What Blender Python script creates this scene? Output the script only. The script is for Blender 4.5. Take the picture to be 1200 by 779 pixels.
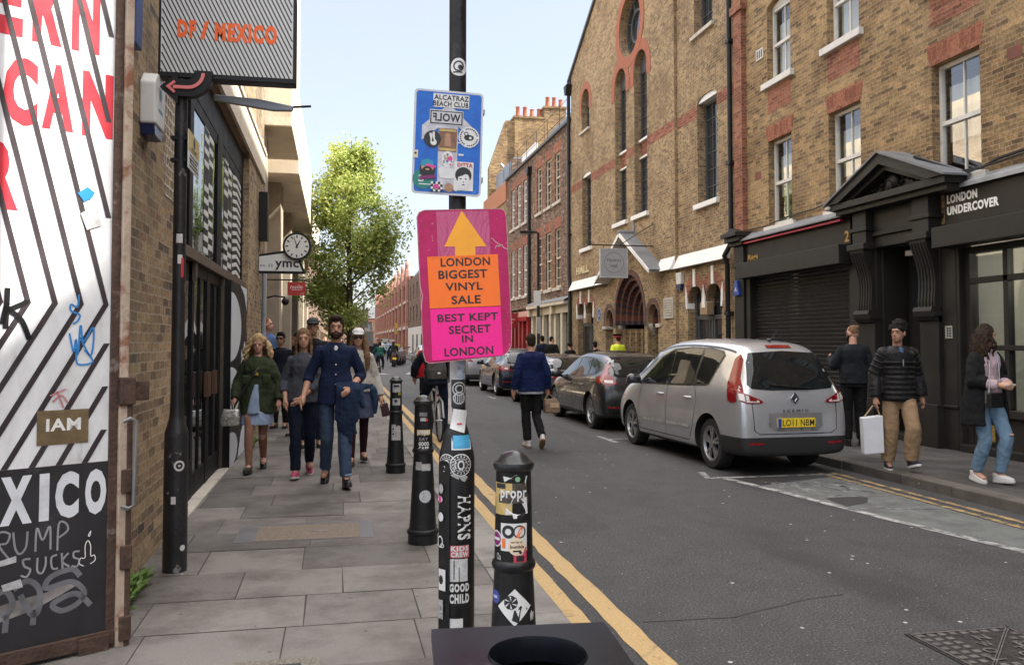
import bpy, bmesh, math, random
from mathutils import Vector, Matrix, geometry, noise
from mathutils.bvhtree import BVHTree
random.seed(7)
R_ = math.radians
sc = bpy.context.scene
for o in list(bpy.data.objects): bpy.data.objects.remove(o)
COL = sc.collection
# ---------------------------------------------------------------- camera, light, exposure
cd = bpy.data.cameras.new('camera'); cam = bpy.data.objects.new('camera', cd); COL.objects.link(cam)
cam.location = (0, 0, 1.62); cam.rotation_euler = (R_(92.2), 0, R_(-11.64))
cd.sensor_width = 36; cd.lens = 30; cd.shift_y = -0.02325; cd.clip_start = .05; cd.clip_end = 2000
sc.camera = cam
SUN_TO = Vector((0.96, -0.28, 0.0)).normalized()
SUN_EL = R_(47)
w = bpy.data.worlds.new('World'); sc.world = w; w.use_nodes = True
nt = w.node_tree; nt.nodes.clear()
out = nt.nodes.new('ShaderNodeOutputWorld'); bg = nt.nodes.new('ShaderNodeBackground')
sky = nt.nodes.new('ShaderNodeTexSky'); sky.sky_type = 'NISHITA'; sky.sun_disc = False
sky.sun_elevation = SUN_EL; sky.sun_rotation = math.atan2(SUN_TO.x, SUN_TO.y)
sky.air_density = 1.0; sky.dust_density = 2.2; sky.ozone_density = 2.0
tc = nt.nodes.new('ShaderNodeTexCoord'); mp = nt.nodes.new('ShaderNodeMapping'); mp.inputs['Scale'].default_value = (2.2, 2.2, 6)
nz = nt.nodes.new('ShaderNodeTexNoise'); nz.inputs['Scale'].default_value = 1.6; nz.inputs['Detail'].default_value = 7; nz.inputs['Roughness'].default_value = .58
cr = nt.nodes.new('ShaderNodeValToRGB'); cr.color_ramp.elements[0].position = .50; cr.color_ramp.elements[1].position = .78
cr.color_ramp.elements[0].color = (0.66, 0.66, 0.66, 1); cr.color_ramp.elements[1].color = (.8, .8, .8, 1)
mx = nt.nodes.new('ShaderNodeMix'); mx.data_type = 'RGBA'
nt.links.new(tc.outputs['Generated'], mp.inputs[0]); nt.links.new(mp.outputs[0], nz.inputs['Vector'])
nt.links.new(nz.outputs[0], cr.inputs[0])
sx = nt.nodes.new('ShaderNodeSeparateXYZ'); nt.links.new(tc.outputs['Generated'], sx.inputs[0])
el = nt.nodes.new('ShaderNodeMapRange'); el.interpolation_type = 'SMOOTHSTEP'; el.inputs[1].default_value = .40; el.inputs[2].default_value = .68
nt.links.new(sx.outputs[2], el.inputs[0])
cc = nt.nodes.new('ShaderNodeMix'); cc.data_type = 'RGBA'; cc.inputs[6].default_value = (1.80, 1.80, 1.93, 1); cc.inputs[7].default_value = (10.4, 9.9, 9.3, 1)  # far brighter cloud added overhead, above the view, to light the shaded street
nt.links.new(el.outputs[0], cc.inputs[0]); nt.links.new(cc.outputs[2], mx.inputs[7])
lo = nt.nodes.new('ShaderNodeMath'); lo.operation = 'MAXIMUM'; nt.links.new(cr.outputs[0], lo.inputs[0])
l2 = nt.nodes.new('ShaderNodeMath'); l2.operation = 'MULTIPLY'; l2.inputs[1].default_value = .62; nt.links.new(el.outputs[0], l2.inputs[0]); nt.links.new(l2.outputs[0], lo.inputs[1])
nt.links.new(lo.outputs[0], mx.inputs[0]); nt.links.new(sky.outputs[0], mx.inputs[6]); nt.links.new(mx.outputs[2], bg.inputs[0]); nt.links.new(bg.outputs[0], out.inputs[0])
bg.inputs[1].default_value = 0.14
sl = bpy.data.lights.new('sun', 'SUN'); sl.energy = 4.4; sl.angle = R_(.53); sl.color = (1, .95, .86)
so = bpy.data.objects.new('sun', sl); COL.objects.link(so)
D = Vector((SUN_TO.x*math.cos(SUN_EL), SUN_TO.y*math.cos(SUN_EL), math.sin(SUN_EL)))
so.rotation_euler = D.to_track_quat('Z', 'Y').to_euler(); so.location = D*60
sc.view_settings.view_transform = 'Standard'; sc.view_settings.look = 'None'
sc.view_settings.gamma = 1; sc.view_settings.exposure = 1.7; sc.view_settings.use_curve_mapping = False

# ---------------------------------------------------------------- materials
def nd(nt, typ, ins=None, **props):
    n = nt.nodes.new('ShaderNode'+typ)
    for k, v in props.items(): setattr(n, k, v)
    for k, v in (ins or {}).items():
        s = n.inputs[k]
        if hasattr(v, 'is_output') or isinstance(v, bpy.types.NodeSocket): nt.links.new(v, s)
        else: s.default_value = v
    return n
def mth(nt, op, a, b=0.0, c=None):
    n = nd(nt, 'Math', {0: a, 1: b}, operation=op)
    if c is not None:
        if isinstance(c, bpy.types.NodeSocket): nt.links.new(c, n.inputs[2])
        else: n.inputs[2].default_value = c
    return n.outputs[0]
def mixc(nt, f, a, b, blend='MIX'):
    n = nd(nt, 'Mix', {0: f, 6: a, 7: b}, data_type='RGBA', blend_type=blend)
    return n.outputs[2]
def ramp(nt, fac, stops, interp='LINEAR'):
    n = nd(nt, 'ValToRGB', {0: fac}); r = n.color_ramp; r.interpolation = interp
    while len(r.elements) < len(stops): r.elements.new(.5)
    for e, (p, c) in zip(r.elements, stops):
        e.position = p; e.color = (c, c, c, 1) if isinstance(c, (int, float)) else (*c, 1)
    return n.outputs[0]
def c4(c): return (c[0], c[1], c[2], 1)
def sc3(c, k): return tuple(min(1, x*k) for x in c)
MATS = {}
def newmat(name):
    m = bpy.data.materials.new(name); m.use_nodes = True; nt = m.node_tree
    b = nt.nodes['Principled BSDF']; MATS[name] = m
    return m, nt, b
def M(name, col, rough=.6, metal=0, spec=.5, var=.18, vs=6, bump=0, bs=40, dirt=None, ds=2.5, dt=(.55, .72), coat=0, emit=0, alpha=None):
    if name in MATS: return MATS[name]
    m, nt, b = newmat(name)
    t = nd(nt, 'TexCoord').outputs['Object']
    n1 = nd(nt, 'TexNoise', {'Vector': t, 'Scale': vs, 'Detail': 5, 'Roughness': .6}).outputs[0]
    f = ramp(nt, n1, [(.3, 0), (.7, 1)])
    c = mixc(nt, f, c4(sc3(col, 1-var)), c4(sc3(col, 1+var)))
    if dirt:
        n2 = nd(nt, 'TexNoise', {'Vector': t, 'Scale': ds, 'Detail': 8, 'Roughness': .65}).outputs[0]
        c = mixc(nt, ramp(nt, n2, [(dt[0], 0), (dt[1], 1)]), c, c4(dirt))
    nt.links.new(c, b.inputs['Base Color'])
    rr = nd(nt, 'MapRange', {0: n1, 1: .3, 2: .7, 3: max(0, rough-.08), 4: min(1, rough+.08)}).outputs[0]
    nt.links.new(rr, b.inputs['Roughness'])
    b.inputs['Metallic'].default_value = metal; b.inputs['Specular IOR Level'].default_value = spec
    if coat: b.inputs['Coat Weight'].default_value = coat; b.inputs['Coat Roughness'].default_value = .04
    if emit:
        b.inputs['Emission Color'].default_value = c4(col); b.inputs['Emission Strength'].default_value = emit
    if bump:
        nb = nd(nt, 'TexNoise', {'Vector': t, 'Scale': bs, 'Detail': 4}).outputs[0]
        bp = nd(nt, 'Bump', {'Strength': bump, 'Distance': .02, 'Height': nb})
        nt.links.new(bp.outputs[0], b.inputs['Normal'])
    return m
def brick(name, stops, mortar, bw=.205, bh=.067, jt=.011, big=.35, bump=.5, header=0.0, hcol=(.05, .035, .03), soot=None):
    """coursed brick from world position: every brick gets its own tint"""
    m, nt, b = newmat(name)
    g = nd(nt, 'NewGeometry'); p = nd(nt, 'SeparateXYZ', {0: g.outputs['Position']}); n = nd(nt, 'SeparateXYZ', {0: g.outputs['True Normal']})
    ax = mth(nt, 'GREATER_THAN', mth(nt, 'ABSOLUTE', n.outputs[0]), .6)
    u = nd(nt, 'Mix', {0: ax, 2: p.outputs[0], 3: p.outputs[1]}, data_type='FLOAT').outputs[0]
    wob = nd(nt, 'TexNoise', {'Vector': g.outputs['Position'], 'Scale': 13, 'Detail': 3}).outputs[0]
    u = mth(nt, 'ADD', u, mth(nt, 'MULTIPLY', mth(nt, 'SUBTRACT', wob, .5), .05))
    z = mth(nt, 'ADD', p.outputs[2], mth(nt, 'MULTIPLY', mth(nt, 'SUBTRACT', wob, .5), .026))
    v = mth(nt, 'DIVIDE', z, bh); row = mth(nt, 'FLOOR', v); vf = mth(nt, 'SUBTRACT', v, row)
    uu = mth(nt, 'ADD', mth(nt, 'DIVIDE', u, bw), mth(nt, 'MULTIPLY', mth(nt, 'MODULO', row, 2), .5))
    ci = mth(nt, 'FLOOR', uu); uf = mth(nt, 'SUBTRACT', uu, ci)
    cv = nd(nt, 'CombineXYZ', {0: ci, 1: row})
    wn = nd(nt, 'TexWhiteNoise', {0: cv.outputs[0]}, noise_dimensions='2D')
    col = ramp(nt, wn.outputs[0], stops)
    if header:
        hd = mth(nt, 'LESS_THAN', uf, .36)
        wn2 = nd(nt, 'TexWhiteNoise', {0: nd(nt, 'CombineXYZ', {0: row, 1: ci}).outputs[0]}, noise_dimensions='2D')
        hm = mth(nt, 'MULTIPLY', hd, mth(nt, 'LESS_THAN', wn2.outputs[0], header))
        col = mixc(nt, mth(nt, 'MULTIPLY', hm, .6), col, c4(hcol))
    nf = nd(nt, 'TexNoise', {'Vector': g.outputs['Position'], 'Scale': 26, 'Detail': 5, 'Roughness': .65}).outputs[0]
    col = mixc(nt, .62, col, ramp(nt, nf, [(.36, .24), (.60, 1)]), 'MULTIPLY')
    col = nd(nt, 'HueSaturation', {'Saturation': .90, 'Value': 1.0, 'Color': col}).outputs[0]
    nb = nd(nt, 'TexNoise', {'Vector': g.outputs['Position'], 'Scale': .9, 'Detail': 6, 'Roughness': .65}).outputs[0]
    col = mixc(nt, big, col, ramp(nt, nb, [(.36, (.42, .36, .32)), (.56, (1, 1, 1))]), 'MULTIPLY')
    if soot:
        ns = nd(nt, 'TexNoise', {'Vector': nd(nt, 'Mapping', {0: g.outputs['Position'], 3: (1, 1, .25)}).outputs[0], 'Scale': 1.1, 'Detail': 5}).outputs[0]
        col = mixc(nt, ramp(nt, ns, [(.56, 0), (.72, .75)]), col, c4(soot))
    ju = jt/bw; jv = jt/bh
    if header: hj = mth(nt, 'LESS_THAN', mth(nt, 'ABSOLUTE', mth(nt, 'SUBTRACT', uf, .36)), ju*.5)
    mm = mth(nt, 'MAXIMUM', mth(nt, 'LESS_THAN', uf, ju), mth(nt, 'LESS_THAN', vf, jv))
    if header: mm = mth(nt, 'MAXIMUM', mm, hj)
    mcol = mixc(nt, nf, c4(sc3(mortar, .75)), c4(sc3(mortar, 1.2)))
    col = mixc(nt, mth(nt, 'MULTIPLY', mm, .5), col, mcol)
    nt.links.new(col, b.inputs['Base Color']); b.inputs['Roughness'].default_value = .88; b.inputs['Specular IOR Level'].default_value = .25
    h = mth(nt, 'ADD', mth(nt, 'MULTIPLY', mth(nt, 'SUBTRACT', 1.0, mm), .6), mth(nt, 'MULTIPLY', nf, .5))
    h = mth(nt, 'ADD', h, mth(nt, 'MULTIPLY', wn.outputs[0], .35))
    nt.links.new(nd(nt, 'Bump', {'Strength': bump, 'Distance': .012, 'Height': h}).outputs[0], b.inputs['Normal'])
    return m
def glass_dark(name, col=(.02, .024, .028), rough=.02, wave=.15):
    m, nt, b = newmat(name)
    b.inputs['Base Color'].default_value = c4(col); b.inputs['Roughness'].default_value = rough; b.inputs['Specular IOR Level'].default_value = .9
    t = nd(nt, 'TexCoord').outputs['Object']
    nb = nd(nt, 'TexNoise', {'Vector': t, 'Scale': 2.2, 'Detail': 1}).outputs[0]
    nt.links.new(nd(nt, 'Bump', {'Strength': wave, 'Distance': .03, 'Height': nb}).outputs[0], b.inputs['Normal'])
    return m
def glass_thin(name, tint=(.9, .93, .92), refl=1.0):
    m, nt, b = newmat(name)
    o = nt.nodes['Material Output']
    tr = nd(nt, 'BsdfTransparent', {0: c4(tint)}); gl = nd(nt, 'BsdfGlossy', {0: (1, 1, 1, 1), 'Roughness': .01})
    fr = nd(nt, 'Fresnel', {0: 1.5}).outputs[0]
    f = mth(nt, 'MINIMUM', mth(nt, 'MULTIPLY', fr, 1.7*refl), 1.0)
    ms = nd(nt, 'MixShader', {0: f, 1: tr.outputs[0], 2: gl.outputs[0]})
    nt.links.new(ms.outputs[0], o.inputs[0])
    return m

# ---------------------------------------------------------------- mesh helpers
OFF = {}
def off_of(o):
    while o is not None:
        if o.name in OFF: return OFF[o.name]
        o = o.parent
    return Vector((0, 0, 0))
def tag(o, label=None, cat=None, group=None, kind=None):
    if label: o['label'] = label
    if cat: o['category'] = cat
    if group: o['group'] = group
    if kind: o['kind'] = kind
    return o
def thing(name, label, cat, loc=(0, 0, 0), rz=0, group=None):
    o = bpy.data.objects.new(name, None); COL.objects.link(o); o.empty_display_size = .2
    o.location = loc; o.rotation_euler = (0, 0, rz); OFF[o.name] = Vector(loc)
    return tag(o, label, cat, group)
def local_thing(*a, **k):
    o = thing(*a, **k); OFF[o.name] = Vector((0, 0, 0)); return o
def copy_tree(o, parent=None):
    c = o.copy(); COL.objects.link(c); c.parent = parent
    OFF[c.name] = OFF.get(o.name, Vector((0, 0, 0)))
    for ch in list(o.children): copy_tree(ch, c)
    return c
ID = lambda u, v, w: (u, v, w)
def fr(o, U, N):
    """frame on a wall: u along it, v up, w out of it"""
    o = Vector(o); U = Vector(U).normalized(); N = Vector(N).normalized(); Z = Vector((0, 0, 1))
    return lambda u, v, w=0.0: tuple(o+U*u+Z*v+N*w)
_T = {}
def text_mesh(s, bold=0.0, depth=0.0, align='LEFT', sp=1.0, lsp=1.0):
    k = (s, bold, depth, align, sp, lsp)
    if k in _T: return _T[k]
    c = bpy.data.curves.new('t', 'FONT'); c.body = s; c.size = 1; c.offset = bold; c.extrude = depth; c.resolution_u = 3
    c.align_x = align; c.space_character = sp; c.space_line = lsp
    o = bpy.data.objects.new('t', c); COL.objects.link(o)
    dg = bpy.context.evaluated_depsgraph_get(); me = o.evaluated_get(dg).to_mesh()
    vs = [tuple(v.co) for v in me.vertices]; fs = [tuple(p.vertices) for p in me.polygons]
    bpy.data.objects.remove(o); bpy.data.curves.remove(c)
    x0 = min(v[0] for v in vs); x1 = max(v[0] for v in vs); y0 = min(v[1] for v in vs); y1 = max(v[1] for v in vs)
    _T[k] = ([((v[0]-x0)/max(1e-6, x1-x0), (v[1]-y0)/max(1e-6, y1-y0), v[2]) for v in vs], fs, (x1-x0)/(y1-y0))
    return _T[k]
class MB:
    def __init__(s, tf=ID): s.v = []; s.f = []; s.m = []; s.tf = tf
    def add(s, vs, fs, mi=0):
        b = len(s.v); s.v += [s.tf(*p) for p in vs]
        for f in fs: s.f.append(tuple(b+i for i in f)); s.m.append(mi)
        return s
    def box(s, a, b, mi=0):
        (x0, y0, z0), (x1, y1, z1) = a, b
        return s.add([(x0,y0,z0),(x1,y0,z0),(x1,y1,z0),(x0,y1,z0),(x0,y0,z1),(x1,y0,z1),(x1,y1,z1),(x0,y1,z1)],
            [(0,3,2,1),(4,5,6,7),(0,1,5,4),(1,2,6,5),(2,3,7,6),(3,0,4,7)], mi)
    def quad(s, *p, mi=0): return s.add(p, [tuple(range(len(p)))], mi)
    def prism(s, poly, w0, w1, mi=0):
        n = len(poly); t = geometry.tessellate_polygon([[Vector((p[0], p[1], 0)) for p in poly]])
        vs = [(p[0], p[1], w0) for p in poly]+[(p[0], p[1], w1) for p in poly]
        fs = [tuple(x) for x in t]+[tuple(i+n for i in x) for x in t]+[(i, (i+1) % n, (i+1) % n+n, i+n) for i in range(n)]
        return s.add(vs, fs, mi)
    def sheet(s, outer, holes=(), w=0.0, reveal=0.0, mi=0, rmi=None):
        loops = [outer]+list(holes)
        t = geometry.tessellate_polygon([[Vector((p[0], p[1], 0)) for p in l] for l in loops])
        s.add([(p[0], p[1], w) for l in loops for p in l], [tuple(x) for x in t], mi)
        if reveal:
            for l in holes:
                n = len(l); s.add([(p[0], p[1], w) for p in l]+[(p[0], p[1], w-reveal) for p in l], [(i, (i+1) % n, (i+1) % n+n, i+n) for i in range(n)], mi if rmi is None else rmi)
        return s
    def rect(s, u0, v0, u1, v1, w, nu=1, nv=1, mi=0):
        vs = [(u0+(u1-u0)*i/nu, v0+(v1-v0)*j/nv, w) for j in range(nv+1) for i in range(nu+1)]
        return s.add(vs, [(j*(nu+1)+i, j*(nu+1)+i+1, (j+1)*(nu+1)+i+1, (j+1)*(nu+1)+i) for j in range(nv) for i in range(nu)], mi)
    def disc(s, u, v, r, w, n=24, rings=1, r0=0.0, mi=0, ry=None):
        ry = r if ry is None else ry; k = ry/r; vs = []; fs = []
        for j in range(rings+1):
            q = r0+(r-r0)*j/rings
            vs += [(u+q*math.cos(2*math.pi*i/n), v+q*k*math.sin(2*math.pi*i/n), w) for i in range(n)]
        for j in range(rings):
            for i in range(n): fs.append((j*n+i, j*n+(i+1) % n, (j+1)*n+(i+1) % n, (j+1)*n+i))
        return s.add(vs, fs, mi)
    def text(s, t, u0, v0, u1, v1, w, bold=0.0, depth=0.0, mi=0, flip=False, rot=False, shear=0.0, align='CENTER', sp=1.0, lsp=1.0):
        vs, fs, _ = text_mesh(t, bold, depth, align, max(sp, 1+max(0, bold-.008)*4.2), lsp); q = []
        for x, y, z in vs:
            if flip: x = 1-x
            if rot: x, y = y, 1-x
            q.append((u0+(u1-u0)*x+shear*(x-.5), v0+(v1-v0)*y, w+z))
        return s.add(q, fs, mi)
    def tube(s, pts, r, n=8, mi=0, cap=True, ell=None):
        """tube along a path; r is a number or one per point, ell=(a,b) or one per point scales the section"""
        P = [Vector(p) for p in pts]; k = len(P); rs = r if hasattr(r, '__len__') else [r]*k; vs = []; fs = []
        up = None
        for i, p in enumerate(P):
            d = (P[min(i+1, k-1)]-P[max(i-1, 0)]).normalized()
            if up is None:
                a = Vector((0, 0, 1)) if abs(d.z) < .9 else Vector((1, 0, 0)); sd = d.cross(a).normalized()
            else: sd = (up-d*up.dot(d)).normalized()
            up = sd; q = d.cross(sd)
            for j in range(n):
                t = 2*math.pi*j/n; vs.append(tuple(p+(sd*math.cos(t)+q*math.sin(t))*rs[i]))
        for i in range(k-1):
            for j in range(n): fs.append((i*n+j, i*n+(j+1) % n, (i+1)*n+(j+1) % n, (i+1)*n+j))
        if cap: fs += [tuple(range(n))[::-1], tuple((k-1)*n+j for j in range(n))]
        return s.add(vs, fs, mi)
    def lathe(s, prof, c=(0, 0, 0), n=24, mi=0, axis='z', cap=True):
        vs = []; fs = []; k = len(prof)
        for r, z in prof:
            for j in range(n):
                t = 2*math.pi*j/n; a, b = r*math.cos(t), r*math.sin(t)
                vs.append((c[0]+a, c[1]+b, c[2]+z) if axis == 'z' else (c[0]+z, c[1]+a, c[2]+b) if axis == 'x' else (c[0]+a, c[1]+z, c[2]+b))
        for i in range(k-1):
            for j in range(n): fs.append((i*n+j, i*n+(j+1) % n, (i+1)*n+(j+1) % n, (i+1)*n+j))
        if cap: fs += [tuple(range(n))[::-1], tuple((k-1)*n+j for j in range(n))]
        return s.add(vs, fs, mi)
    def ell(s, c, r, n=12, m=8, mi=0, rot=None):
        vs = []; fs = []; c = Vector(c)
        for i in range(m+1):
            p = math.pi*i/m
            for j in range(n):
                t = 2*math.pi*j/n; q = Vector((r[0]*math.sin(p)*math.cos(t), r[1]*math.sin(p)*math.sin(t), r[2]*math.cos(p)))
                if rot is not None: q = rot @ q
                vs.append(tuple(c+q))
        for i in range(m):
            for j in range(n): fs.append((i*n+j, i*n+(j+1) % n, (i+1)*n+(j+1) % n, (i+1)*n+j))
        return s.add(vs, fs, mi)
    def loft(s, rings, n=20, mi=0, a0=0.0, a1=360.0, th=0.0, sup=2.0):
        """rings: (x, y, z, rx, ry); closed sections, or a thick open shell from angle a0 to a1 (0 = +x, 90 = +y)"""
        full = a1-a0 >= 359.9; vs = []; fs = []; k = len(rings); m = n if full else n+1
        def ring(x, y, z, rx, ry):
            o = []
            for j in range(m):
                t = R_(a0+(a1-a0)*j/n); c, q = math.cos(t), math.sin(t)
                o.append((x+rx*math.copysign(abs(c)**(2/sup), c), y+ry*math.copysign(abs(q)**(2/sup), q), z))
            return o
        for r in rings: vs += ring(*r)
        st = n if full else n
        for i in range(k-1):
            for j in range(st): fs.append((i*m+j, i*m+(j+1) % m, (i+1)*m+(j+1) % m, (i+1)*m+j))
        if full and not th: fs += [tuple(range(m))[::-1], tuple((k-1)*m+j for j in range(m))]
        if th:
            b = len(vs)
            for x, y, z, rx, ry in rings: vs += ring(x, y, z, max(.003, rx-th), max(.003, ry-th))
            for i in range(k-1):
                for j in range(st): fs.append((b+i*m+j, b+(i+1)*m+j, b+(i+1)*m+(j+1) % m, b+i*m+(j+1) % m))
            for j in range(st):
                fs.append((j, b+j, b+(j+1) % m, (j+1) % m)); e = (k-1)*m
                fs.append((e+j, e+(j+1) % m, b+e+(j+1) % m, b+e+j))
            if not full:
                for i in range(k-1):
                    fs.append((i*m, (i+1)*m, b+(i+1)*m, b+i*m)); fs.append((i*m+n, b+i*m+n, b+(i+1)*m+n, (i+1)*m+n))
        return s.add(vs, fs, mi)
    def split_build(s, name, mats, parent, smooth, bevel, tol):
        tol = .006 if tol is True else tol; par = list(range(len(s.v)))
        def find(a):
            while par[a] != a: par[a] = par[par[a]]; a = par[a]
            return a
        for f in s.f:
            for i in f[1:]: par[find(i)] = find(f[0])
        comp = {}
        for i, f in enumerate(s.f): comp.setdefault(find(f[0]), []).append(i)
        C_ = []
        for fl in comp.values():
            vs = [s.v[i] for k in fl for i in s.f[k]]; C_.append([[min(p[a] for p in vs)-tol for a in range(3)], [max(p[a] for p in vs)+tol for a in range(3)], fl])
        go = True
        while go:
            go = False
            for i in range(len(C_)):
                for j in range(len(C_)-1, i, -1):
                    if all(C_[i][0][a] <= C_[j][1][a] and C_[j][0][a] <= C_[i][1][a] for a in range(3)):
                        C_[i] = [[min(C_[i][0][a], C_[j][0][a]) for a in range(3)], [max(C_[i][1][a], C_[j][1][a]) for a in range(3)], C_[i][2]+C_[j][2]]; del C_[j]; go = True
        out_ = None
        for _, _, fl in C_:
            g = MB(); ix = {}
            for k in fl:
                for i in s.f[k]:
                    if i not in ix: ix[i] = len(g.v); g.v.append(s.v[i])
                g.f.append(tuple(ix[i] for i in s.f[k])); g.m.append(s.m[k])
            out_ = g.build(name, mats, parent, smooth, bevel)
        return out_
    def build(s, name, mats, parent=None, smooth=None, bevel=0, weld=False, recalc=True, seg=2, split=False):
        if split: return s.split_build(name, mats, parent, smooth, bevel, split)
        if not isinstance(mats, (list, tuple)): mats = [mats]
        off = off_of(parent)
        me = bpy.data.meshes.new(name); me.from_pydata([tuple(Vector(p)-off) for p in s.v], [], s.f)
        for m in mats: me.materials.append(m)
        me.polygons.foreach_set('material_index', s.m)
        if weld or recalc:
            bm = bmesh.new(); bm.from_mesh(me)
            if weld: bmesh.ops.remove_doubles(bm, verts=bm.verts, dist=1e-4)
            if recalc: bmesh.ops.recalc_face_normals(bm, faces=bm.faces)
            bm.to_mesh(me); bm.free()
        me.update()
        if smooth is not None:
            me.shade_smooth(); me.set_sharp_from_angle(angle=R_(smooth))
        o = bpy.data.objects.new(name, me); COL.objects.link(o); o.parent = parent
        if bevel:
            b = o.modifiers.new('bevel', 'BEVEL'); b.width = bevel; b.segments = seg; b.limit_method = 'ANGLE'; b.angle_limit = R_(40)
        return o
def struct(o): o['kind'] = 'structure'; return o
def arc(cu, cv, r, a0, a1, n, ry=None):
    ry = r if ry is None else ry
    return [(cu+r*math.cos(R_(a0+(a1-a0)*i/n)), cv+ry*math.sin(R_(a0+(a1-a0)*i/n))) for i in range(n+1)]
def rc(u0, v0, u1, v1): return [(u0, v0), (u1, v0), (u1, v1), (u0, v1)]
def arch(u0, u1, v0, vs, rise=None, n=14):
    c = (u0+u1)/2; r = (u1-u0)/2
    return [(u0, v0), (u1, v0)]+arc(c, vs, r, 0, 180, n, rise if rise else r)
def rrect(u0, v0, u1, v1, r, n=5):
    return arc(u1-r, v0+r, r, -90, 0, n)+arc(u1-r, v1-r, r, 0, 90, n)+arc(u0+r, v1-r, r, 90, 180, n)+arc(u0+r, v0+r, r, 180, 270, n)
# ================================================================ palette
BLK = M('black paint', (.012, .012, .013), .45, spec=.3, var=.3, vs=4, bump=.12, bs=60)
SHOPBLK = M('shop black paint', (.020, .018, .016), .5, spec=.3, var=.2, vs=3, bump=.06, bs=30)
WHITE = M('white paint', (.74, .73, .70), .5, var=.06, vs=9, dirt=(.45, .42, .38), ds=5, dt=(.6, .8))
CREAMP = M('cream paint', (.55, .48, .36), .55, var=.08, dirt=(.3, .26, .2))
STONE = M('portland stone', (.46, .42, .36), .8, var=.15, bump=.25, bs=30, dirt=(.22, .2, .17))
LEAD = M('lead', (.16, .165, .175), .55, var=.25, vs=5, bump=.2, bs=12)
REDBR = brick('red brick', [(0, (.20, .055, .03)), (.5, (.32, .09, .045)), (1, (.38, .13, .07))], (.34, .26, .19), bump=.4)
PANE = glass_dark('window glass')
SLATE = M('slate', (.07, .072, .08), .6, var=.25, vs=10, bump=.3, bs=30)
GREYMETAL = M('grey metal', (.30, .31, .33), .4, metal=.6, var=.15)
DARKROOM = M('dark interior', (.012, .012, .013), .9)
# ================================================================ setting
def asphalt():
    m, nt, b = newmat('asphalt'); g = nd(nt, 'NewGeometry').outputs['Position']
    a = nd(nt, 'TexNoise', {'Vector': g, 'Scale': 75, 'Detail': 4, 'Roughness': .7}).outputs[0]
    big = nd(nt, 'TexNoise', {'Vector': nd(nt, 'Mapping', {0: g, 3: (1, .35, 1)}).outputs[0], 'Scale': .8, 'Detail': 6, 'Roughness': .6}).outputs[0]
    mid = nd(nt, 'TexNoise', {'Vector': g, 'Scale': 3.5, 'Detail': 6, 'Roughness': .7}).outputs[0]
    c = ramp(nt, a, [(.32, (.022, .021, .023)), (.52, (.062, .060, .062)), (.64, (.16, .155, .15))])
    c = mixc(nt, .75, c, ramp(nt, big, [(.36, (.45, .45, .47)), (.5, (.85, .85, .85)), (.66, (1.0, .98, .96))]), 'MULTIPLY')
    c = mixc(nt, .35, c, ramp(nt, mid, [(.38, (.5, .5, .5)), (.6, (1, 1, 1))]), 'MULTIPLY')
    v = nd(nt, 'TexVoronoi', {'Vector': g, 'Scale': 26, 'Randomness': 1.0}, feature='F1')
    spk = mth(nt, 'LESS_THAN', v.outputs['Distance'], .10)
    wn = nd(nt, 'TexWhiteNoise', {0: v.outputs['Position']}).outputs[0]
    c = mixc(nt, mth(nt, 'MULTIPLY', spk, mth(nt, 'GREATER_THAN', wn, .80)), c, (.42, .40, .36, 1))
    v2 = nd(nt, 'TexVoronoi', {'Vector': g, 'Scale': 5.5, 'Randomness': 1.0}, feature='F1')
    spk2 = mth(nt, 'LESS_THAN', v2.outputs['Distance'], .075)
    wn2 = nd(nt, 'TexWhiteNoise', {0: v2.outputs['Position']}).outputs[0]
    c = mixc(nt, mth(nt, 'MULTIPLY', spk2, mth(nt, 'GREATER_THAN', wn2, .6)), c, (.46, .44, .41, 1))
    nt.links.new(c, b.inputs['Base Color'])
    nt.links.new(ramp(nt, big, [(.35, .62), (.65, .85)]), b.inputs['Roughness']); b.inputs['Specular IOR Level'].default_value = .35
    nt.links.new(nd(nt, 'Bump', {'Strength': .55, 'Distance': .01, 'Height': a}).outputs[0], b.inputs['Normal'])
    return m
ASPH = asphalt()
def paint_worn(name, col, lo=.46, hi=.6, sc_=7, under=(.06, .058, .06)):
    m, nt, b = newmat(name); g = nd(nt, 'NewGeometry').outputs['Position']
    n1 = nd(nt, 'TexNoise', {'Vector': g, 'Scale': sc_, 'Detail': 9, 'Roughness': .72}).outputs[0]
    n2 = nd(nt, 'TexNoise', {'Vector': g, 'Scale': 70, 'Detail': 3, 'Roughness': .7}).outputs[0]
    c = mixc(nt, ramp(nt, n2, [(.35, 0), (.7, 1)]), c4(sc3(col, .72)), c4(col))
    c = mixc(nt, ramp(nt, n1, [(lo, 0), (hi, 1)]), c4(under), c)
    nt.links.new(c, b.inputs['Base Color']); b.inputs['Roughness'].default_value = .75
    nt.links.new(nd(nt, 'Bump', {'Strength': .3, 'Distance': .01, 'Height': n2}).outputs[0], b.inputs['Normal'])
    return m
YEL = paint_worn('yellow line paint', (.50, .34, .15), .30, .42)
YELW = paint_worn('worn yellow line paint', (.46, .31, .13), .40, .58)
WHL = paint_worn('white line paint', (.46, .455, .44), .40, .58)
WHLW = paint_worn('worn white line paint', (.34, .34, .33), .44, .62)
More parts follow.
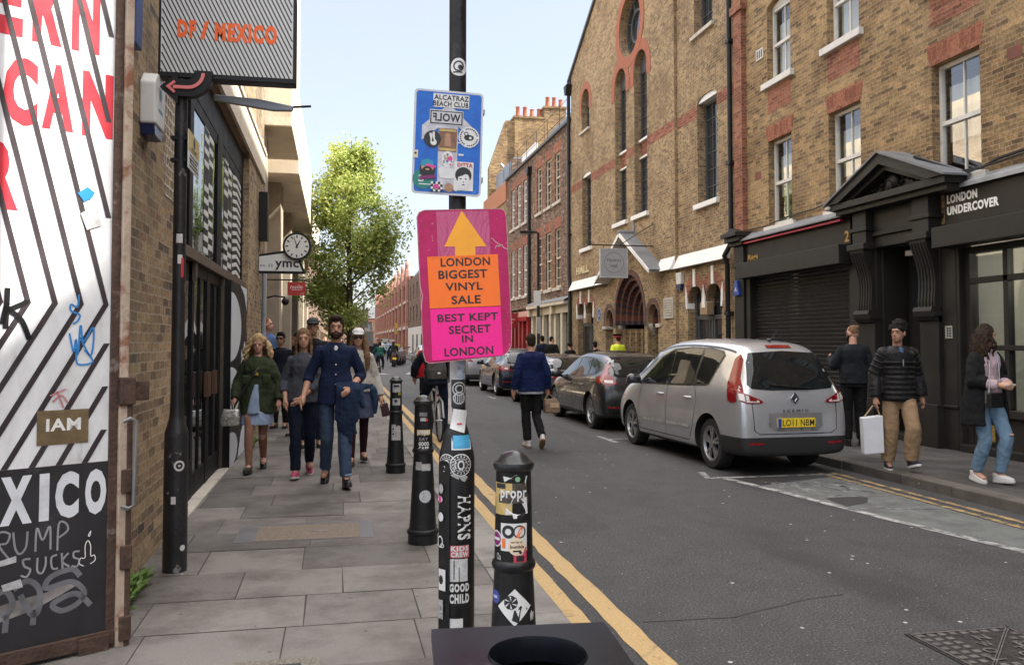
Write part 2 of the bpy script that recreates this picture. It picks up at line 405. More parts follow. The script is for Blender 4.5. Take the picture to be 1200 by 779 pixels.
def slabmat(name, a, b_, c_):
    m, nt, b = newmat(name); ge = nd(nt, 'NewGeometry'); g = ge.outputs['Position']
    rp = ge.outputs['Random Per Island']
    c = ramp(nt, rp, [(0, a), (.5, b_), (1, c_)])
    n1 = nd(nt, 'TexNoise', {'Vector': g, 'Scale': 2.2, 'Detail': 8, 'Roughness': .65}).outputs[0]
    n2 = nd(nt, 'TexNoise', {'Vector': g, 'Scale': 90, 'Detail': 3, 'Roughness': .6}).outputs[0]
    c = mixc(nt, .72, c, ramp(nt, n1, [(.36, (.42, .40, .39)), (.58, (1, 1, 1))]), 'MULTIPLY')
    c = mixc(nt, .4, c, ramp(nt, n2, [(.3, (.55, .55, .55)), (.65, (1, 1, 1))]), 'MULTIPLY')
    v2 = nd(nt, 'TexVoronoi', {'Vector': g, 'Scale': 6, 'Randomness': 1.0}, feature='F1')
    wn2 = nd(nt, 'TexWhiteNoise', {0: v2.outputs['Position']}).outputs[0]
    gum = mth(nt, 'MULTIPLY', mth(nt, 'LESS_THAN', v2.outputs['Distance'], .075), mth(nt, 'GREATER_THAN', wn2, .45))
    c = mixc(nt, mth(nt, 'MULTIPLY', gum, .8), c, (.085, .082, .08, 1))
    gum2 = mth(nt, 'MULTIPLY', mth(nt, 'LESS_THAN', v2.outputs['Distance'], .05), mth(nt, 'LESS_THAN', wn2, .06))
    c = mixc(nt, gum2, c, (.5, .48, .45, 1))
    nt.links.new(c, b.inputs['Base Color']); b.inputs['Roughness'].default_value = .78; b.inputs['Specular IOR Level'].default_value = .3
    nt.links.new(nd(nt, 'Bump', {'Strength': .25, 'Distance': .01, 'Height': n2}).outputs[0], b.inputs['Normal'])
    return m
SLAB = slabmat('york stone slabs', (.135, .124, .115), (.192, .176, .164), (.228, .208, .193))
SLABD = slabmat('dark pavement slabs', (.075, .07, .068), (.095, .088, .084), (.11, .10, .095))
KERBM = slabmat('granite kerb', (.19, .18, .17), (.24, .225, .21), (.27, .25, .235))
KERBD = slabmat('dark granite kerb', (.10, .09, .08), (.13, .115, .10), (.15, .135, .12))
JOINT = M('joint mortar', (.05, .046, .043), .95)
g = MB(); g.rect(-300, -60, 300, 420, -.03); struct(g.build('ground', M('ground', (.12, .11, .10), .9)))
g = MB(); g.rect(1.2, -12, 6.45, 200, 0, 4, 60); struct(g.build('road', ASPH))
g = MB(); g.rect(-14, 188, 1.2, 206, 0); g.rect(6.45, 188, 16, 206, 0); struct(g.build('side_road', ASPH))
def pave(name, x0, x1, y0, y1, z, m, jm, rowd, lo, hi, skip=(), seed=3, jit=0):
    rnd = random.Random(seed); g = MB(); y = y0; gp = .007
    while y < y1:
        d = rowd*rnd.uniform(.93, 1.07); x = x0-rnd.uniform(0, .5)
        while x < x1:
            l = rnd.uniform(lo, hi); a, b = max(x, x0), min(x+l, x1)
            if b-a > .04 and not any(a < s[1] and b > s[0] and y < s[3] and y+d > s[2] for s in skip):
                h = rnd.uniform(-.0015, .0015); j = lambda: rnd.uniform(-.003, .003)
                g.add([(a+gp/2+j(), y+gp/2+j(), z+h), (b-gp/2+j(), y+gp/2+j(), z+h), (b-gp/2+j(), y+d-gp/2+j(), z+h), (a+gp/2+j(), y+d-gp/2+j(), z+h)], [(0, 1, 2, 3)])
            x += l
        y += d
    g.box((x0, y0-.5, -.02), (x1, y1, z-.004), 1)
    return struct(g.build(name, [m, jm], recalc=False))
pave('pavement', -1.6, .99, -4.0, 44, .1, SLAB, JOINT, .585, .62, 1.0)
g = MB(); g.box((-1.6, 44, -.02), (.99, 188, .1)); struct(g.build('pavement', SLAB))
g = MB(); g.box((-6, -12, -.02), (-1.6, 4.6, .085)); struct(g.build('yard_floor', M('yard concrete', (.13, .12, .115), .85, bump=.2)))
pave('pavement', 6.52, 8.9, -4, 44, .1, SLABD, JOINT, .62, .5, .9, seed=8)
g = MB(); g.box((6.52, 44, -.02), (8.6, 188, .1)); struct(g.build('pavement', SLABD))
def kerb(name, x0, x1, m, seed, z=.1):
    rnd = random.Random(seed); g = MB(); y = -4
    while y < 60:
        l = rnd.uniform(.75, 1.15); o = rnd.uniform(-.006, .006); h = z+rnd.uniform(-.003, .003)
        g.box((x0+o, y+.005, -.02), (x1+o, y+l-.005, h)); y += l
    g.box((x0+.02, 60, -.02), (x1-.02, 188, z-.004))
    return struct(g.build(name, m, bevel=.012))
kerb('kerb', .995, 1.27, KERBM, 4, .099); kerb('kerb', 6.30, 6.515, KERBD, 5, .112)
def stripe(g, pts, wd, z=.004, jit=.008, seed=1, mi=0):
    rnd = random.Random(seed)
    P = []
    for a, b in zip(pts[:-1], pts[1:]):
        a, b = Vector(a), Vector(b); k = max(1, int((b-a).length/.18))
        P += [a+(b-a)*i/k for i in range(k)]
    P.append(Vector(pts[-1])); vs = []
    for i, p in enumerate(P):
        d = (P[min(i+1, len(P)-1)]-P[max(0, i-1)]).normalized(); n = Vector((-d.y, d.x))
        q = p+n*(wd/2+rnd.uniform(-jit, jit)); r = p-n*(wd/2+rnd.uniform(-jit, jit))
        vs += [(q.x, q.y, z), (r.x, r.y, z)]
    g.add(vs, [(2*i, 2*i+1, 2*i+3, 2*i+2) for i in range(len(P)-1)], mi)
g = MB(); stripe(g, [(1.385, -4), (1.385, 110)], .135, seed=1); stripe(g, [(1.615, -4), (1.615, 110)], .145, seed=2); struct(g.build('yellow_lines', YEL))
g = MB(); stripe(g, [(6.10, -4), (6.02, 9.6)], .075, seed=3); stripe(g, [(5.93, -4), (5.85, 9.6)], .075, seed=4); struct(g.build('yellow_lines', YELW))
g = MB(); stripe(g, [(4.52, 9.42), (4.66, 8.8), (4.95, 7.0), (5.22, 5.7), (5.3, 3)], .10, seed=5); stripe(g, [(4.44, 9.95), (4.33, 9.5), (6.0, 9.48)], .08, .0045, seed=6)
for y in (13.6, 18.9, 24.3, 29.6): stripe(g, [(4.42, y-.45), (4.40, y+.45)], .09, seed=int(y)); stripe(g, [(4.44, y), (5.3, y)], .07, .0045, seed=int(y))
struct(g.build('white_lines', WHL))
g = MB(); rnd = random.Random(12)
for i, (cx, cy) in enumerate([(4.95, 8.75), (5.2, 8.7), (5.45, 8.65), (5.68, 8.6)]):
    stripe(g, [(cx+.17*math.cos(t/9*6.2)*(.7 if i % 2 else .55), cy+.33*math.sin(t/9*6.2)) for t in range(8 if i % 2 else 10)], .055, .0042, .012, i)
stripe(g, [(4.85, 8.15), (5.7, 8.05)], .05, .0042, .015, 9); stripe(g, [(5.0, 7.5), (5.75, 7.3)], .04, .0042, .015, 10)
struct(g.build('road_lettering', WHLW))
g = MB(); g.sheet([(4.7, 8.9), (5.8, 9.3), (5.82, 3), (5.25, 3), (5.15, 5.7), (4.95, 7)], w=.0022)
struct(g.build('worn_patch', paint_worn('worn green grey paint', (.17, .185, .175), .36, .62, 4, (.085, .085, .084))))
g = MB(); g.sheet([(4.92, 7.35+.25), (5.25, 7.75), (5.42, 8.0), (5.2, 8.2), (4.95, 8.02)], w=.0034); struct(g.build('tar_patch', M('tar patch', (.03, .028, .027), .7, bump=.3)))
g = MB()
for cx, s_ in ((2.2, 1), (3.75, 1)): g.add([(cx-.42, 42.2, .004), (cx+.42, 42.2, .004), (cx, 45.2, .004)], [(0, 1, 2)])
struct(g.build('hump_triangles', WHL))
# asphalt seams
g = MB(); stripe(g, [(1.75, 4.75), (2.3, 4.72), (2.9, 4.95), (3.2, 5.0)], .012, .003, .006, 20); 
struct(g.build('road_seams', M('seam tar', (.040, .038, .039), .75)))
RPM = asphalt(); RPM.name = 'patched asphalt'
rn = RPM.node_tree.nodes['Principled BSDF']; lk = rn.inputs['Base Color'].links[0]; src = lk.from_socket
rn2 = nd(RPM.node_tree, 'Mix', {0: 1.0, 6: src, 7: (.84, .83, .84, 1)}, data_type='RGBA', blend_type='MULTIPLY'); RPM.node_tree.links.new(rn2.outputs[2], rn.inputs['Base Color'])
for pl_ in ([(1.75, 7.0), (2.35, 7.1), (2.3, 10.6), (1.72, 10.7)], [(2.5, 12.2), (4.2, 12.0), (4.25, 16.5), (2.55, 16.9)], [(1.9, 20), (3.2, 20.2), (3.1, 27), (1.95, 27)]):
    g = MB(); P_ = []; rq = random.Random(len(pl_)+int(pl_[0][1]*7))
    for i in range(len(pl_)):
        a, c_ = Vector(pl_[i]), Vector(pl_[(i+1) % len(pl_)]); n_ = max(2, int((c_-a).length/.12)); P_ += [(a+(c_-a)*k/n_)+Vector((rq.uniform(-.012, .012), rq.uniform(-.012, .012))) for k in range(n_)]
    g.sheet([(p.x, p.y) for p in P_], w=.0012); struct(g.build('road_patch', RPM))
# covers
IRON = M('cast iron', (.045, .04, .04), .55, metal=.5, var=.3, vs=20, bump=.3, bs=50)
IRONT = M('worn cast iron', (.17, .155, .15), .5, metal=.5, var=.3, vs=20)
t = thing('manhole_cover', 'square black iron manhole cover with raised lettering set in the road', 'manhole cover', (3.42, 3.93, 0))
g = MB(); g.box((3.09, 3.62, -.02), (3.75, 4.25, .006)); g.build('frame', IRON, t)
g = MB(); x0, x1, y0, y1 = 3.115, 3.725, 3.645, 4.225
for (a, b) in (((x0, y0), (x1, y0)), ((x1, y0), (x1, y1)), ((x1, y1), (x0, y1)), ((x0, y1), (x0, y0)), ((x0, y0), (x1, y1)), ((x0+.01, y0), (x1, y1-.01))): stripe(g, [a, b], .012, .011, 0)
n = 9
for i in range(n):
    for j in range(n):
        if abs(i-j) < 1 or (2 < i < 7 and 1 < j < 8): continue
        cx = x0+(x1-x0)*(i+.5)/n; cy = y0+(y1-y0)*(j+.5)/n; g.box((cx-.02, cy-.018, .004), (cx+.02, cy+.018, .011))
for q, s in enumerate(('N', 'O', 'T', 'E')): g.text(s, 3.44+.05*q-.02, 3.74+.07*q, 3.51+.05*q-.02, 3.81+.07*q, .011, .02)
for q, s in enumerate(('L', 'O', 'W', 'N')): g.text(s, 3.27+.05*q, 3.80+.09*q, 3.35+.05*q, 3.87+.09*q, .0112, .02)
g.build('raised_pattern', IRONT, t)
t = thing('drain_cover', 'small iron access cover in a pebbly square in the pavement by the gate', 'drain cover', (-.28, 4.02, .1))
g = MB(); g.box((-.46, 3.80, .09), (-.06, 4.28, .1045)); g.build('surround', M('pebble concrete', (.17, .15, .12), .9, var=.5, vs=70, bump=.5, bs=80), t)
g = MB(); g.box((-.39, 3.87, .1), (-.15, 4.20, .109)); rr = random.Random(4)
for i in range(4):
    for j in range(5): g.box((-.375+.055*i, 3.89+.06*j, .108), (-.375+.055*i+.04, 3.89+.06*j+.03, .1125))
g.build('lid', IRON, t)
t = thing('inspection_cover', 'large recessed pavement cover filled with gritty brown concrete and a thin metal edge', 'pavement cover', (-.25, 7.05, .1))
g = MB(); g.box((-.75, 6.78, .09), (.30, 7.42, .1035)); g.build('frame', M('cover frame', (.12, .118, .125), .55, metal=.3), t)
g = MB(); g.box((-.60, 6.80, .09), (.20, 7.34, .106)); g.build('infill', M('gritty concrete', (.17, .135, .105), .9, var=.4, vs=60, bump=.4, bs=90), t)
g = MB(); g.box((-.2, 7.05, .1), (-.06, 7.075, .1085)); g.build('lifting_slot', GREYMETAL, t)
# ================================================================ left side of the street
YBR = brick('weathered yellow stock brick', [(0, (.17, .12, .075)), (.2, (.30, .205, .11)), (.55, (.42, .295, .15)), (.82, (.49, .345, .18)), (.94, (.33, .19, .11)), (1, (.13, .10, .085))], (.44, .39, .32), big=.4, bump=.7, soot=(.13, .10, .07))
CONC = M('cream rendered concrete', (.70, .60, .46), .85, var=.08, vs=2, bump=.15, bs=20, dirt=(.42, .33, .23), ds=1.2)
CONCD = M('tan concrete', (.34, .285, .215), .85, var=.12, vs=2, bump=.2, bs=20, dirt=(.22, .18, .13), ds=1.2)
BRONZE = M('bronze frame', (.11, .085, .065), .45, metal=.3, var=.2)
FL = fr((-1.27, 0, 0), (0, 1, 0), (1, 0, 0))
b = thing('brick_building', 'yellow brick restaurant building with a glazed black shopfront and patterned windows on the left', 'building', (-1.27, 10, .1))
g = MB(FL); g.sheet(rc(4.78, .05, 15.5, 9.2), [rc(7.6, .1, 13.0, 4.37)], 0, .32); g.build('wall', YBR, b)
g = MB(); g.box((-8, 15.12, .05), (-1.275, 15.5, 9.2)); g.box((-8, 4.78, .05), (-1.6, 5.0, 9.2)); g.box((-8, 5.0, 9.0), (-1.6, 15.1, 9.19)); g.box((-6.5, 5.2, .05), (-6.3, 15, 9)); g.build('side_wall', YBR, b)
g = MB(FL); g.box((6.3, 4.38, -.02), (15.48, 4.88, .035)); g.box((6.3, 4.86, -.02), (15.48, 4.91, .06)); g.build('fascia_band', M('cream fascia', (.66, .58, .46), .6, var=.08, dirt=(.4, .33, .25)), b)
sf = MB(FL); sf.box((7.6, 4.0, -.30), (13.0, 4.365, -.085)); sf.box((7.6, .1, -.28), (7.85, 4.0, -.085)); sf.box((10.25, 2.48, -.2), (10.66, 4.0, -.08)); sf.box((8.4, 2.48, -.2), (8.6, 4.0, -.085)); sf.box((7.85, 3.88, -.2), (12.9, 4.0, -.09)); sf.box((12.88, 2.48, -.2), (12.998, 4.0, -.085))
for y0, y1 in ((8.6, 8.72), (9.55, 9.78), (10.55, 10.72)): sf.box((y0, .12, -.2), (y1, 2.38, -.08))
for y0, y1 in ((8.72, 9.55), (9.78, 10.55)):
    sf.box((y0, .12, -.18), (y1, .34, -.085)); sf.box((y0, 2.26, -.18), (y1, 2.38, -.085)); sf.box(((y0+y1)/2-.03, .34, -.17), ((y0+y1)/2+.03, 2.26, -.085))
sf.box((7.85, .12, -.18), (8.6, .5, -.08))
shop = sf.build('shopfront', M('black window frame', (.010, .010, .011), .55, spec=.15, var=.2), b, bevel=.004)
g = MB(FL); g.box((7.6, 2.38, -.25), (12.98, 2.48, -.03)); g.box((8.6, 2.2, -.24), (8.66, 2.38, -.045)); g.box((10.66, .12, -.24), (10.73, 2.38, -.045)); g.build('transom', BRONZE, shop, bevel=.004)
g = MB(FL); g.box((7.85, .105, -.14), (10.72, 4.0, -.100)); g.box((10.73, 2.48, -.14), (12.88, 4.0, -.100)); g.build('pane', glass_dark('shop glass', (.012, .014, .016), .015, .3), shop)
g = MB(FL); g.box((9.28, 1.05, -.06), (9.5, 1.3, -.02)); g.box((9.83, 1.05, -.06), (9.98, 1.3, -.02)); g.build('door_pull', M('dark wood', (.09, .045, .025), .5), shop, split=True)
g = MB(FL); g.box((7.6, .05, -.3), (10.73, .118, .03)); g.build('threshold', STONE, shop, bevel=.01)
VINW = M('white vinyl pattern', (.62, .64, .64), .5, var=.05); VINB = M('black vinyl pattern', (.012, .012, .013), .5, spec=.2)
g = MB(FL)
def zig(g, y0, y1, n, z0, z1, w, kind):
    g.box((y0, z0, w-.004), (y1, z1, w), 1); h = (z1-z0)/n
    for i in range(n):
        zz = z0+i*h
        if kind == 'block':
            if 0.47 < i/n < .56: continue
            q = (y1-y0)/2
            for k in range(2): g.box((y0+k*q, zz+(h*.5 if k else 0), w), (y0+k*q+q, zz+h*.46+(h*.5 if k else 0), w+.004), 0)
        else:
            ym = (y0+y1)/2
            g.prism([(y0, zz), (ym, zz+h*.5), (y1, zz), (y1, zz+h*.48), (ym, zz+h*.98), (y0, zz+h*.48)], w, w+.004, 0)
for a_ in ((9.35, 9.98, 11, 2.55, 4.0, -.097, 'block'), (10.95, 11.72, 11, 2.5, 3.98, -.097, 'block'), (11.85, 12.8, 13, 2.5, 3.9, -.097, 'chev')):
    g = MB(FL); zig(g, *a_); g.build('window_pattern', [VINW, VINB], shop)
g = MB(FL); g.box((10.73, .11, -.1), (12.52, 2.36, .03)); mur = g.build('mural_panel', VINB, b)
MURW = M('white mural paint', (.56, .60, .64), .55, var=.06)
for cz_, rx_, rz_ in ((1.80, 1.1, .42), (.98, 1.0, .33), (.30, .8, .22)):
    g = MB(FL); g.prism(arc(10.74, cz_, rx_, -90, 90, 18, rz_), .031, .034); g.build('mural_shape', MURW, mur)
for pl_ in ([(11.7, 2.355), (12.51, 2.355), (12.51, 2.05), (12.2, 2.25)], [(11.9, 1.3), (12.3, 1.62), (12.51, 1.5), (12.51, 1.1), (12.3, .95)], [(11.6, .115), (12.51, .115), (12.51, .55), (12.0, .42)]):
    g = MB(FL); g.prism(pl_, .031, .034); g.build('mural_shape', MURW, mur)
g = MB(FL); g.disc(12.0, 1.23, .2, .036, 20); g.disc(12.0, 1.23, .14, .0372, 16, mi=1); g.disc(11.9, 1.45, .07, .036, 12)
g.build('sticker', [M('grey sticker', (.45, .45, .46), .6), M('pink sticker', (.6, .05, .14), .6)], mur, split=True)
# white lattice painted on the brick
g = MB(FL); rr = random.Random(2)
def ghost_edge(z): return 6.72, 7.28-.1*math.sin((z-2.7)*3)
z = 2.72
while z < 3.66:
    y0, y1 = ghost_edge(z); y = y0+rr.uniform(0, .08)
    g.box((y0, z, .001), (y1, z+.014, .003))
    while y < y1: g.box((y, z, .001), (y+.014, z+.075, .0032)); y += rr.uniform(.06, .12)
    z += .075
g.build('painted_lattice', M('white wall paint', (.62, .60, .56), .8, dirt=(.30, .22, .13), ds=14, dt=(.5, .6)), b)
g = MB(); g.tube([(-1.235, 15.42, .5), (-1.235, 15.42, 3.0)], .035, 10); g.build('downpipe', M('blue grey pipe', (.32, .38, .44), .5), b)
g = MB(FL); g.box((5.55, 3.46, .0), (5.72, 6, .05)); g.build('conduit', M('blue conduit', (.03, .07, .22), .45), b, bevel=.006)
g = MB(FL); g.box((14.6, 3.3, .0), (14.9, 4.1, .14)); g.build('speaker_box', BLK, b, bevel=.01)
# alarm box
t = thing('alarm_box', 'white burglar alarm box with a dark blue base on the brick wall', 'alarm box', (-1.27, 6.05, 3.18))
g = MB(FL); g.prism([(5.9, 3.05), (6.2, 3.05), (6.22, 3.32), (6.13, 3.4), (5.97, 3.4), (5.88, 3.32)], .0, .10); g.build('cover', M('white plastic', (.68, .68, .66), .4, var=.04), t, bevel=.012)
g = MB(FL); g.prism([(5.93, 2.98), (6.17, 2.98), (6.19, 3.048), (5.91, 3.048)], .0, .09); g.build('base', M('blue plastic', (.015, .025, .10), .3), t, bevel=.008)
g = MB(FL); g.disc(6.05, 3.27, .04, .1015, 16); g.box((5.98, 3.15, .1), (6.12, 3.17, .1015)); g.build('badge', M('teal print', (.10, .30, .32), .5), t)
# gate
G = fr((-1.13, 4.6, 0), (.848, .53, 0), (.53, -.848, 0))
RUST = M('rusty steel', (.085, .05, .036), .75, metal=.3, var=.35, vs=12, bump=.4, bs=40, dirt=(.22, .20, .18), ds=6, dt=(.56, .66))
RUSTP = M('rusty cream paint', (.42, .33, .25), .7, var=.15, vs=8, bump=.3, dirt=(.22, .09, .045), ds=7, dt=(.50, .62))
t = thing('gate', 'open steel yard gate boarded with a white and black striped mural and red letters', 'gate', (-1.1, 4.6, .1))
def gatewhite():
    m, nt, b_ = newmat('white gate board'); tt = nd(nt, 'TexCoord').outputs['Object']
    n1 = nd(nt, 'TexNoise', {'Vector': nd(nt, 'Mapping', {0: tt, 3: (3, 3, 1.2)}).outputs[0], 'Scale': 2.5, 'Detail': 7, 'Roughness': .7}).outputs[0]
    c = ramp(nt, n1, [(.4, (.74, .75, .76)), (.6, (.62, .62, .62)), (.75, (.42, .41, .40))])
    nt.links.new(c, b_.inputs['Base Color']); b_.inputs['Roughness'].default_value = .42
    return m
GW = gatewhite()
GB = M('black gate paint', (.022, .021, .024), .5, var=.2, vs=5, dirt=(.10, .10, .10), ds=3, dt=(.6, .8))
g = MB(G); g.box((-1.25, .19, -.03), (.02, 3.75, 0)); board = g.build('board', GW, t)
g = MB(G); g.box((-1.25, .19, .0), (.02, 1.02, .0025)); low = g.build('black_panel', GB, t)
g = MB(G); g.prism([(-.70, 1.02), (-.70, 1.025), (.019, 1.025), (.019, 1.02)], .0, .0028)
def band(g, a, b_, wd, lo, hi, w=.0022):
    (u0, z0), (u1, z1) = a, b_
    g.add([(u0-wd/2, z0, w), (u0+wd/2, z0, w), (u1+wd/2, z1, w), (u1-wd/2, z1, w)], [(0, 1, 2, 3)])
for k in range(-12, 10):
    tip = -.003+.1167*k
    for (z0, z1, sl) in ((1.805, 3.745, -.255), (1.805, 1.026, -.56)):
        # clip to the board
        u_at = lambda z: tip+sl*abs(z-1.805)
        zs = [z0+(z1-z0)*i/40 for i in range(41)]
        run = [z for z in zs if -1.24 < u_at(z) < .005]
        if len(run) > 1: band(g, (u_at(run[0]), run[0]), (u_at(run[-1]), run[-1]), .025 if z1 > 2 else .029, 0, 0)
g.build('chevron_stripes', M('dark stripe paint', (.035, .025, .030), .45, var=.15), t)
RED = M('red letter paint', (.52, .028, .045), .42, var=.08)
g = MB(G)
for s, u0, u1, z0, z1 in (('M', -1.2, -1.0, 3.06, 3.43), ('O', -.98, -.82, 3.06, 3.43), ('D', -.79, -.63, 3.06, 3.43), ('E', -.60, -.40, 3.06, 3.43), ('R', -.36, -.23, 3.055, 3.43), ('N', -.185, -.055, 3.055, 3.43),
    ('M', -1.15, -.95, 2.64, 2.965), ('E', -.91, -.75, 2.64, 2.965), ('X', -.73, -.57, 2.64, 2.965), ('I', -.56, -.52, 2.64, 2.965), ('C', -.475, -.33, 2.64, 2.965), ('A', -.31, -.17, 2.645, 2.965), ('N', -.13, .015, 2.64, 2.965),
    ('D', -1.0, -.84, 2.235, 2.555), ('I', -.80, -.76, 2.235, 2.555), ('N', -.72, -.58, 2.235, 2.555), ('R', -.55, -.405, 2.235, 2.555)):
    g.text(s, u0, z0, u1, z1, .0012, .05)
g.build('red_lettering', RED, t)
g = MB(G)
for s, u0, u1 in (('M', -.66, -.50), ('E', -.58+.0, -.47)): pass
for s, u0, u1 in (('E', -.585, -.475), ('X', -.452, -.318), ('I', -.288, -.245), ('C', -.219, -.113), ('O', -.085, .014)): g.text(s, u0, .768, u1, .992, .004, .06)
g.build('white_lettering', M('white letter paint', (.66, .68, .71), .5, var=.05, dirt=(.45, .45, .46)), low)
def scrawl(g, strokes, r, w, flat=.3):
    for s in strokes:
        P = [Vector((p[0], p[1], w)) for p in s]
        # smooth with catmull-rom
        Q = []
        for i in range(len(P)-1):
            p0, p1, p2, p3 = P[max(0, i-1)], P[i], P[i+1], P[min(len(P)-1, i+2)]
            for k in range(6):
                t_ = k/6; Q.append(.5*((2*p1)+(-p0+p2)*t_+(2*p0-5*p1+4*p2-p3)*t_*t_+(-p0+3*p1-3*p2+p3)*t_**3))
        Q.append(P[-1]); vs = []
        for i, q in enumerate(Q):
            d = (Q[min(i+1, len(Q)-1)]-Q[max(i-1, 0)]); d = d.normalized() if d.length > 1e-7 else Vector((1, 0, 0)); n = Vector((-d.y, d.x, 0))*r
            vs += [tuple(q+n), tuple(q-n)]
        g.add(vs, [(2*i, 2*i+1, 2*i+3, 2*i+2) for i in range(len(Q)-1)])
g = MB(G)
scrawl(g, [[(-.46, .62), (-.455, .735), (-.41, .73), (-.42, .69), (-.45, .68), (-.40, .60)], [(-.395, .735), (-.385, .66), (-.365, .63), (-.34, .66), (-.335, .73)], [(-.30, .63), (-.295, .74), (-.27, .68), (-.24, .74), (-.235, .63)], [(-.205, .62), (-.20, .745), (-.17, .745), (-.16, .71), (-.20, .68)],
    [(-.32, .60), (-.35, .60), (-.345, .57), (-.32, .55), (-.335, .52), (-.36, .53)], [(-.29, .60), (-.29, .54), (-.27, .525), (-.255, .56), (-.255, .60)], [(-.205, .60), (-.23, .59), (-.225, .54), (-.20, .535)], [(-.185, .605), (-.18, .53)], [(-.155, .60), (-.182, .565), (-.15, .535)], [(-.105, .60), (-.13, .60), (-.13, .575), (-.107, .56), (-.115, .53), (-.14, .535)]], .0045, .0045)
g.build('scrawled_writing', M('grey marker', (.26, .26, .27), .6, var=.2), low)
g = MB(G)
scrawl(g, [[(-.085, .525), (-.105, .54), (-.10, .565), (-.08, .565), (-.08, .62), (-.068, .645), (-.055, .62), (-.053, .57), (-.037, .57), (-.033, .545), (-.055, .53)], [(-.06, .665), (-.055, .69), (-.066, .67), (-.06, .665)]], .0022, .0045)
g.build('doodle', WHITE, low)
g = MB(G)
scrawl(g, [[(-.44, .36), (-.47, .44), (-.42, .47), (-.39, .40), (-.43, .345)], [(-.39, .47), (-.33, .50), (-.28, .45), (-.28, .36), (-.31, .34), (-.36, .44)], [(-.10, .48), (-.14, .52), (-.23, .50), (-.25, .45), (-.14, .46), (-.08, .40), (-.11, .35), (-.18, .33), (-.22, .37), (-.12, .40), (-.05, .33)], [(-.415, .36), (-.42, .28)], [(-.30, .35), (-.305, .29)]], .013, .0043)
g.build('grey_tag', M('grey spray', (.135, .135, .145), .6, var=.3, vs=8), low)
g = MB(G); g.sheet([(-.47, .40), (-.40, .415), (-.25, .43), (-.13, .47), (-.11, .44), (-.2, .40), (-.3, .36), (-.45, .33)], w=.0040); g.build('spray_haze', M('pale spray', (.20, .185, .175), .6, var=.5, vs=9), low)
g = MB(G); scrawl(g, [[(-.13, 1.85), (-.135, 1.79), (-.165, 1.80), (-.165, 1.77), (-.125, 1.75), (-.135, 1.72), (-.155, 1.705)], [(-.17, 1.66), (-.15, 1.57), (-.14, 1.63), (-.13, 1.56), (-.12, 1.70), (-.105, 1.62), (-.06, 1.69), (-.07, 1.55), (-.12, 1.64)], [(-.135, 1.58), (-.13, 1.51), (-.06, 1.52), (-.1, 1.58)]], .0045, .0036)
g.build('blue_scrawl', M('blue marker', (.03, .22, .55), .5), board)
g = MB(G); scrawl(g, [[(-.44, 1.87), (-.445, 1.68)], [(-.45, 1.76), (-.37, 1.80), (-.36, 1.815)], [(-.43, 1.765), (-.38, 1.72), (-.345, 1.63)], [(-.46, 1.70), (-.44, 1.80)]], .012, .0038)
g.build('black_tag', VINB, board)
g = MB(G); g.rect(-.305, 1.125, -.075, 1.29, .0030); g.build('brown_stencil', M('brown spray', (.15, .105, .05), .6, var=.35, vs=14), board)
g = MB(G); g.text('IAM', -.265, 1.19, -.11, 1.25, .0042, .03); g.build('stencil_lettering', WHITE, board)
g = MB(G); scrawl(g, [[(-.24, 1.33), (-.2, 1.36), (-.17, 1.32)], [(-.22, 1.38), (-.19, 1.30)], [(-.25, 1.36), (-.18, 1.39)]], .004, .0037); g.build('red_scribble', M('faded red', (.5, .2, .2), .6), board)
g = MB(G); g.sheet([(-.145, 2.35), (-.10, 2.385), (-.065, 2.36), (-.08, 2.33), (-.115, 2.31)], w=.005)
g.build('torn_tape', [M('blue tape', (.02, .22, .62), .4)], board, split=True)
g = MB(G); g.sheet([(-.13, 2.25), (-.06, 2.30), (-.03, 2.2), (-.1, 2.17)], w=.006); g.sheet([(-.44, .50), (-.36, .515), (-.35, .475), (-.43, .47)], w=.0065); g.sheet([(-.455, .61), (-.38, .625), (-.38, .595), (-.45, .585)], w=.0063); g.build('paper_scrap', M('grey paper', (.42, .42, .42), .7, var=.3, vs=20), board, split=True)
g = MB(G); g.box((.02, .06, -.05), (.062, 4.0, .012)); g.build('edge_angle', RUST, t, bevel=.004)
g = MB(G); g.box((.062, .10, -.035), (.105, 4.0, .03)); post = g.build('post', RUSTP, t, bevel=.006)
g = MB(G)
for z in (.13, .48, .86): g.lathe([(.028, z), (.030, z+.005), (.030, z+.11), (.028, z+.115)], (.095, 0, 0), 12) if False else g.box((.075, z, -.045), (.132, z+.12, .045))
g.box((.06, 1.30, .0), (.135, 1.44, .05)); g.box((.1, 1.32, .01), (.21, 1.42, .03)); g.box((.10, .06, -.04), (.128, 1.3, .035)); g.build('hinge', RUST, post, bevel=.006, split=True)
g = MB(G); g.tube([(.07, 1.22, .06), (.10, 1.235, .075), (.128, 1.22, .07), (.128, .80, .06), (.1, .785, .06), (.07, .80, .05)], .011, 8); g.build('bolt_handle', M('galvanised bolt', (.25, .25, .25), .5, metal=.6), post, smooth=50)
g = MB(G); g.box((-1.3, .12, -.05), (.06, .19, .02)); g.box((-1.3, .02, -.05), (.06, .055, .02)); g.box((-.11, .10, .02), (.03, .18, .035)); g.build('bottom_rail', RUST, t, bevel=.004)
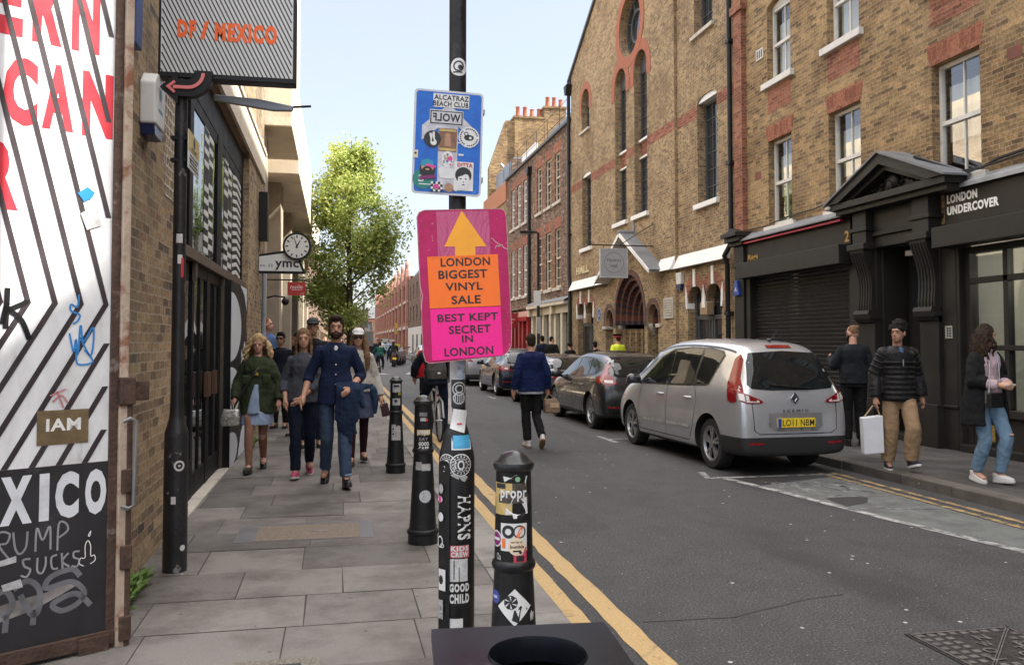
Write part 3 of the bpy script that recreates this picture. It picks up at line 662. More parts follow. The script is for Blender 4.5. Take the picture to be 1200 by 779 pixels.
# lamp post with plates
LPX, LPY = -1.04, 6.07
t = thing('lamp_post', 'chipped black cast iron lamp post beside the restaurant wall', 'lamp post', (LPX, LPY, .1))
CHIP = M('chipped black iron', (.018, .018, .02), .4, var=.3, bump=.25, bs=40, dirt=(.22, .21, .21), ds=4.5, dt=(.60, .63))
g = MB(); g.lathe([(.078, .1), (.078, .98), (.075, 1.02), (.058, 1.07), (.048, 1.12), (.043, 1.2), (.042, 2.6), (.040, 5.4)], (LPX, LPY, 0), 20); g.build('column', CHIP, t, smooth=40)
def cyl(cx, cy, rad, a0):
    """u = arc length from the camera-facing angle a0, v = height, w = off the surface"""
    def f(u, v, w=0.0):
        r = rad(v) if callable(rad) else rad; th = a0+u/r
        return (cx+(r+w)*math.cos(th), cy+(r+w)*math.sin(th), v)
    return f
STW = M('white sticker', (.62, .62, .61), .55, var=.1, vs=14); STK = M('black print', (.018, .018, .02), .5); STR = M('red sticker', (.48, .04, .05), .5); STP = M('pink sticker bright', (.62, .05, .25), .5)
STG = M('grey torn sticker', (.36, .355, .35), .7, var=.3, vs=30); STB = M('blue sticker', (.05, .30, .50), .5, var=.2, vs=20); STY = M('yellow ochre sticker', (.45, .33, .12), .6, var=.3, vs=18); STO = M('orange print', (.65, .16, .04), .5)
a0 = math.atan2(-LPY, -LPX)
g = MB(cyl(LPX, LPY, lambda v: .079 if v < 1 else .044, a0)); g.disc(.02, .80, .035, .001, 18, 3, mi=0); g.disc(.02, .80, .022, .0018, 16, 2, .008, mi=1); g.disc(.05, .26, .02, .001, 12, 2, mi=0)
g.rect(-.02, 2.28, .02, 2.34, .0012, 4, 1, 0); g.rect(-.01, 2.14, .02, 2.20, .0012, 3, 1, 0); g.rect(.012, 2.05, .03, 2.18, .0015, 2, 1, 2); g.rect(-.03, .55, .0, .6, .001, 3, 1, 0)
g.build('sticker', [STW, STK, STR], t, split=True)
PLW = M('plate white', (.60, .61, .62), .45, var=.08); PLY = M('plate yellow', (.55, .42, .10), .45, var=.08)
p = thing('parking_plate', 'yellow and white parking plate clamped to the chipped lamp post', 'sign', (LPX, LPY, 2.9))
g = MB(fr((-.975, 0, 0), (0, 1, 0), (1, 0, 0))); g.box((5.97, 2.78, -.006), (6.42, 3.04, 0)); g.build('plate', PLW, p, bevel=.002)
g = MB(fr((-.975, 0, 0), (0, 1, 0), (1, 0, 0))); g.box((5.972, 2.905, 0), (6.418, 3.038, .002)); g.build('yellow_panel', PLY, p)
g = MB(fr((-.975, 0, 0), (0, 1, 0), (1, 0, 0))); g.disc(6.19, 2.985, .035, .0032, 16, ry=.04); g.text('PERMIT', 6.08, 2.915, 6.32, 2.94, .0032, .02)
for i in range(4): g.box((6.02+.02*(i % 2), 2.80+.024*i, .0), (6.38-.03*(i % 3), 2.812+.024*i, .0015))
g.build('print', STK, p)
g = MB(); g.box((-1.1, 6.03, 2.83), (-.975, 6.1, 2.85)); g.box((-1.1, 6.03, 2.98), (-.975, 6.1, 3.0)); g.build('clamp', BLK, p, split=True)
# hanging sign DF / MEXICO
SG = fr((-1.18, 6.02, 0), (1, 0, 0), (0, -1, 0))
t = thing('hanging_sign', 'striped grey box sign with orange DF / MEXICO lettering above the lamp post', 'sign', (-1.05, 6.05, 3.42))
g = MB(SG); g.box((-.005, 3.395, -.12), (.895, 4.0, 0)); cs = g.build('case', BLK, t, bevel=.006)
g = MB(SG); g.box((.012, 3.43, 0), (.872, 3.985, .002)); face = g.build('face', M('pale grey sign face', (.62, .63, .63), .5, var=.04), t)
g = MB(SG)
for k in range(-14, 32):
    u0 = .012+.0295*k; dz = 3.985-3.43; sl = -.5
    pts = [(u0-sl*(3.985-z)*1.0, z) for z in (3.985, 3.43)]
    a, c_ = pts; 
    def clip(u, z): return u
    zs = [3.985-dz*i/30 for i in range(31)]; run = [z for z in zs if .014 < u0+.5*(3.985-z) < .868]
    if len(run) > 1: band(g, (u0+.5*(3.985-run[0]), run[0]), (u0+.5*(3.985-run[-1]), run[-1]), .0105, 0, 0, .0026)
g.build('stripes', STK, face)
g = MB(SG); OR = M('orange letters', (.85, .13, .015), .5, var=.05)
g.text('DF', .115, 3.668, .235, 3.79, .0045, .06, sp=1.12); g.text('/', .262, 3.665, .318, 3.79, .0045, .06); g.text('MEXICO', .355, 3.658, .765, 3.79, .0045, .06, sp=1.12)
g.build('lettering', OR, face)
t = thing('arrow_sign', 'small black arrow sign with a curved pink tube under the striped box sign', 'sign', (-1.0, 6.0, 3.3))
AG = fr((-1.18, 5.985, 0), (1, 0, 0), (0, -1, 0))
def ring_pts(cx, cz, r0, r1, a0, a1, n=14): return arc(cx, cz, r1, a0, a1, n)+arc(cx, cz, r0, a1, a0, n)
g = MB(AG)
g.prism(ring_pts(.19, 3.42, .045, .16, -90, 0), -.07, 0); g.prism([(.19, 3.26), (.19, 3.375), (.13, 3.375), (.13, 3.42), (.015, 3.318), (.13, 3.215), (.13, 3.26)], -.07, 0); g.box((.235, 3.42, -.07), (.35, 3.44, 0))
g.build('case', BLK, t, bevel=.004)
g = MB(AG); PK = M('pink tube', (.72, .20, .20), .4, var=.05)
g.prism(ring_pts(.19, 3.42, .09, .112, -90, 0), .0, .012); g.prism([(.19, 3.308), (.19, 3.33), (.10, 3.33), (.10, 3.308)], .0, .012)
g.prism([(.055, 3.319), (.105, 3.362), (.118, 3.35), (.083, 3.319), (.118, 3.288), (.105, 3.276)], .0, .013); g.build('arrow', PK, t)
t = thing('sign_bracket', 'grey tapering steel arm with a thin dark rod below the striped sign', 'bracket', (-1.0, 6.2, 3.35))
g = MB(fr((0, 6.25, 0), (1, 0, 0), (0, -1, 0))); g.prism([(-.86, 3.36), (-.86, 3.32), (-.62, 3.285), (-.45, 3.265), (-.32, 3.27), (-.31, 3.305), (-.55, 3.345)], -.04, .0); g.build('arm', GREYMETAL, t, bevel=.008)
g = MB(); g.tube([(-.34, 6.27, 3.30), (-.19, 6.27, 3.315)], .009, 8); g.build('rod', BLK, t)
# weeds
def weed(name, label, spots, seed, n=46, hh=.10):
    rr = random.Random(seed); g = MB()
    for cx, cy in spots:
        for i in range(n):
            a = rr.uniform(0, 6.28); l = rr.uniform(.04, hh); r = rr.uniform(.02, .10); q = Vector((cx+rr.uniform(-.03, .03), cy+rr.uniform(-.05, .05), .1)); d = Vector((math.cos(a)*r+.03, math.sin(a)*r, l)); wv = Vector((-math.sin(a), math.cos(a), 0))*rr.uniform(.010, .022)
            m_ = q+d*.6+Vector((0, 0, .01)); g.add([tuple(q), tuple(m_-wv), tuple(q+d), tuple(m_+wv)], [(0, 1, 2, 3)])
    o = g.build(name, M('weed leaf', (.12, .20, .045), .6, var=.4, vs=20), None, recalc=False); return tag(o, label, 'plant')
weed('weed', 'low green weeds growing where the brick wall meets the pavement by the gate', [(-1.2, 5.15), (-1.21, 5.35), (-1.2, 5.5), (-1.215, 5.65), (-1.19, 5.0), (-1.22, 5.8)], 3)
weed('weed', 'small green weed at the foot of the wall beyond the black and white mural panel', [(-1.2, 12.65), (-1.19, 12.8), (-1.2, 12.95)], 5, 22, .2)
# ---- cream concrete building further along
b = thing('concrete_building', 'cream concrete building with tall piers and a heavy overhanging sunlit upper storey', 'building', (-1.3, 28, .1))
g = MB(); g.box((-10, 15.55, .05), (-2.4, 42, 9.5)); g.box((-2.4, 15.55, 3.0), (-1.62, 19.8, 5.4)); g.box((-2.4, 20.8, 4.2), (-1.66, 42, 5.4)); g.box((-2.4, 15.55, .05), (-1.66, 42, .5)); g.build('wall', CONC, b)
ov = MB(); ov.box((-9, 15.6, 5.45), (-.80, 18.5, 9.7)); ov.box((-9, 18.75, 5.2), (-.80, 29.0, 6.85)); ov.box((-9, 29.3, 5.2), (-.83, 42, 6.8)); ov.box((-9, 19.5, 6.85), (-1.7, 42, 9)); ov.build('overhanging_storey', CONC, b, bevel=.02)
for y0, y1 in ((15.7, 16.2), (19.8, 20.8), (24.4, 25.3), (29.0, 30.0), (33.7, 34.6), (38.6, 39.6)):
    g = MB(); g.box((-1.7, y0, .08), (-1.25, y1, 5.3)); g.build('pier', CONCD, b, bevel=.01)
for k, (y0, y1) in enumerate(((16.2, 19.8), (20.8, 24.4), (25.3, 29), (30, 33.7), (34.6, 38.6))):
    zt = 3.0 if k == 0 else 4.2
    g = MB(); n = 4
    for i in range(n+1):
        yy = y0+(y1-y0-.08)*i/n; g.box((-1.74, yy, .5), (-1.68, yy+.08, zt))
    for z in (.5, 1.75, 2.35, zt-.08): g.box((-1.735, y0, z), (-1.685, y1, z+.08))
    f = g.build('window', M('black steel window', (.02, .02, .021), .5), b)
    g = MB(); g.box((-1.73, y0, .5), (-1.72, y1, zt)); g.build('pane', PANE, f)
# ymc clock sign
SY = fr((0, 14.6, 0), (1, 0, 0), (0, -1, 0))
t = thing('clock_sign', 'white shop sign lettered ymc with a round black framed clock on top', 'sign', (-1.25, 14.6, 2.9))
op = [(-1.26, 2.745), (-.50, 2.745), (-.63, 3.06), (-.85, 3.13), (-1.26, 3.06)]
g = MB(SY); g.prism(op, -.09, 0); g.build('case', BLK, t, bevel=.01)
g = MB(SY); g.prism([(-1.255, 2.785), (-.56, 2.785), (-.655, 3.02), (-.85, 3.085), (-1.255, 3.02)], 0, .004); fc = g.build('face', M('white sign face', (.66, .67, .66), .5, var=.04), t)
g = MB(SY); g.text('ymc', -1.0, 2.80, -.62, 2.955, .0055, .025); g.text('no. 23', -1.24, 2.855, -1.04, 2.90, .0055, .005); g.build('lettering', STK, fc)
g = MB(fr((-.65, 14.56, 3.197), (1, 0, 0), (0, -1, 0))); g.sheet(arc(0, 0, .231, 0, 354, 59), [arc(0, 0, .197, 0, 354, 59)], 0.012, .1); g.sheet(arc(0, 0, .231, 0, 354, 59), w=-.05); g.add([(.231*math.cos(R_(6*i)), .231*math.sin(R_(6*i)), w_) for w_ in (.012, -.05) for i in range(60)], [(i, (i+1) % 60, (i+1) % 60+60, i+60) for i in range(60)]); cl = g.build('clock', BLK, t, smooth=40)
g = MB(fr((-.65, 14.55, 3.197), (1, 0, 0), (0, -1, 0))); g.disc(0, 0, .197, .004, 36); dial = g.build('dial', M('clock dial', (.66, .66, .63), .5, var=.03), cl)
g = MB(fr((-.65, 14.545, 3.197), (1, 0, 0), (0, -1, 0)))
for k in range(12):
    a = R_(30*k); c_, s_ = math.cos(a), math.sin(a); wd = .011
    g.add([(c_*.14-s_*wd, s_*.14+c_*wd, .002), (c_*.14+s_*wd, s_*.14-c_*wd, .002), (c_*.182+s_*wd, s_*.182-c_*wd, .002), (c_*.182-s_*wd, s_*.182+c_*wd, .002)], [(0, 1, 2, 3)])
for ang, l, wd in ((90-29, .115, .012), (90+18, .165, .009)):
    a = R_(ang); c_, s_ = math.cos(a), math.sin(a)
    g.add([(-c_*.03-s_*wd, -s_*.03+c_*wd, .004), (-c_*.03+s_*wd, -s_*.03-c_*wd, .004), (c_*l+s_*wd*.5, s_*l-c_*wd*.5, .004), (c_*l-s_*wd*.5, s_*l+c_*wd*.5, .004)], [(0, 1, 2, 3)])
g.build('markings', STK, cl, split=.02)
# the clock ring is built in the wall frame, turn its axis to face the street
t = thing('hanging_sign', 'small red square sign on a bracket below the clock sign', 'sign', (-1.0, 17.5, 2.7))
SN = fr((0, 17.5, 0), (1, 0, 0), (0, -1, 0))
g = MB(SN); g.box((-.955, 2.54, -.03), (-.605, 2.80, 0)); g.build('panel', M('red sign', (.42, .035, .028), .5, var=.05), t, bevel=.004)
g = MB(SN); g.text('nude', -.90, 2.67, -.66, 2.75, .003, .0); g.box((-.88, 2.645, 0), (-.68, 2.652, .003)); g.text('no.25', -.70, 2.565, -.63, 2.59, .003); g.build('lettering', WHITE, t)
g = MB(); g.tube([(-1.7, 17.52, 2.845), (-.59, 17.52, 2.845)], .014, 8); g.tube([(-.93, 17.52, 2.845), (-.93, 17.52, 2.79)], .006, 6); g.tube([(-.63, 17.52, 2.845), (-.63, 17.52, 2.79)], .006, 6); g.build('bracket', BLK, t)
t = thing('wall_lantern', 'small black globe lantern on the concrete building wall', 'lantern', (-1.3, 19, 2.5))
g = MB(); g.ell((-1.08, 19, 2.48), (.08, .08, .085)); g.build('globe', BLK, t, smooth=60)
g = MB(); g.tube([(-1.7, 19, 2.5), (-1.3, 19, 2.6), (-1.08, 19, 2.57)], .018, 8); g.build('arm', BLK, t)
# ================================================================ right side of the street
TBR = brick('yellow brown london stock', [(0, (.16, .10, .05)), (.2, (.28, .175, .075)), (.5, (.37, .235, .095)), (.85, (.44, .28, .11)), (.95, (.48, .29, .11)), (1, (.19, .11, .06))], (.42, .35, .26), big=.75, bump=.9, soot=(.13, .085, .05))
HBR = brick('hall stock brick', [(0, (.22, .145, .075)), (.2, (.34, .23, .115)), (.65, (.42, .285, .14)), (.95, (.47, .32, .16)), (1, (.27, .14, .08))], (.44, .36, .25), big=.65, bump=.8, header=.5, hcol=(.095, .06, .045))
OLDBR = brick('old brown brick', [(0, (.09, .055, .04)), (.4, (.19, .115, .075)), (.75, (.28, .16, .10)), (.92, (.32, .20, .14)), (1, (.40, .34, .29))], (.27, .22, .17), big=.5, bump=.9)
RUBB = brick('rubbed red brick', [(0, (.24, .07, .034)), (.5, (.33, .105, .05)), (1, (.38, .13, .062))], (.34, .22, .15), bw=.11, bh=.22, jt=.008, big=.25, bump=.3)
REDP = brick('red pier brick', [(0, (.20, .065, .034)), (.5, (.31, .10, .05)), (1, (.38, .15, .08))], (.34, .25, .17), bump=.5)
GDK = M('dark grey window paint', (.06, .065, .07), .45, var=.1)
OFFW = M('window white paint', (.62, .60, .56), .5, var=.07, vs=7, dirt=(.42, .39, .34), ds=6, dt=(.58, .75))
X0 = 8.55
FR = fr((X0, 0, 0), (0, 1, 0), (-1, 0, 0)); FT = fr((X0, 0, 0), (0, -1, 0), (-1, 0, 0))
CURT = M('pale curtain', (.50, .49, .45), .9, var=.05)
THIN = glass_thin('thin window glass', (.84, .88, .87), .13)
def sash(b, F, y0, y1, z0, z1, dep=.13, fm=OFFW, cols=2, rows=(0, 1), sill=True, lint=None, pane=PANE, arched=0.0, sillm=None, curtain=False, mid=True, apron=None, sl=.09):
    g = MB(F); t = .055
    for a, c_ in ((y0, y0+t), (y1-t, y1)): g.box((a, z0, -dep-.06), (c_, z1, -dep))
    g.box((y0+t, z0, -dep-.06), (y1-t, z0+.085, -dep+.012)); g.box((y0+t, z1-.06, -dep-.06), (y1-t, z1, -dep))
    zm = (z0+z1)/2
    if mid: g.box((y0+t, zm-.03, -dep-.07), (y1-t, zm+.03, -dep+.008))
    for i in range(1, cols):
        yy = y0+t+(y1-y0-2*t)*i/cols; g.box((yy-.012, z0+.085, -dep-.055), (yy+.012, z1-.06, -dep-.02))
    nr = rows[1]
    for k in range(1, nr):
        if mid and abs(k/nr-.5) < .01: continue
        zz = z0+(z1-z0)*k/nr; g.box((y0+t, zz-.011, -dep-.054), (y1-t, zz+.011, -dep-.022))
    if arched: g.prism([(y0, z1)]+[(y1, z1)]+arc((y0+y1)/2, z1, (y1-y0)/2, 0, 180, 12, arched)[1:-1], -dep-.06, -dep+.01)
    w_ = g.build('window', fm, b)
    g = MB(F); g.rect(y0+t, z0+.05, y1-t, z1-.03, -dep-.04); g.build('pane', THIN if curtain else pane, w_)
    if curtain:
        g = MB(F); k = 34; ya, yb = y0+.05, y1-.05
        for i in range(k):
            f = lambda q: (ya+(yb-ya)*q/k, -dep-.14+.016*math.sin(q*2.1)+.008*math.sin(q*.7))
            (a, wa), (c_, wc) = f(i), f(i+1); zb = z0+(z1-z0)*(.0 if curtain is True else curtain)
            g.add([(a, zb, wa), (c_, zb, wc), (c_, z1-.3, wc), (a, z1-.3, wa)], [(0, 1, 2, 3)])
        g.build('curtain', CURT, w_, smooth=60)
        g = MB(F); g.box((y0-.3, z0-.2, -1.2), (y1+.3, z1+.2, -1.15)); g.box((y0-.3, z0-.25, -1.2), (y1+.3, z0-.2, -dep-.1)); g.build('room', M('room wall', (.25, .25, .23), .9), w_)
    if sill: g = MB(F); g.box((y0-.13, z0-.13, -dep), (y1+.13, z0-.005, sl)); g.build('sill', sillm or OFFW, w_, bevel=.008)
    if lint:
        g = MB(F); h, fl = lint; g.prism([(y0-.03, z1+.003), (y1+.03, z1+.003), (y1+fl, z1+h), (y0-fl, z1+h)], -.02, .004); g.build('lintel', RUBB, w_)
    if apron: g = MB(F); g.box((y0, apron[0], -.02), (y1, apron[1], .004)); g.build('apron', REDP, w_)
    return w_
# ---------------- brown brick terrace with black shopfronts
b = thing('terrace_building', 'tall brown brick building over the black shopfronts on the right with white sash windows', 'building', (X0, 10, .1))
win1 = [(14.86, 15.76), (12.66, 13.60), (9.96, 10.92), (7.2, 8.15), (4.4, 5.35), (2.2, 3.1)]
holes = [rc(a, 3.93, c_, 5.66) for a, c_ in win1]+[[(a, 6.84), (c_, 6.84), (c_, 8.35)]+arc((a+c_)/2, 8.35, (c_-a)/2, 0, 180, 10, .14)[1:-1]+[(a, 8.35)] for a, c_ in win1]+[rc(a, 9.75, c_, 11.3) for a, c_ in win1]+[rc(a, 12.6, c_, 14.0) for a, c_ in win1]
g = MB(FR); g.sheet(rc(1.75, 3.3, 17.08, 15.6), holes, 0, .22); g.build('wall', TBR, b)
g = MB(); g.box((8.75, 17.0, 3.3), (17, 17.08, 15.6)); g.box((8.56, 1.75, .1), (17, 1.85, 15.6)); g.box((8.9, 1.9, 14.9), (17, 17.0, 15.1)); g.box((9.9, 1.9, .1), (10.0, 17, 15)); g.build('side_wall', OLDBR, b)
g = MB(FR); g.box((16.68, 3.95, -.05), (17.05, 15.5, .11)); g.box((16.60, 8.72, -.05), (17.12, 8.90, .16)); g.build('red_pier', REDP, b)
for i, (a, c_) in enumerate(win1):
    sash(b, FR, a, c_, 3.93, 5.655, lint=(.32, .1), sill=i != 3, curtain=.35 if i < 3 else False, sl=.06)
    sash(b, FR, a, c_, 6.85, 8.35, arched=.13, apron=(6.22, 6.70), curtain=True if i < 3 else False)
    sash(b, FR, a, c_, 9.76, 11.295, lint=(.3, .1)); sash(b, FR, a, c_, 12.61, 13.995, lint=(.3, .1))
for (yy, zz) in ((16.05, 7.55),):
    g = MB(FR); g.box((yy-.14, zz-.11, 0), (yy+.14, zz+.11, .02)); v = g.build('vent', OFFW, b); g = MB(FR); [g.box((yy-.11+.085*k, zz-.08, .018), (yy-.06+.085*k, zz+.08, .022)) for k in range(3)]; g.build('slot', STK, v, split=True)
for (yy, zz) in ((16.2, 5.05), (9.35, 5.35), (8.9, 5.5)):
    g = MB(FR); g.box((yy-.12, zz-.08, 0), (yy+.12, zz+.08, .006)); g.build('air_brick', M('terracotta air brick', (.17, .06, .045), .85), b)
g = MB(FR); pts = [(16.6, 3.97, .03), (15.9, 3.95, .05), (15.0, 4.02, .04), (14.0, 4.03, .04), (13.0, 4.13, .05)]; g.tube(pts, .014, 6); g.build('cable', BLK, b)
g = MB(FR); g.tube([(11.0, 4.33, .25), (10.3, 3.98, .06), (9.9, 3.96, .05), (9.6, 4.02, .06), (9.0, 4.05, .05), (8.0, 4.02, .05)], .022, 6); g.tube([(10.6, 4.0, .2), (10.2, 3.93, .1), (9.7, 3.95, .12), (9.0, 3.99, .1)], .015, 6); g.build('cable', BLK, b)
# shutter shop
s1 = MB(FR); s1.box((12.9, 3.27, -.02), (16.62, 3.72, .06)); s1.box((12.95, .1, -.3), (13.05, 2.95, .0)); s1.box((16.45, .1, -.12), (16.62, 3.27, .08)); s1.box((16.66, .1, -.06), (17.07, 3.66, .12)); s1.box((16.64, .1, .1), (17.09, .45, .16)); s1.box((16.64, 3.2, .1), (17.09, 3.27, .17))
shop = s1.build('shutter_shopfront', SHOPBLK, b, bevel=.006)
g = MB(FR)
for z0_, z1_, pr_ in ((3.66, 3.74, .20), (3.74, 3.84, .30), (3.84, 3.93, .38)): g.box((16.62-pr_*.3, z0_, -.02), (17.1+pr_*.3, z1_, pr_))
g.prism([(16.55, 3.93), (17.2, 3.93), (16.88, 4.03)], -.02, .3); g.build('cornice', SHOPBLK, shop, bevel=.01)
g = MB(FR); g.box((12.88, 2.93, .0), (16.63, 3.255, .30)); g.build('shutter_box', SHOPBLK, shop, bevel=.006)
g = MB(FR); z = .12
while z < 2.92:
    g.add([(13.05, z, -.075), (16.45, z, -.075), (16.45, z+.055, -.045), (13.05, z+.055, -.045), (13.05, z+.075, -.085), (16.45, z+.075, -.085)], [(0, 1, 2, 3), (3, 2, 5, 4)]); z += .0755
g.build('roller_shutter', M('shutter slat paint', (.030, .027, .025), .42, var=.15, vs=3), shop)
g = MB(FR); g.prism([(12.86, 3.76), (16.6, 3.76), (16.6, 3.9), (12.86, 3.9)], -.02, .02); g.add([(12.86, 3.745, .24), (16.6, 3.745, .24), (16.6, 3.90, .0), (12.86, 3.90, .0), (12.86, 3.72, .24), (16.6, 3.72, .24)], [(0, 1, 2, 3), (0, 4, 5, 1)]); g.build('lead_flashing', LEAD, shop)
g = MB(FR); g.box((13.02, 3.665, .11), (16.6, 3.70, .17)); g.build('red_strip_light', M('magenta red strip', (.62, .015, .085), .35, var=.03), shop)
GOLD = M('gold leaf', (.42, .26, .06), .4, metal=.5, var=.2, vs=30)
g = MB(FT); g.text('Rags', -16.55, 3.29, -16.12, 3.44, .062, .02, .006); g.text('2', -13.06, 3.31, -12.93, 3.50, .062, .02, .006); g.build('gold_lettering', GOLD, shop, split=True)
t = thing('alarm_box', 'small blue triangular alarm box on the black shopfront pilaster', 'alarm box', (X0-.12, 16.86, 2.7))
g = MB(FR); g.prism([(16.74, 2.6), (17.02, 2.6), (16.92, 2.92), (16.84, 2.92)], .121, .19); g.build('cover', M('blue alarm plastic', (.02, .06, .30), .35), t, bevel=.01)
g = MB(FT); g.text('A', -16.93, 2.68, -16.83, 2.78, .1915, .02); g.build('logo', STW, t)
# doorway with pediment
d = MB(FR)
for y0, y1 in ((12.22, 12.62), (10.74, 11.14)):
    d.box((y0-.02, .1, -.05), (y1+.02, .72, .16)); d.box((y0, .72, -.05), (y1, 2.0, .10)); d.box((y0-.02, 1.98, -.05), (y1+.02, 2.04, .20)); d.box((y0, 2.04, -.05), (y1, 3.12, .06)); d.box((y0-.03, 3.1, -.05), (y1+.03, 3.2, .30)); d.box((y0+.02, 3.2, -.05), (y1-.02, 3.72, .22)); d.box((y0-.03, 3.4, -.05), (y1+.03, 3.46, .25))
d.box((11.14, 3.12, -.05), (12.22, 3.30, .08)); d.box((11.14, 3.30, -.05), (12.22, 3.36, .13)); d.box((11.14, 3.36, -.05), (12.22, 3.72, .10))
d.box((12.62, .1, -.05), (12.95, 3.72, .03)); d.box((10.45, .1, -.05), (10.74, 3.3, .04)); d.box((10.44, .68, .03), (10.74, .72, .06))
d.box((12.18, .1, -.6), (12.30, 3.12, -.04)); d.box((11.08, .1, -.6), (11.2, 3.12, -.04)); d.box((11.1, 3.1, -.6), (12.3, 3.14, -.04)); d.box((11.08, .09, -.6), (12.3, .2, .0))
dw = d.build('doorway', SHOPBLK, b, bevel=.008)
for y0, y1 in ((12.24, 12.60), (10.76, 11.12)):      # scrolled fluted console brackets
    g = MB(fr((X0, y0, 0), (-1, 0, 0), (0, 1, 0))); W = y1-y0
    prof = [(.05, 2.10), (.14, 2.10), (.145, 2.2), (.13, 2.35), (.125, 2.5), (.14, 2.65), (.18, 2.8), (.235, 2.95), (.27, 3.05), (.28, 3.12), (.05, 3.12)]
    g.prism(prof, 0.0, W)
    for k in range(5): g.prism([(p[0]+.014, p[1]) for p in prof[1:-2]]+[(p[0]-.02, p[1]) for p in prof[1:-2]][::-1], .035+k*W*.19, .035+k*W*.19+.03)
    g.prism([(.04, 2.12), (.20, 2.12), (.22, 2.06), (.20, 1.99), (.15, 1.93), (.08, 1.90), (.04, 1.90)], -.02, W+.02)
    g.build('console', SHOPBLK, dw, bevel=.004)
g = MB(FR); apx = 11.55
g.box((10.22, 3.72, -.02), (12.88, 3.80, .34)); g.box((10.16, 3.80, -.02), (12.94, 3.90, .42))
for sgn, ye in ((1, 12.98), (-1, 10.12)):
    a, c_ = (apx, 4.50), (ye, 3.90); g.prism([(a[0], a[1]), (c_[0], c_[1]), (c_[0], c_[1]-.0), (ye-sgn*.34, 3.90), (a[0], a[1]-.17)], -.02, .46); g.prism([(a[0], a[1]-.17), (ye-sgn*.34, 3.90), (ye-sgn*.52, 3.90), (a[0], a[1]-.26)], -.02, .36)
g.prism([(10.6, 3.9), (12.5, 3.9), (apx, 4.3)], -.02, .16); ped = g.build('pediment', SHOPBLK, dw, bevel=.008)
g = MB(FR)
for sgn, ye in ((1, 13.02), (-1, 10.08)): g.prism([(apx, 4.53), (ye, 3.915), (ye, 3.885), (apx, 4.50)], -.02, .50)
g.build('lead_flashing', LEAD, ped)
g = MB(FR); rr = random.Random(5); g.ell((apx, 4.06, .20), (.14, .13, .07)); g.ell((apx, 4.0, .25), (.07, .09, .06))
for k in range(34):
    s_ = rr.choice((-1, 1)); u = rr.uniform(.1, .78); g.ell((apx+s_*u, 3.95+rr.uniform(0, max(.02, .22-.22*u)), .17), (rr.uniform(.02, .055), rr.uniform(.02, .05), .04), 8, 5)
g.build('carved_ornament', SHOPBLK, ped, smooth=60)
g = MB(FR); g.box((11.2, .15, -.56), (12.18, 3.1, -.5)); dr = g.build('door', SHOPBLK, dw)
g = MB(FR)
for z0_, z1_ in ((.3, .95), (1.05, 1.9)): 
    for y0, y1 in ((11.28, 11.64), (11.74, 12.1)): g.box((y0, z0_, -.505), (y1, z1_, -.485))
g.build('door_panel', SHOPBLK, dr, bevel=.012, split=True)
g = MB(FR); g.rect(11.28, 2.1, 12.1, 3.0, -.495); g.build('fanlight', PANE, dr)
g = MB(FR); g.box((11.3, 2.12, -.493), (11.5, 2.35, -.488)); g.box((11.62, 2.96, -.3), (11.85, 3.04, -.2)); g.build('notice', STW, dr, split=True)
g = MB(FR); g.box((10.52, 1.66, .04), (10.66, 1.84, .06)); db = g.build('doorbell_panel', M('steel plate', (.42, .41, .38), .4, metal=.5), dw, bevel=.004); g = MB(FR); [g.box((10.54+.05*i, 1.69+.035*j, .06), (10.57+.05*i, 1.71+.035*j, .064)) for i in range(2) for j in range(4)]; g.build('button', STK, db, split=True)
t = thing('dome_camera', 'small white dome security camera under the left end of the black pediment', 'camera', (X0-.3, 12.95, 3.84))
g = MB(FR); g.lathe([(.05, .0), (.06, .05), (.02, .1)], (0, 0, 0), 10) if False else g.ell((12.98, 3.86, .42), (.075, .05, .05)); g.build('dome', OFFW, t, smooth=60)
g = MB(FR); g.tube([(12.95, 3.80, .3), (12.98, 3.84, .42)], .018, 6); g.build('arm', BLK, t)
# gallery-like shop with white raised lettering
s2 = MB(FR)
s2.box((1.85, 3.27, -.02), (10.62, 3.79, .06)); s2.box((10.40, .1, -.12), (10.52, 3.27, .03)); s2.box((10.30, .1, -.2), (10.40, 2.93, -.06))
s2.box((1.85, 2.84, -.2), (10.3, 2.93, -.06)); s2.box((6.5, .62, -.2), (10.3, .72, -.02)); s2.box((6.5, .16, -.2), (10.3, .62, -.08)); s2.box((6.5, .1, -.2), (10.4, .2, .06))
for y in (9.62, 8.75, 7.85, 6.9): s2.box((y, .72, -.16), (y+.08, 2.84, -.06))
s2.box((6.5, 2.42, -.16), (10.3, 2.50, -.06)); s2.box((6.5, 1.50, -.15), (10.3, 1.57, -.05)); s2.box((1.85, .1, -.15), (6.5, 2.9, -.05))
for y0 in (9.75, 8.9, 8.0): s2.box((y0-.0, .24, -.09), (y0+.5, .56, -.07))
shop = s2.build('glazed_shopfront', SHOPBLK, b, bevel=.005)
g = MB(FR); g.box((1.85, 2.935, .0), (10.6, 3.225, .30)); g.build('shutter_box', SHOPBLK, shop, bevel=.006)
g = MB(FR); g.add([(1.85, 3.80, .14), (10.55, 3.80, .14), (10.55, 3.89, .0), (1.85, 3.89, .0), (1.85, 3.74, .145), (10.55, 3.74, .145)], [(0, 1, 2, 3), (0, 4, 5, 1)]); g.build('lead_flashing', M('bright lead', (.26, .27, .28), .5, var=.3, vs=4), shop)
LET = M('white acrylic letters', (.88, .87, .85), .4, var=.02)
g = MB(FT); g.text('LONDON', -10.66+.10, 3.565, -9.98, 3.69, .064, .04, .003, sp=1.02); g.text('UNDERCOVER', -10.56, 3.40, -9.60, 3.525, .064, .04, .003, sp=1.02); g.build('lettering', LET, shop)
g = MB(FR); g.box((6.55, .72, -.115), (10.3, 2.84, -.105)); g.build('pane', THIN, shop)
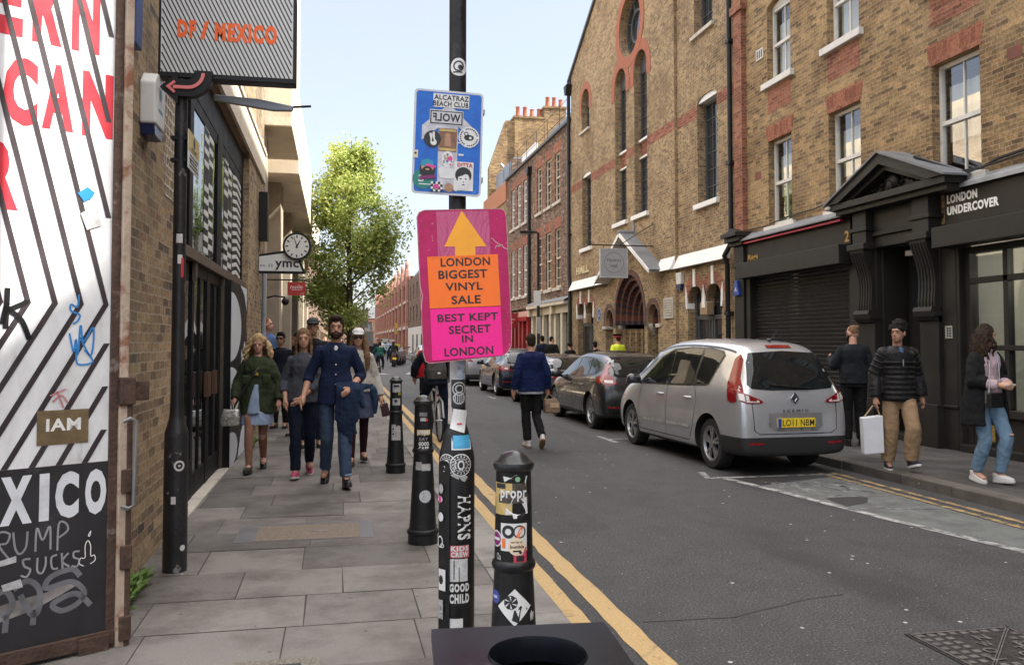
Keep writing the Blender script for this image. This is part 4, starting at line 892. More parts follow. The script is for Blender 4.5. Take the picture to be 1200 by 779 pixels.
GAL = M('gallery wall', (.50, .49, .45), .9, var=.05)
g = MB(FR); g.box((6.0, .1, -3.2), (10.5, 3.1, -3.1)); g.box((10.45, .1, -3.1), (10.6, 3.1, -.22)); g.box((6.0, 3.05, -3.1), (10.45, 3.1, -.22)); g.box((6.0, .1, -3.1), (10.45, .65, -.22)); g.box((6, .1, -3.1), (6.1, 3.1, -.22)); g.build('showroom', GAL, shop)
BR = M('brass', (.45, .26, .09), .3, metal=.8)
for y0, y1, z0_, z1_, dd in ((9.62, 9.85, 1.9, 2.35, -.7), (9.1, 9.3, 1.85, 2.35, -.8), (8.6, 8.8, 1.9, 2.4, -.7)):
    t = thing('brass_frame', {9.62: 'thin brass rectangle hung in the shop window with a lit bulb below', 9.1: 'thin brass rectangle hung beside the blue umbrella in the shop window', 8.6: 'thin brass rectangle hung furthest right in the shop window'}[y0], 'frame', (X0-dd, (y0+y1)/2, z0_), group='brass rectangles hung in the shop window')
    g = MB(FR); g.tube([(y0, z0_, dd), (y1, z0_, dd), (y1, z1_, dd), (y0, z1_, dd), (y0, z0_, dd)], .014, 6); g.build('rim', BR, t); g = MB(FR); g.tube([((y0+y1)/2, z1_, dd), ((y0+y1)/2, 3.05, dd)], .003, 5); g.build('wire', BLK, t)
t = thing('pendant_bulb', 'lit round light bulb hanging in the shop window', 'light bulb', (X0+.6, 9.6, 1.8))
g = MB(FR); g.ell((9.74, 1.80, -.62), (.035, .035, .035)); g.build('bulb', M('lit bulb', (1, .85, .6), .4, emit=6, var=0), t, smooth=60)
pl_ = bpy.data.lights.new('showroom_fill', 'POINT'); pl_.energy = 22; pl_.color = (1, .9, .76); pl_.shadow_soft_size = .25; po_ = bpy.data.objects.new('showroom_fill', pl_); COL.objects.link(po_); po_.location = (X0+1.3, 9.0, 2.6)  # unseen fill added to brighten the showroom, set apart from the bulb
g = MB(FR); g.tube([(9.74, 1.83, -.62), (9.74, 3.05, -.62)], .004, 5); g.build('flex', BLK, t)
t = thing('umbrella', 'open bright blue umbrella displayed in the shop window', 'umbrella', (X0+.5, 8.75, 1.5))
g = MB(); c = Vector((9.0, 8.72, 1.42)); vs = []; fs = []
for j in range(7):
    p = R_(88*j/6)
    for i in range(9): 
        th = 2*math.pi*i/8-.35; q = Vector((math.sin(p)*math.cos(th)*.16, math.sin(p)*math.sin(th)*.52, math.cos(p)*.42)); vs.append(tuple(c+q))
for j in range(6):
    for i in range(8): fs.append((j*9+i, j*9+i+1, (j+1)*9+i+1, (j+1)*9+i))
g.add(vs, fs); g.build('canopy', M('blue umbrella cloth', (.006, .06, .50), .6, var=.05), t, smooth=20)
g = MB(); g.tube([(9.0, 8.72, 1.9), (9.0, 8.72, .9), (9.0, 8.66, .84), (9.0, 8.6, .9)], .012, 6); g.build('stick', M('cane', (.25, .12, .03), .5), t)
for k, (yy, cc, lab) in enumerate(((9.02, (.02, .12, .05), 'furled dark green umbrella leaning in the shop window'), (8.9, (.40, .22, .02), 'furled mustard yellow umbrella leaning in the shop window'), (9.12, (.10, .02, .02), 'furled dark red umbrella leaning in the shop window'))):
    t = thing('umbrella', lab, 'umbrella', (X0+.35, yy, .7), group='furled umbrellas in the shop window')
    g = MB(); g.tube([(8.95, yy, .68), (8.95, yy+.03, 1.3), (8.95, yy+.04, 1.42)], [.03, .045, .02], 8); g.build('cloth', M('umbrella cloth %d' % k, cc, .7), t, smooth=60)
    g = MB(); g.tube([(8.95, yy+.04, 1.42), (8.95, yy+.04, 1.6), (8.95, yy, 1.65), (8.95, yy-.04, 1.6)], .013, 6); g.build('handle', BR, t)
for yy in (9.9, 9.0, 8.1): 
    g = MB(FR); g.box((yy, .28, -.071), (yy+.16, .5, -.066)); o = g.build('vent_grille', GOLD, shop)
# lower building nearer the camera
b = thing('corner_building', 'plain brick building standing before the brown brick terrace on the right', 'building', (X0, -4, .1))
g = MB(); g.box((X0+.02, -14, .05), (18, 1.70, 12.9)); g.build('wall', TBR, b)
# ---------------- hall
b = thing('hall', 'yellow brick hall with a gable, round window, tall arched windows and a banded brick porch', 'hall', (X0, 23.7, .1))
def segm(y0, y1, z0, z1, h): return [(y0, z0), (y1, z0)]+arc((y0+y1)/2, z1, (y1-y0)/2, 0, 180, 10, h)
twin = [arch(24.15, 25.2, 5.24, 9.43), arch(22.4, 23.45, 5.24, 9.43)]
ocu = arc(23.8, 11.0, .92, 0, 352, 44)
def pair(c_):
    a, e = c_-.95, c_+.95
    return [(a, .12), (e, .12), (e, 2.55)]+arc(c_+.515, 2.55, .435, 0, 180, 10)[1:]+[(c_+.08, 2.42), (c_-.08, 2.42)]+arc(c_-.515, 2.55, .435, 0, 180, 10)
HOLES = twin+[ocu, arch(27.95, 28.9, 8.97, 9.95), segm(27.78, 28.85, 4.84, 7.36, .13), arch(22.70, 25.20, .12, 2.35), arch(25.47, 26.23, .12, 2.25), arch(21.65, 22.45, .12, 2.25), pair(28.5)]
g = MB(FR); g.sheet([(20.45, .05), (30.25, .05), (30.25, 11.45), (23.8, 14.9), (20.45, 13.1)], HOLES, .08, .32); g.build('wall', HBR, b)
g = MB(FR); g.sheet(rc(17.10, .05, 20.45, 13.1), [segm(18.12, 19.2, 4.9, 7.36, .14), segm(18.3, 19.35, 9.06, 10.9, .14), pair(18.9)], .0, .24); g.build('wing_wall', HBR, b)
g = MB(); g.box((8.47, 20.44, .05), (8.56, 20.452, 13.1)); g.box((8.6, 30.1, .05), (24, 30.24, 11.4)); g.box((8.56, 17.1, 13.0), (20, 20.45, 13.1)); g.box((9.8, 17.2, .05), (9.9, 30, 12.5)); g.build('return_wall', HBR, b)
g = MB(FR); g.prism([(17.0, 13.1), (20.5, 13.15), (23.8, 14.98), (30.55, 11.36), (30.55, 11.24), (23.8, 14.86), (20.5, 13.0)], -12, .16); g.build('roof', SLATE, b)
g = MB(FR); g.tube([(30.35, 11.3, .1), (30.35, 10.95, .14)], .09, 4); g.build('gutter', BLK, b)
g = MB(FR)
for y0, y1, w_ in ((17.12, 18.1, .004), (19.22, 20.45, .004), (20.45, 22.38, .084), (23.47, 24.13, .084), (25.22, 27.76, .084), (28.87, 30.24, .084)): g.box((y0, 7.05, -.05), (y1, 7.33, w_))
for y0, y1 in ((24.15, 25.2), (22.4, 23.45)): g.box((y0, 6.95, -.2), (y1, 7.40, -.14))
g.build('red_band', REDBR, b, split=True)
def ringband(name, cu, cv, r0, r1, a0, a1, w0, w1, mats, n, par, alt=False, ext=0.0):
    g = MB(FR)
    for k in range(n):
        p0, p1 = a0+(a1-a0)*k/n, a0+(a1-a0)*(k+1)/n
        g.prism(arc(cu, cv, r1, p0, p1, 2)+arc(cu, cv, r0, p1, p0, 2), w0, w1, (k % 2) if alt else 0)
    if ext:
        for s_ in (1, -1):
            for k in range(max(1, int(ext/.11))):
                z1_ = cv-.11*k; g.box((cu+s_*r0 if s_ > 0 else cu-r1, z1_-.11, w0), (cu+r1 if s_ > 0 else cu-r0, z1_, w1), (k % 2) if alt else 0)
    return g.build(name, mats, par)
RB = M('smooth red brick', (.30, .10, .055), .85, var=.2, vs=12, bump=.3, bs=25)
BKB = M('blue black brick', (.05, .042, .045), .7, var=.3, vs=12, bump=.3, bs=25)
ringband('round_window_surround', 23.8, 11.0, .926, 1.24, 0, 360, -.1, .10, RB, 44, b)
for c_ in (24.675, 22.925): ringband('arch_surround', c_, 9.43, .531, .83, 0, 180, -.1, .095, RB, 20, b, ext=.34)
ringband('arch_surround', 28.425, 9.95, .481, .72, 0, 180, -.1, .09, RB, 18, b, ext=.4)
for k in range(5): ringband('arch_order', 23.95, 2.35, 1.38-.155*(k+1), 1.38-.155*k, 0, 180, -.14*k-.35, .10-.14*k, [M('dark red voussoir', (.15, .055, .038), .85, var=.3, vs=14, bump=.3, bs=25), BKB], 34, b, True, .22)
for c_ in (25.85, 22.05):
    for k in range(2): ringband('arch_order', c_, 2.25, .50-.13*(k+1)+.06, .50-.13*k+.06, 0, 180, -.14*k-.35, .09-.14*k, [MATS['dark red voussoir'], BKB], 20, b, True, .22)
g = MB(FR)
for k in range(5):
    for s_ in (1, -1): g.box((23.95+s_*(1.38-.155*(k+1)) if s_ > 0 else 23.95-(1.38-.155*k), .1, -.14*k-.4), (23.95+(1.38-.155*k) if s_ > 0 else 23.95-(1.38-.155*(k+1)), 2.0, .0-.14*k))
g.build('porch_jamb', HBR, b, split=True)
for yc in (25.36, 22.55):
    g = MB(FR); g.lathe([(.16, 0), (.16, .1), (.1, .16), (.095, .95), (.12, .98), (.1, 1.02), (.2, 1.2), (.22, 1.3)], (0, 0, 0), 14) if False else None
    col = MB(); col.lathe([(.12, 1.1), (.12, 1.2), (.095, 1.24), (.09, 1.80), (.11, 1.84), (.10, 1.87), (.15, 1.97), (.19, 2.03), (.19, 2.12)], (X0+.10, yc, 0), 16); col.build('porch_column', STONE, b, smooth=35)
    g = MB(FR); g.box((yc-.2, .1, -.3), (yc+.2, .85, .12)); g.prism([(yc-.2, .85), (yc+.2, .85), (yc+.15, 1.1), (yc-.15, 1.1)], -.25, .06); g.build('column_base', WHITE, b, bevel=.02)
g = MB(FR); 
for yc in (26.3, 21.6): g.box((yc-.16, 2.0, -.3), (yc+.16, 2.1, .13))
g.build('impost', STONE, b, bevel=.01, split=True)
g = MB(FR); g.box((23.2, .1, -.85), (24.7, 3.0, -.75)); g.box((25.4, .1, -.5), (26.3, 2.7, -.4)); g.box((21.6, .1, -.5), (22.5, 2.7, -.4)); g.box((22.4, .1, -1.0), (25.6, 3.9, -.95)); g.build('porch_door', M('black door', (.012, .011, .012), .5), b)
def hallwin(y0, y1, z0, z1, cols, rows, w_, sillz=True, fm=GDK, arched=0):
    o = sash(b, (lambda u, v, w: FR(u, v, w+w_)), y0, y1, z0, z1, .2, fm, cols, (0, rows), sillz, None, PANE, arched, WHITE, False, False); return o
for y0, y1 in ((24.17, 25.18), (22.42, 23.43)): hallwin(y0, y1, 7.43, 9.45, 3, 6, .08, False, arched=.5); hallwin(y0, y1, 5.25, 6.93, 3, 5, .08, True)
g = MB(FR)
for y0, y1 in ((24.16, 25.19), (22.41, 23.44)): g.box((y0, 7.40, -.2), (y1, 7.46, -.05)); g.box((y0, 6.91, -.2), (y1, 6.96, -.08))
g.build('white_ledge', WHITE, b, split=True)
hallwin(27.98, 28.87, 9.0, 9.95, 3, 4, .08, False, arched=.46); g = MB(FR); g.box((27.85, 8.90, -.1), (29.0, 8.98, .16)); g.build('sill', STONE, b)
hallwin(27.8, 28.83, 4.86, 7.36, 3, 8, .08); hallwin(18.14, 19.18, 4.92, 7.36, 3, 6, .0); hallwin(18.32, 19.33, 9.09, 10.9, 3, 4, .0, False); g = MB(FR); g.box((18.2, 8.98, -.1), (19.45, 9.07, .08)); g.build('sill', STONE, b)
for y0, y1, w_ in ((27.8, 28.83, .08), (18.14, 19.18, 0)): g = MB(FR); g.prism(segm(y0, y1, 7.36, 7.37, .14), w_-.2, w_-.03); g.build('white_head', WHITE, b)
g = MB(FR)
for r in (.90, .5): g.prism(arc(23.8, 11, r, 0, 360, 36)+arc(23.8, 11, r-.06, 360, 0, 36), -.22, -.15)
for k in range(8):
    a = R_(45*k+22); c_, s_ = math.cos(a), math.sin(a); g.tube([(23.8+c_*.48, 11+s_*.48, -.18), (23.8+c_*.9, 11+s_*.9, -.18)], .025, 4)
rw = g.build('round_window', GDK, b); g = MB(FR); g.disc(23.8, 11, .9, -.19, 36); g.build('pane', PANE, rw)
# white weathered string course and gablet
for y0, y1, w_ in ((17.5, 20.44, .0), (20.46, 21.45, .08), (26.0, 30.15, .08)):
    g = MB(FR); g.add([(y0, 3.46, w_+.16), (y1, 3.46, w_+.16), (y1, 3.80, w_), (y0, 3.80, w_), (y0, 3.46, w_-.05), (y1, 3.46, w_-.05)], [(0, 1, 2, 3), (0, 4, 5, 1), (0, 3, 4), (1, 2, 5)]); g.build('string_course', WHITE, b)
AP = (23.55, 4.78)
for ye in (21.15, 25.95):
    s_ = 1 if ye > AP[0] else -1
    g = MB(FR); g.prism([AP, (ye, 3.52), (ye-s_*.04, 3.45), (AP[0], AP[1]-.09)], .05, .52); gb = g.build('gablet_roof', LEAD, b)
    g = MB(FR); g.prism([(AP[0], AP[1]-.095), (ye-s_*.04, 3.448), (ye-s_*.10, 3.448), (AP[0], AP[1]-.155)], .05, .50); g.prism([(AP[0], AP[1]-.0), (ye, 3.515), (ye, 3.42), (AP[0], AP[1]-.12)], .52, .55); g.build('bargeboard', WHITE, gb)
g = MB(FR); g.tube([(AP[0], AP[1], .02), (AP[0], AP[1], .56)], .07, 10); g.box((AP[0]-.11, 4.8, .05), (AP[0]+.10, 5.08, .1)); g.build('ridge_roll', LEAD, b)
for c_, w_ in ((28.5, .08), (18.9, .0)):
    g = MB(FR)
    for q in (-.515, .515):
        for k in range(12):
            p0, p1 = 15+150*k/12, 15+150*(k+1)/12; g.prism(arc(c_+q, 2.6, .66, p0, p1, 2)+arc(c_+q, 2.58, .435, p1, p0, 2), w_-.1, w_+.012)
    hd = g.build('arch_head', REDBR, b)
    g = MB(FR)
    for q in (-.515, .515):
        g.box((c_+q-.06, 2.95, w_-.1), (c_+q+.06, 3.38, w_+.04))
        for s_ in (1, -1): a = c_+q+s_*.42; g.prism([(a-.0, 2.42), (a+s_*.085, 2.42), (a+s_*.12, 2.72), (a+s_*.10, 2.98), (a+s_*.03, 2.76)], w_-.18, w_+.03)
    g.build('white_dressing', WHITE, hd, bevel=.006, split=True)
    g = MB(FR); g.box((c_-.2, 2.25, w_-.16), (c_+.2, 2.55, w_+.02)); g.build('corbel', M('buff corbel stone', (.27, .19, .11), .85, var=.15, bump=.2), hd, bevel=.01)
    g = MB(FR); d_ = w_-.2
    for a in (c_-.95, c_-.05, c_+.87): g.box((a, .12, d_-.05), (a+.09, 3.0, d_))
    for z in (.12, .75, 2.15): g.box((c_-.95, z, d_-.05), (c_+.95, z+.1, d_+.01))
    for s_ in (-1, 1): g.box((c_+s_*.45-.36, .2, d_-.04), (c_+s_*.45-.30, 2.15, d_+.005)); g.box((c_+s_*.45+.28, .2, d_-.04), (c_+s_*.45+.34, 2.15, d_+.005))
    dr = g.build('glazed_door', GDK, b); g = MB(FR); g.rect(c_-.93, .2, c_+.93, 2.98, d_-.03); g.build('pane', PANE, dr)
g = MB(FR); g.box((20.56, 2.22, .06), (21.2, 2.76, .11)); pl = g.build('stone_plaque', STONE, b); g = MB(FT)
for i in range(7): g.box((-21.14, 2.28+.065*i, .11), (-20.62, 2.31+.065*i, .113))
g.build('inscription', M('worn inscription', (.28, .26, .23), .85), pl)
g = MB(FR); g.disc(26.9, 2.50, .23, .09, 28); g.build('round_plaque', M('blue enamel plaque', (.03, .06, .22), .3), b); g = MB(FT)
[g.box((-26.99+.02*i, 2.44+.05*i, .09), (-26.81-.02*i, 2.455+.05*i, .0925)) for i in range(3)]; g.prism(ring_pts(-26.9, 2.5, .205, .215, 0, 360, 40), .09, .0925); g.build('plaque_print', WHITE, b)
g = MB(FT); g.text('HALL', -29.55, 4.0, -28.0, 4.26, .09, .05, .02); g.build('raised_lettering', M('gilt letters', (.55, .46, .28), .6, metal=.2), b)
t = thing('alarm_box', 'white alarm box with a dark blue base on the hall wall', 'alarm box', (X0-.06, 20.2, 3.15))
g = MB(FR); g.prism([(20.08, 3.06), (20.36, 3.06), (20.4, 3.36), (20.05, 3.36)], .0, .10); g.build('cover', OFFW, t, bevel=.01); g = MB(FR); g.prism([(20.12, 2.92), (20.33, 2.92), (20.36, 3.055), (20.08, 3.055)], .0, .09); g.build('base', M('blue plastic', (.015, .025, .10), .3), t)
# rain pipes: one on each end of the hall
for yy, zt, lab in ((17.28, 13, 'black downpipe at the right end of the hall beside the red brick pier'), (30.32, 11.1, 'black downpipe at the left end of the hall with a hopper head')):
    t = thing('downpipe', lab, 'pipe', (X0-.08, yy, .1), group='black downpipes on the hall')
    g = MB(FR); w_ = .09 if yy < 20 else .16
    if yy < 20: g.tube([(yy, zt, w_), (yy, 3.85, w_), (yy+.02, 3.72, w_+.02), (yy+.13, 3.5, w_+.10), (yy+.15, 3.3, w_+.02), (yy+.15, .15, w_)], .055, 10)
    else: g.tube([(yy, zt, w_), (yy, 4.0, w_), (yy-.1, 3.8, w_), (yy-.1, .15, w_)], .065, 10)
    g.build('pipe', BLK, t, smooth=40)
    g = MB(FR)
    for z in (5.5, 8.2, 2.2): g.box((yy-.09+(.15 if z < 3 and yy < 20 else 0), z, 0), (yy+.09+(.15 if z < 3 and yy < 20 else 0), z+.08, w_+.065))
    if yy > 20: g.prism([(yy-.08, 10.75), (yy+.08, 10.75), (yy+.2, 11.1), (yy-.2, 11.1)], .04, .3)
    g.build('bracket', BLK, t, split=True)
# hanging hall sign
t = thing('hanging_sign', 'grey square sign reading Hanbury Hall hung from an iron bracket', 'sign', (7.4, 22.0, 3.35))
SH = fr((0, 22.0, 0), (1, 0, 0), (0, -1, 0))
g = MB(SH); g.box((6.96, 3.345, -.05), (7.74, 4.13, 0)); g.build('board', M('sign grey', (.30, .31, .32), .5, var=.06), t, bevel=.006)
g = MB(SH); [g.box(a, c_) for a, c_ in (((6.955, 3.34, -.055), (6.985, 4.135, .008)), ((7.715, 3.34, -.055), (7.745, 4.135, .008)), ((6.985, 3.34, -.055), (7.715, 3.37, .008)), ((6.985, 4.105, -.055), (7.715, 4.135, .008)))]; g.build('rim', M('pale grey rim', (.40, .42, .44), .4), t)
g = MB(SH); g.prism(ring_pts(7.35, 3.75, .268, .276, 0, 360, 48), 0, .002); g.text('Hanbury', 7.16, 3.76, 7.56, 3.86, .002, -.002); g.text('Hall', 7.26, 3.62, 7.44, 3.71, .002, -.002); g.build('lettering', STK, t)
g = MB(); g.tube([(8.5, 22, 4.22), (6.75, 22, 4.22)], .018, 6); g.tube([(6.75, 22, 4.22), (6.68, 22, 4.28), (6.62, 22, 4.22), (6.56, 22, 4.30)], .014, 6); g.tube([(8.5, 22, 4.85), (7.5, 22, 4.22)], .012, 6); g.tube([(7.05, 22, 4.22), (7.05, 22, 4.13)], .008, 5); g.tube([(7.65, 22, 4.22), (7.65, 22, 4.13)], .008, 5); g.build('bracket', BLK, t, split=True)
# ================================================================ further along the street
b = thing('terrace_building', 'old brown brick terrace with tall narrow white sash windows beyond the hall', 'building', (X0, 36.5, .1))
W2 = [(32.1, 33.0), (33.55, 34.5), (35.15, 36.1), (38.1, 38.9), (39.45, 40.25), (40.85, 41.65)]
g = MB(FR); g.sheet(rc(30.26, 3.15, 42.8, 9.85), [rc(a, 7.15, c_, 9.12) for a, c_ in W2]+[rc(a, 3.75, c_, 6.1) for a, c_ in W2], 0, .2); g.build('wall', OLDBR, b)
for a, c_ in W2:
    sash(b, FR, a, c_, 7.15, 9.115, .06, WHITE if a > 37 else CREAMP, 2, (0, 6), True, (.42, .1), sillm=STONE); sash(b, FR, a, c_, 3.75, 6.095, .06, WHITE if a > 37 else CREAMP, 2, (0, 6), True, (.42, .1), sillm=STONE)
g = MB(FR)
for a, c_ in W2:
    for z0_, z1_ in ((7.0, 9.12), (3.65, 6.1)): g.box((a-.16, z0_, -.02), (a-.005, z1_, .004)); g.box((c_+.005, z0_, -.02), (c_+.16, z1_, .004))
g.build('red_dressing', REDP, b, split=True)
g = MB(); g.box((8.75, 42.6, .05), (20, 42.8, 11.0)); g.box((8.56, 30.3, 9.6), (20, 42.7, 9.8)); g.build('side_wall', OLDBR, b)
g = MB(FR); g.box((30.3, 9.85, -.2), (42.8, 9.95, .12)); g.add([(30.3, 9.95, -.6), (42.8, 9.95, -.6), (42.8, 12.6, -2.4), (30.3, 12.6, -2.4)], [(0, 1, 2, 3)]); g.box((30.3, 12.4, -8), (42.8, 12.6, -2.4)); g.build('roof', SLATE, b)
g = MB(FR); g.box((31, 9.95, -.55), (36, 10.3, -.45)); g.box((38.5, 9.96, -.62), (41.5, 10.9, -.5)); g.build('dormer', WHITE, b, split=True)
g = MB(FR); 
for y in (30.6, 32.6, 34.6, 36.6, 38.6, 40.6, 42.6): g.tube([(y, 9.9, -.1), (y, 10.95, -.1)], .014, 5)
for z in (10.4, 10.95): g.tube([(30.4, z, -.1), (42.7, z, -.1)], .011, 5)
g.build('railing', BLK, b)
g = MB(FR); g.tube([(37.3, 9.4, .09), (37.3, 3.3, .09)], .075, 10); g.prism([(37.15, 9.1), (37.45, 9.1), (37.55, 9.45), (37.05, 9.45)], .0, .2); g.build('downpipe', BLK, b)
sf = MB(FR); sf.box((30.5, 3.02, 0), (36.9, 3.16, .32)); sf.box((30.5, 2.72, -.02), (36.9, 3.02, .1)); sf.box((30.5, .1, -.1), (36.9, .75, .04))
for y in (30.5, 31.6, 32.6, 33.4, 34.6, 35.7, 36.6): sf.box((y, .1, -.1), (y+.3, 2.75, .08))
for y in (32.75, 34.9, 36.75): sf.box((y-.16, 2.7, .05), (y+.16, 3.02, .26))
fs_ = sf.build('cream_shopfront', CREAMP, b, bevel=.01); g = MB(FR); g.box((30.5, .7, -.12), (36.9, 2.75, -.08)); g.build('pane', PANE, fs_); g = MB(FR); g.add([(30.4, 3.165, .34), (37, 3.165, .34), (37, 3.35, .0), (30.4, 3.35, 0)], [(0, 1, 2, 3)]); g.build('lead_flashing', LEAD, fs_)
REDW = M('deep red shop paint', (.26, .016, .02), .4, var=.1)
sf = MB(FR); sf.box((37.6, 2.55, -.02), (42.7, 2.75, .14))
for y in (37.6, 38.6, 39.4, 40.3, 41.5, 42.4): sf.box((y, .1, -.1), (y+.32, 2.56, .08))
sf.box((37.6, .1, -.1), (42.7, .8, .05)); fs_ = sf.build('red_shopfront', REDW, b, bevel=.01); g = MB(FR); g.box((37.6, .8, -.1), (42.7, 2.56, -.06)); g.build('pane', PANE, fs_)
g = MB(FR); g.box((37.6, 2.76, .0), (42.7, 3.0, .12)); g.build('pale_fascia', M('faded red fascia', (.55, .28, .24), .6, var=.15), fs_)
t = thing('hanging_sign', 'dark red square shop sign projecting from the red shopfront', 'sign', (8.2, 39.5, 2.6))
SR = fr((0, 39.4, 0), (1, 0, 0), (0, -1, 0)); g = MB(SR); g.box((7.55, 2.25, -.08), (8.4, 2.95, 0)); g.build('panel', REDW, t, bevel=.01); g = MB(SR); g.box((7.70, 2.62, 0), (8.26, 2.68, .003)); g.box((7.8, 2.48, 0), (8.16, 2.53, .003)); g.build('lettering', M('pink lettering', (.55, .25, .25), .5), t); g = MB(SR); g.box((8.3, 2.9, -.05), (8.56, 2.97, -.02)); g.build('bracket', BLK, t)
# gable and chimneys rising behind
b = thing('gabled_building', 'brown brick building with a tall end gable, chimney stacks and an orange brick parapet', 'building', (X0, 46, .1))
g = MB(FR); g.sheet(rc(42.85, .05, 49.6, 8.85), [rc(43.8, 4.2, 44.7, 6.0), rc(46.8, 4.2, 47.7, 6.0)], .02, .2); g.build('wall', TBR, b)
for a in (43.8, 46.8): sash(b, FR, a, a+.9, 4.2, 5.99, .1, WHITE, 2, (0, 4))
g = MB(FR); g.box((42.84, 8.85, -.3), (49.6, 9.85, .06)); g.build('orange_parapet', M('orange brick parapet', (.40, .16, .075), .85, var=.12, vs=14, bump=.2), b)
PG = fr((0, 48.4, 0), (1, 0, 0), (0, -1, 0))
g = MB(PG); g.prism([(8.6, 9.0), (14, 9.0), (14, 13.7), (11.9, 14.5), (9.6, 14.5), (8.62, 11.7)], -.5, .0); g.build('gable_wall', TBR, b)
for u0, u1, zt, n in ((10.1, 11.88, 14.78, 4), (11.9, 13.2, 15.45, 3)):
    g = MB(PG); g.box((u0, 12, -.9), (u1, zt, .12)); g.box((u0-.05, zt-.12, -.95), (u1+.05, zt, .17)); st = g.build('chimney_stack', TBR, b)
    for k in range(n):
        cx = u0+.28+(u1-u0-.5)*k/(n-1); h = (.62, .62, .5, .55)[k]; g = MB(); g.lathe([(.17, zt), (.15, zt+.1), (.12, zt+h*.85), (.14, zt+h*.9), (.14, zt+h)], (cx, 48.65, 0), 12); g.build('chimney_pot', M('terracotta pot', (.38, .13, .07), .8, var=.15), st, smooth=40)
g = MB(); g.box((9.0, 43.2, 9.86), (9.7, 48.2, 11.2)); g.build('dormer', M('lead grey dormer', (.2, .23, .27), .5), b)
g = MB(); g.tube([(8.75, 44.8, 9.9), (8.75, 44.8, 11.0)], .05, 8); g.tube([(8.75, 44.8, 11.0), (8.6, 44.8, 11.15)], .08, 8); g.build('flue', GREYMETAL, b)
b = thing('brick_building', 'brown brick building with a slate roof partly hidden by the pink sale sign', 'building', (X0, 70, .1))
g = MB(FR); hs = [rc(y, z, y+1.1, z+1.7) for y in range(52, 102, 4) for z in (3.9, 6.4)]; g.sheet(rc(49.7, 3.2, 103.5, 8.9), hs, 0, .2); g.build('wall', OLDBR, b)
g = MB(FR)
for y in range(52, 102, 4):
    for z in (3.9, 6.4): g.rect(y, z, y+1.1, z+1.7, -.12)
g.build('window_glass', PANE, b, split=True)
g = MB(FR); g.box((49.7, .05, -.1), (103.5, 3.2, .05)); g.build('white_shopfront', M('white render', (.55, .54, .52), .7, var=.1, vs=1), b)
g = MB(FR); [g.box((y, .3, .0), (y+1.5, 2.4, .055)) for y in range(51, 101, 5)]; g.build('shop_opening', DARKROOM, b, split=True)
g = MB(FR); g.add([(49.7, 8.9, -.1), (103.5, 8.9, -.1), (103.5, 11.2, -2.0), (49.7, 11.2, -2.0)], [(0, 1, 2, 3)]); g.box((49.7, 11, -9), (103.5, 11.2, -2)); g.build('roof', SLATE, b)
g = MB(); g.box((8.6, 103.3, .05), (20, 103.5, 8.9)); g.build('side_wall', OLDBR, b)
# red brick warehouse with a row of little gables
RW = brick('far red brick', [(0, (.22, .07, .045)), (.5, (.33, .115, .07)), (1, (.40, .16, .10))], (.36, .26, .2), bump=.2)
b = thing('warehouse', 'long red brick warehouse with tall window bays and a row of finials on its roofline', 'warehouse', (X0, 146, .1))
hs = []; NB = 12
for k in range(NB):
    y = 105+7*k
    for q in (.9, 3.9): hs += [rc(y+q, .6, y+q+1.9, 3.0), rc(y+q, 3.9, y+q+1.9, 6.3), arch(y+q, y+q+1.9, 6.9, 8.3, .5, 6)]
g = MB(FR); ol = [(104, .05), (189, .05), (189, 9.6)]
for k in reversed(range(NB)): y = 105+7*k; ol += [(y+6.3, 9.6), (y+6.3, 10.0), (y+3.5, 11.3), (y+.7, 10.0), (y+.7, 9.6)]
ol += [(104, 9.6)]; g.sheet(ol, hs, 0, .3); g.build('wall', RW, b)
g = MB(FR); g.rect(104, .1, 189, 9.4, -.25); g.build('window_glass', PANE, b, split=True)
g = MB(FR)
for k in range(NB+1): g.box((104.6+7*k, .05, -.1), (105.2+7*k, 10.3, .25)); g.ell((104.9+7*k, 11.0, .1), (.25, .5, .25), 8, 6); g.box((104.75+7*k, 10.3, -.05), (105.05+7*k, 11.0, .2))
g.build('buttress', M('pink terracotta', (.40, .20, .15), .85, var=.15), b, split=True)
g = MB(FR); g.box((104, 3.1, 0), (189, 3.5, .12)); g.box((104, 6.4, 0), (189, 6.65, .1)); g.build('string_course', STONE, b, split=True); g = MB(FR); g.box((104, 9.3, -10), (189, 9.5, -.3)); g.build('roof', SLATE, b); g = MB(); g.box((8.6, 104, .05), (20, 104.3, 9.6)); g.build('side_wall', RW, b)
b = thing('brick_building', 'plain brown brick building with a grey slate roof closing the end of the street', 'building', (3, 205, .1))
E0 = fr((0, 206, 0), (1, 0, 0), (0, -1, 0)); hs = [rc(x, z, x+1.3, z+1.9) for x in range(-13, 16, 4) for z in (1.2, 4.2)]
g = MB(E0); g.sheet(rc(-16, .0, 18, 7.1), hs, 0, .2); g.build('wall', OLDBR, b); g = MB(E0); g.rect(-16, .2, 18, 7, -.15); g.build('window_glass', M('far pale window', (.12, .12, .13), .2), b); g = MB(E0); g.box((-16, 6.3, -.05), (18, 7.1, .06)); g.build('red_band', RW, b)
g = MB(E0); g.add([(-16, 7.1, .2), (18, 7.1, .2), (18, 10.0, -5), (-16, 10, -5), (-16, 7.1, -10), (18, 7.1, -10)], [(0, 1, 2, 3), (3, 2, 5, 4)]); g.build('roof', SLATE, b)
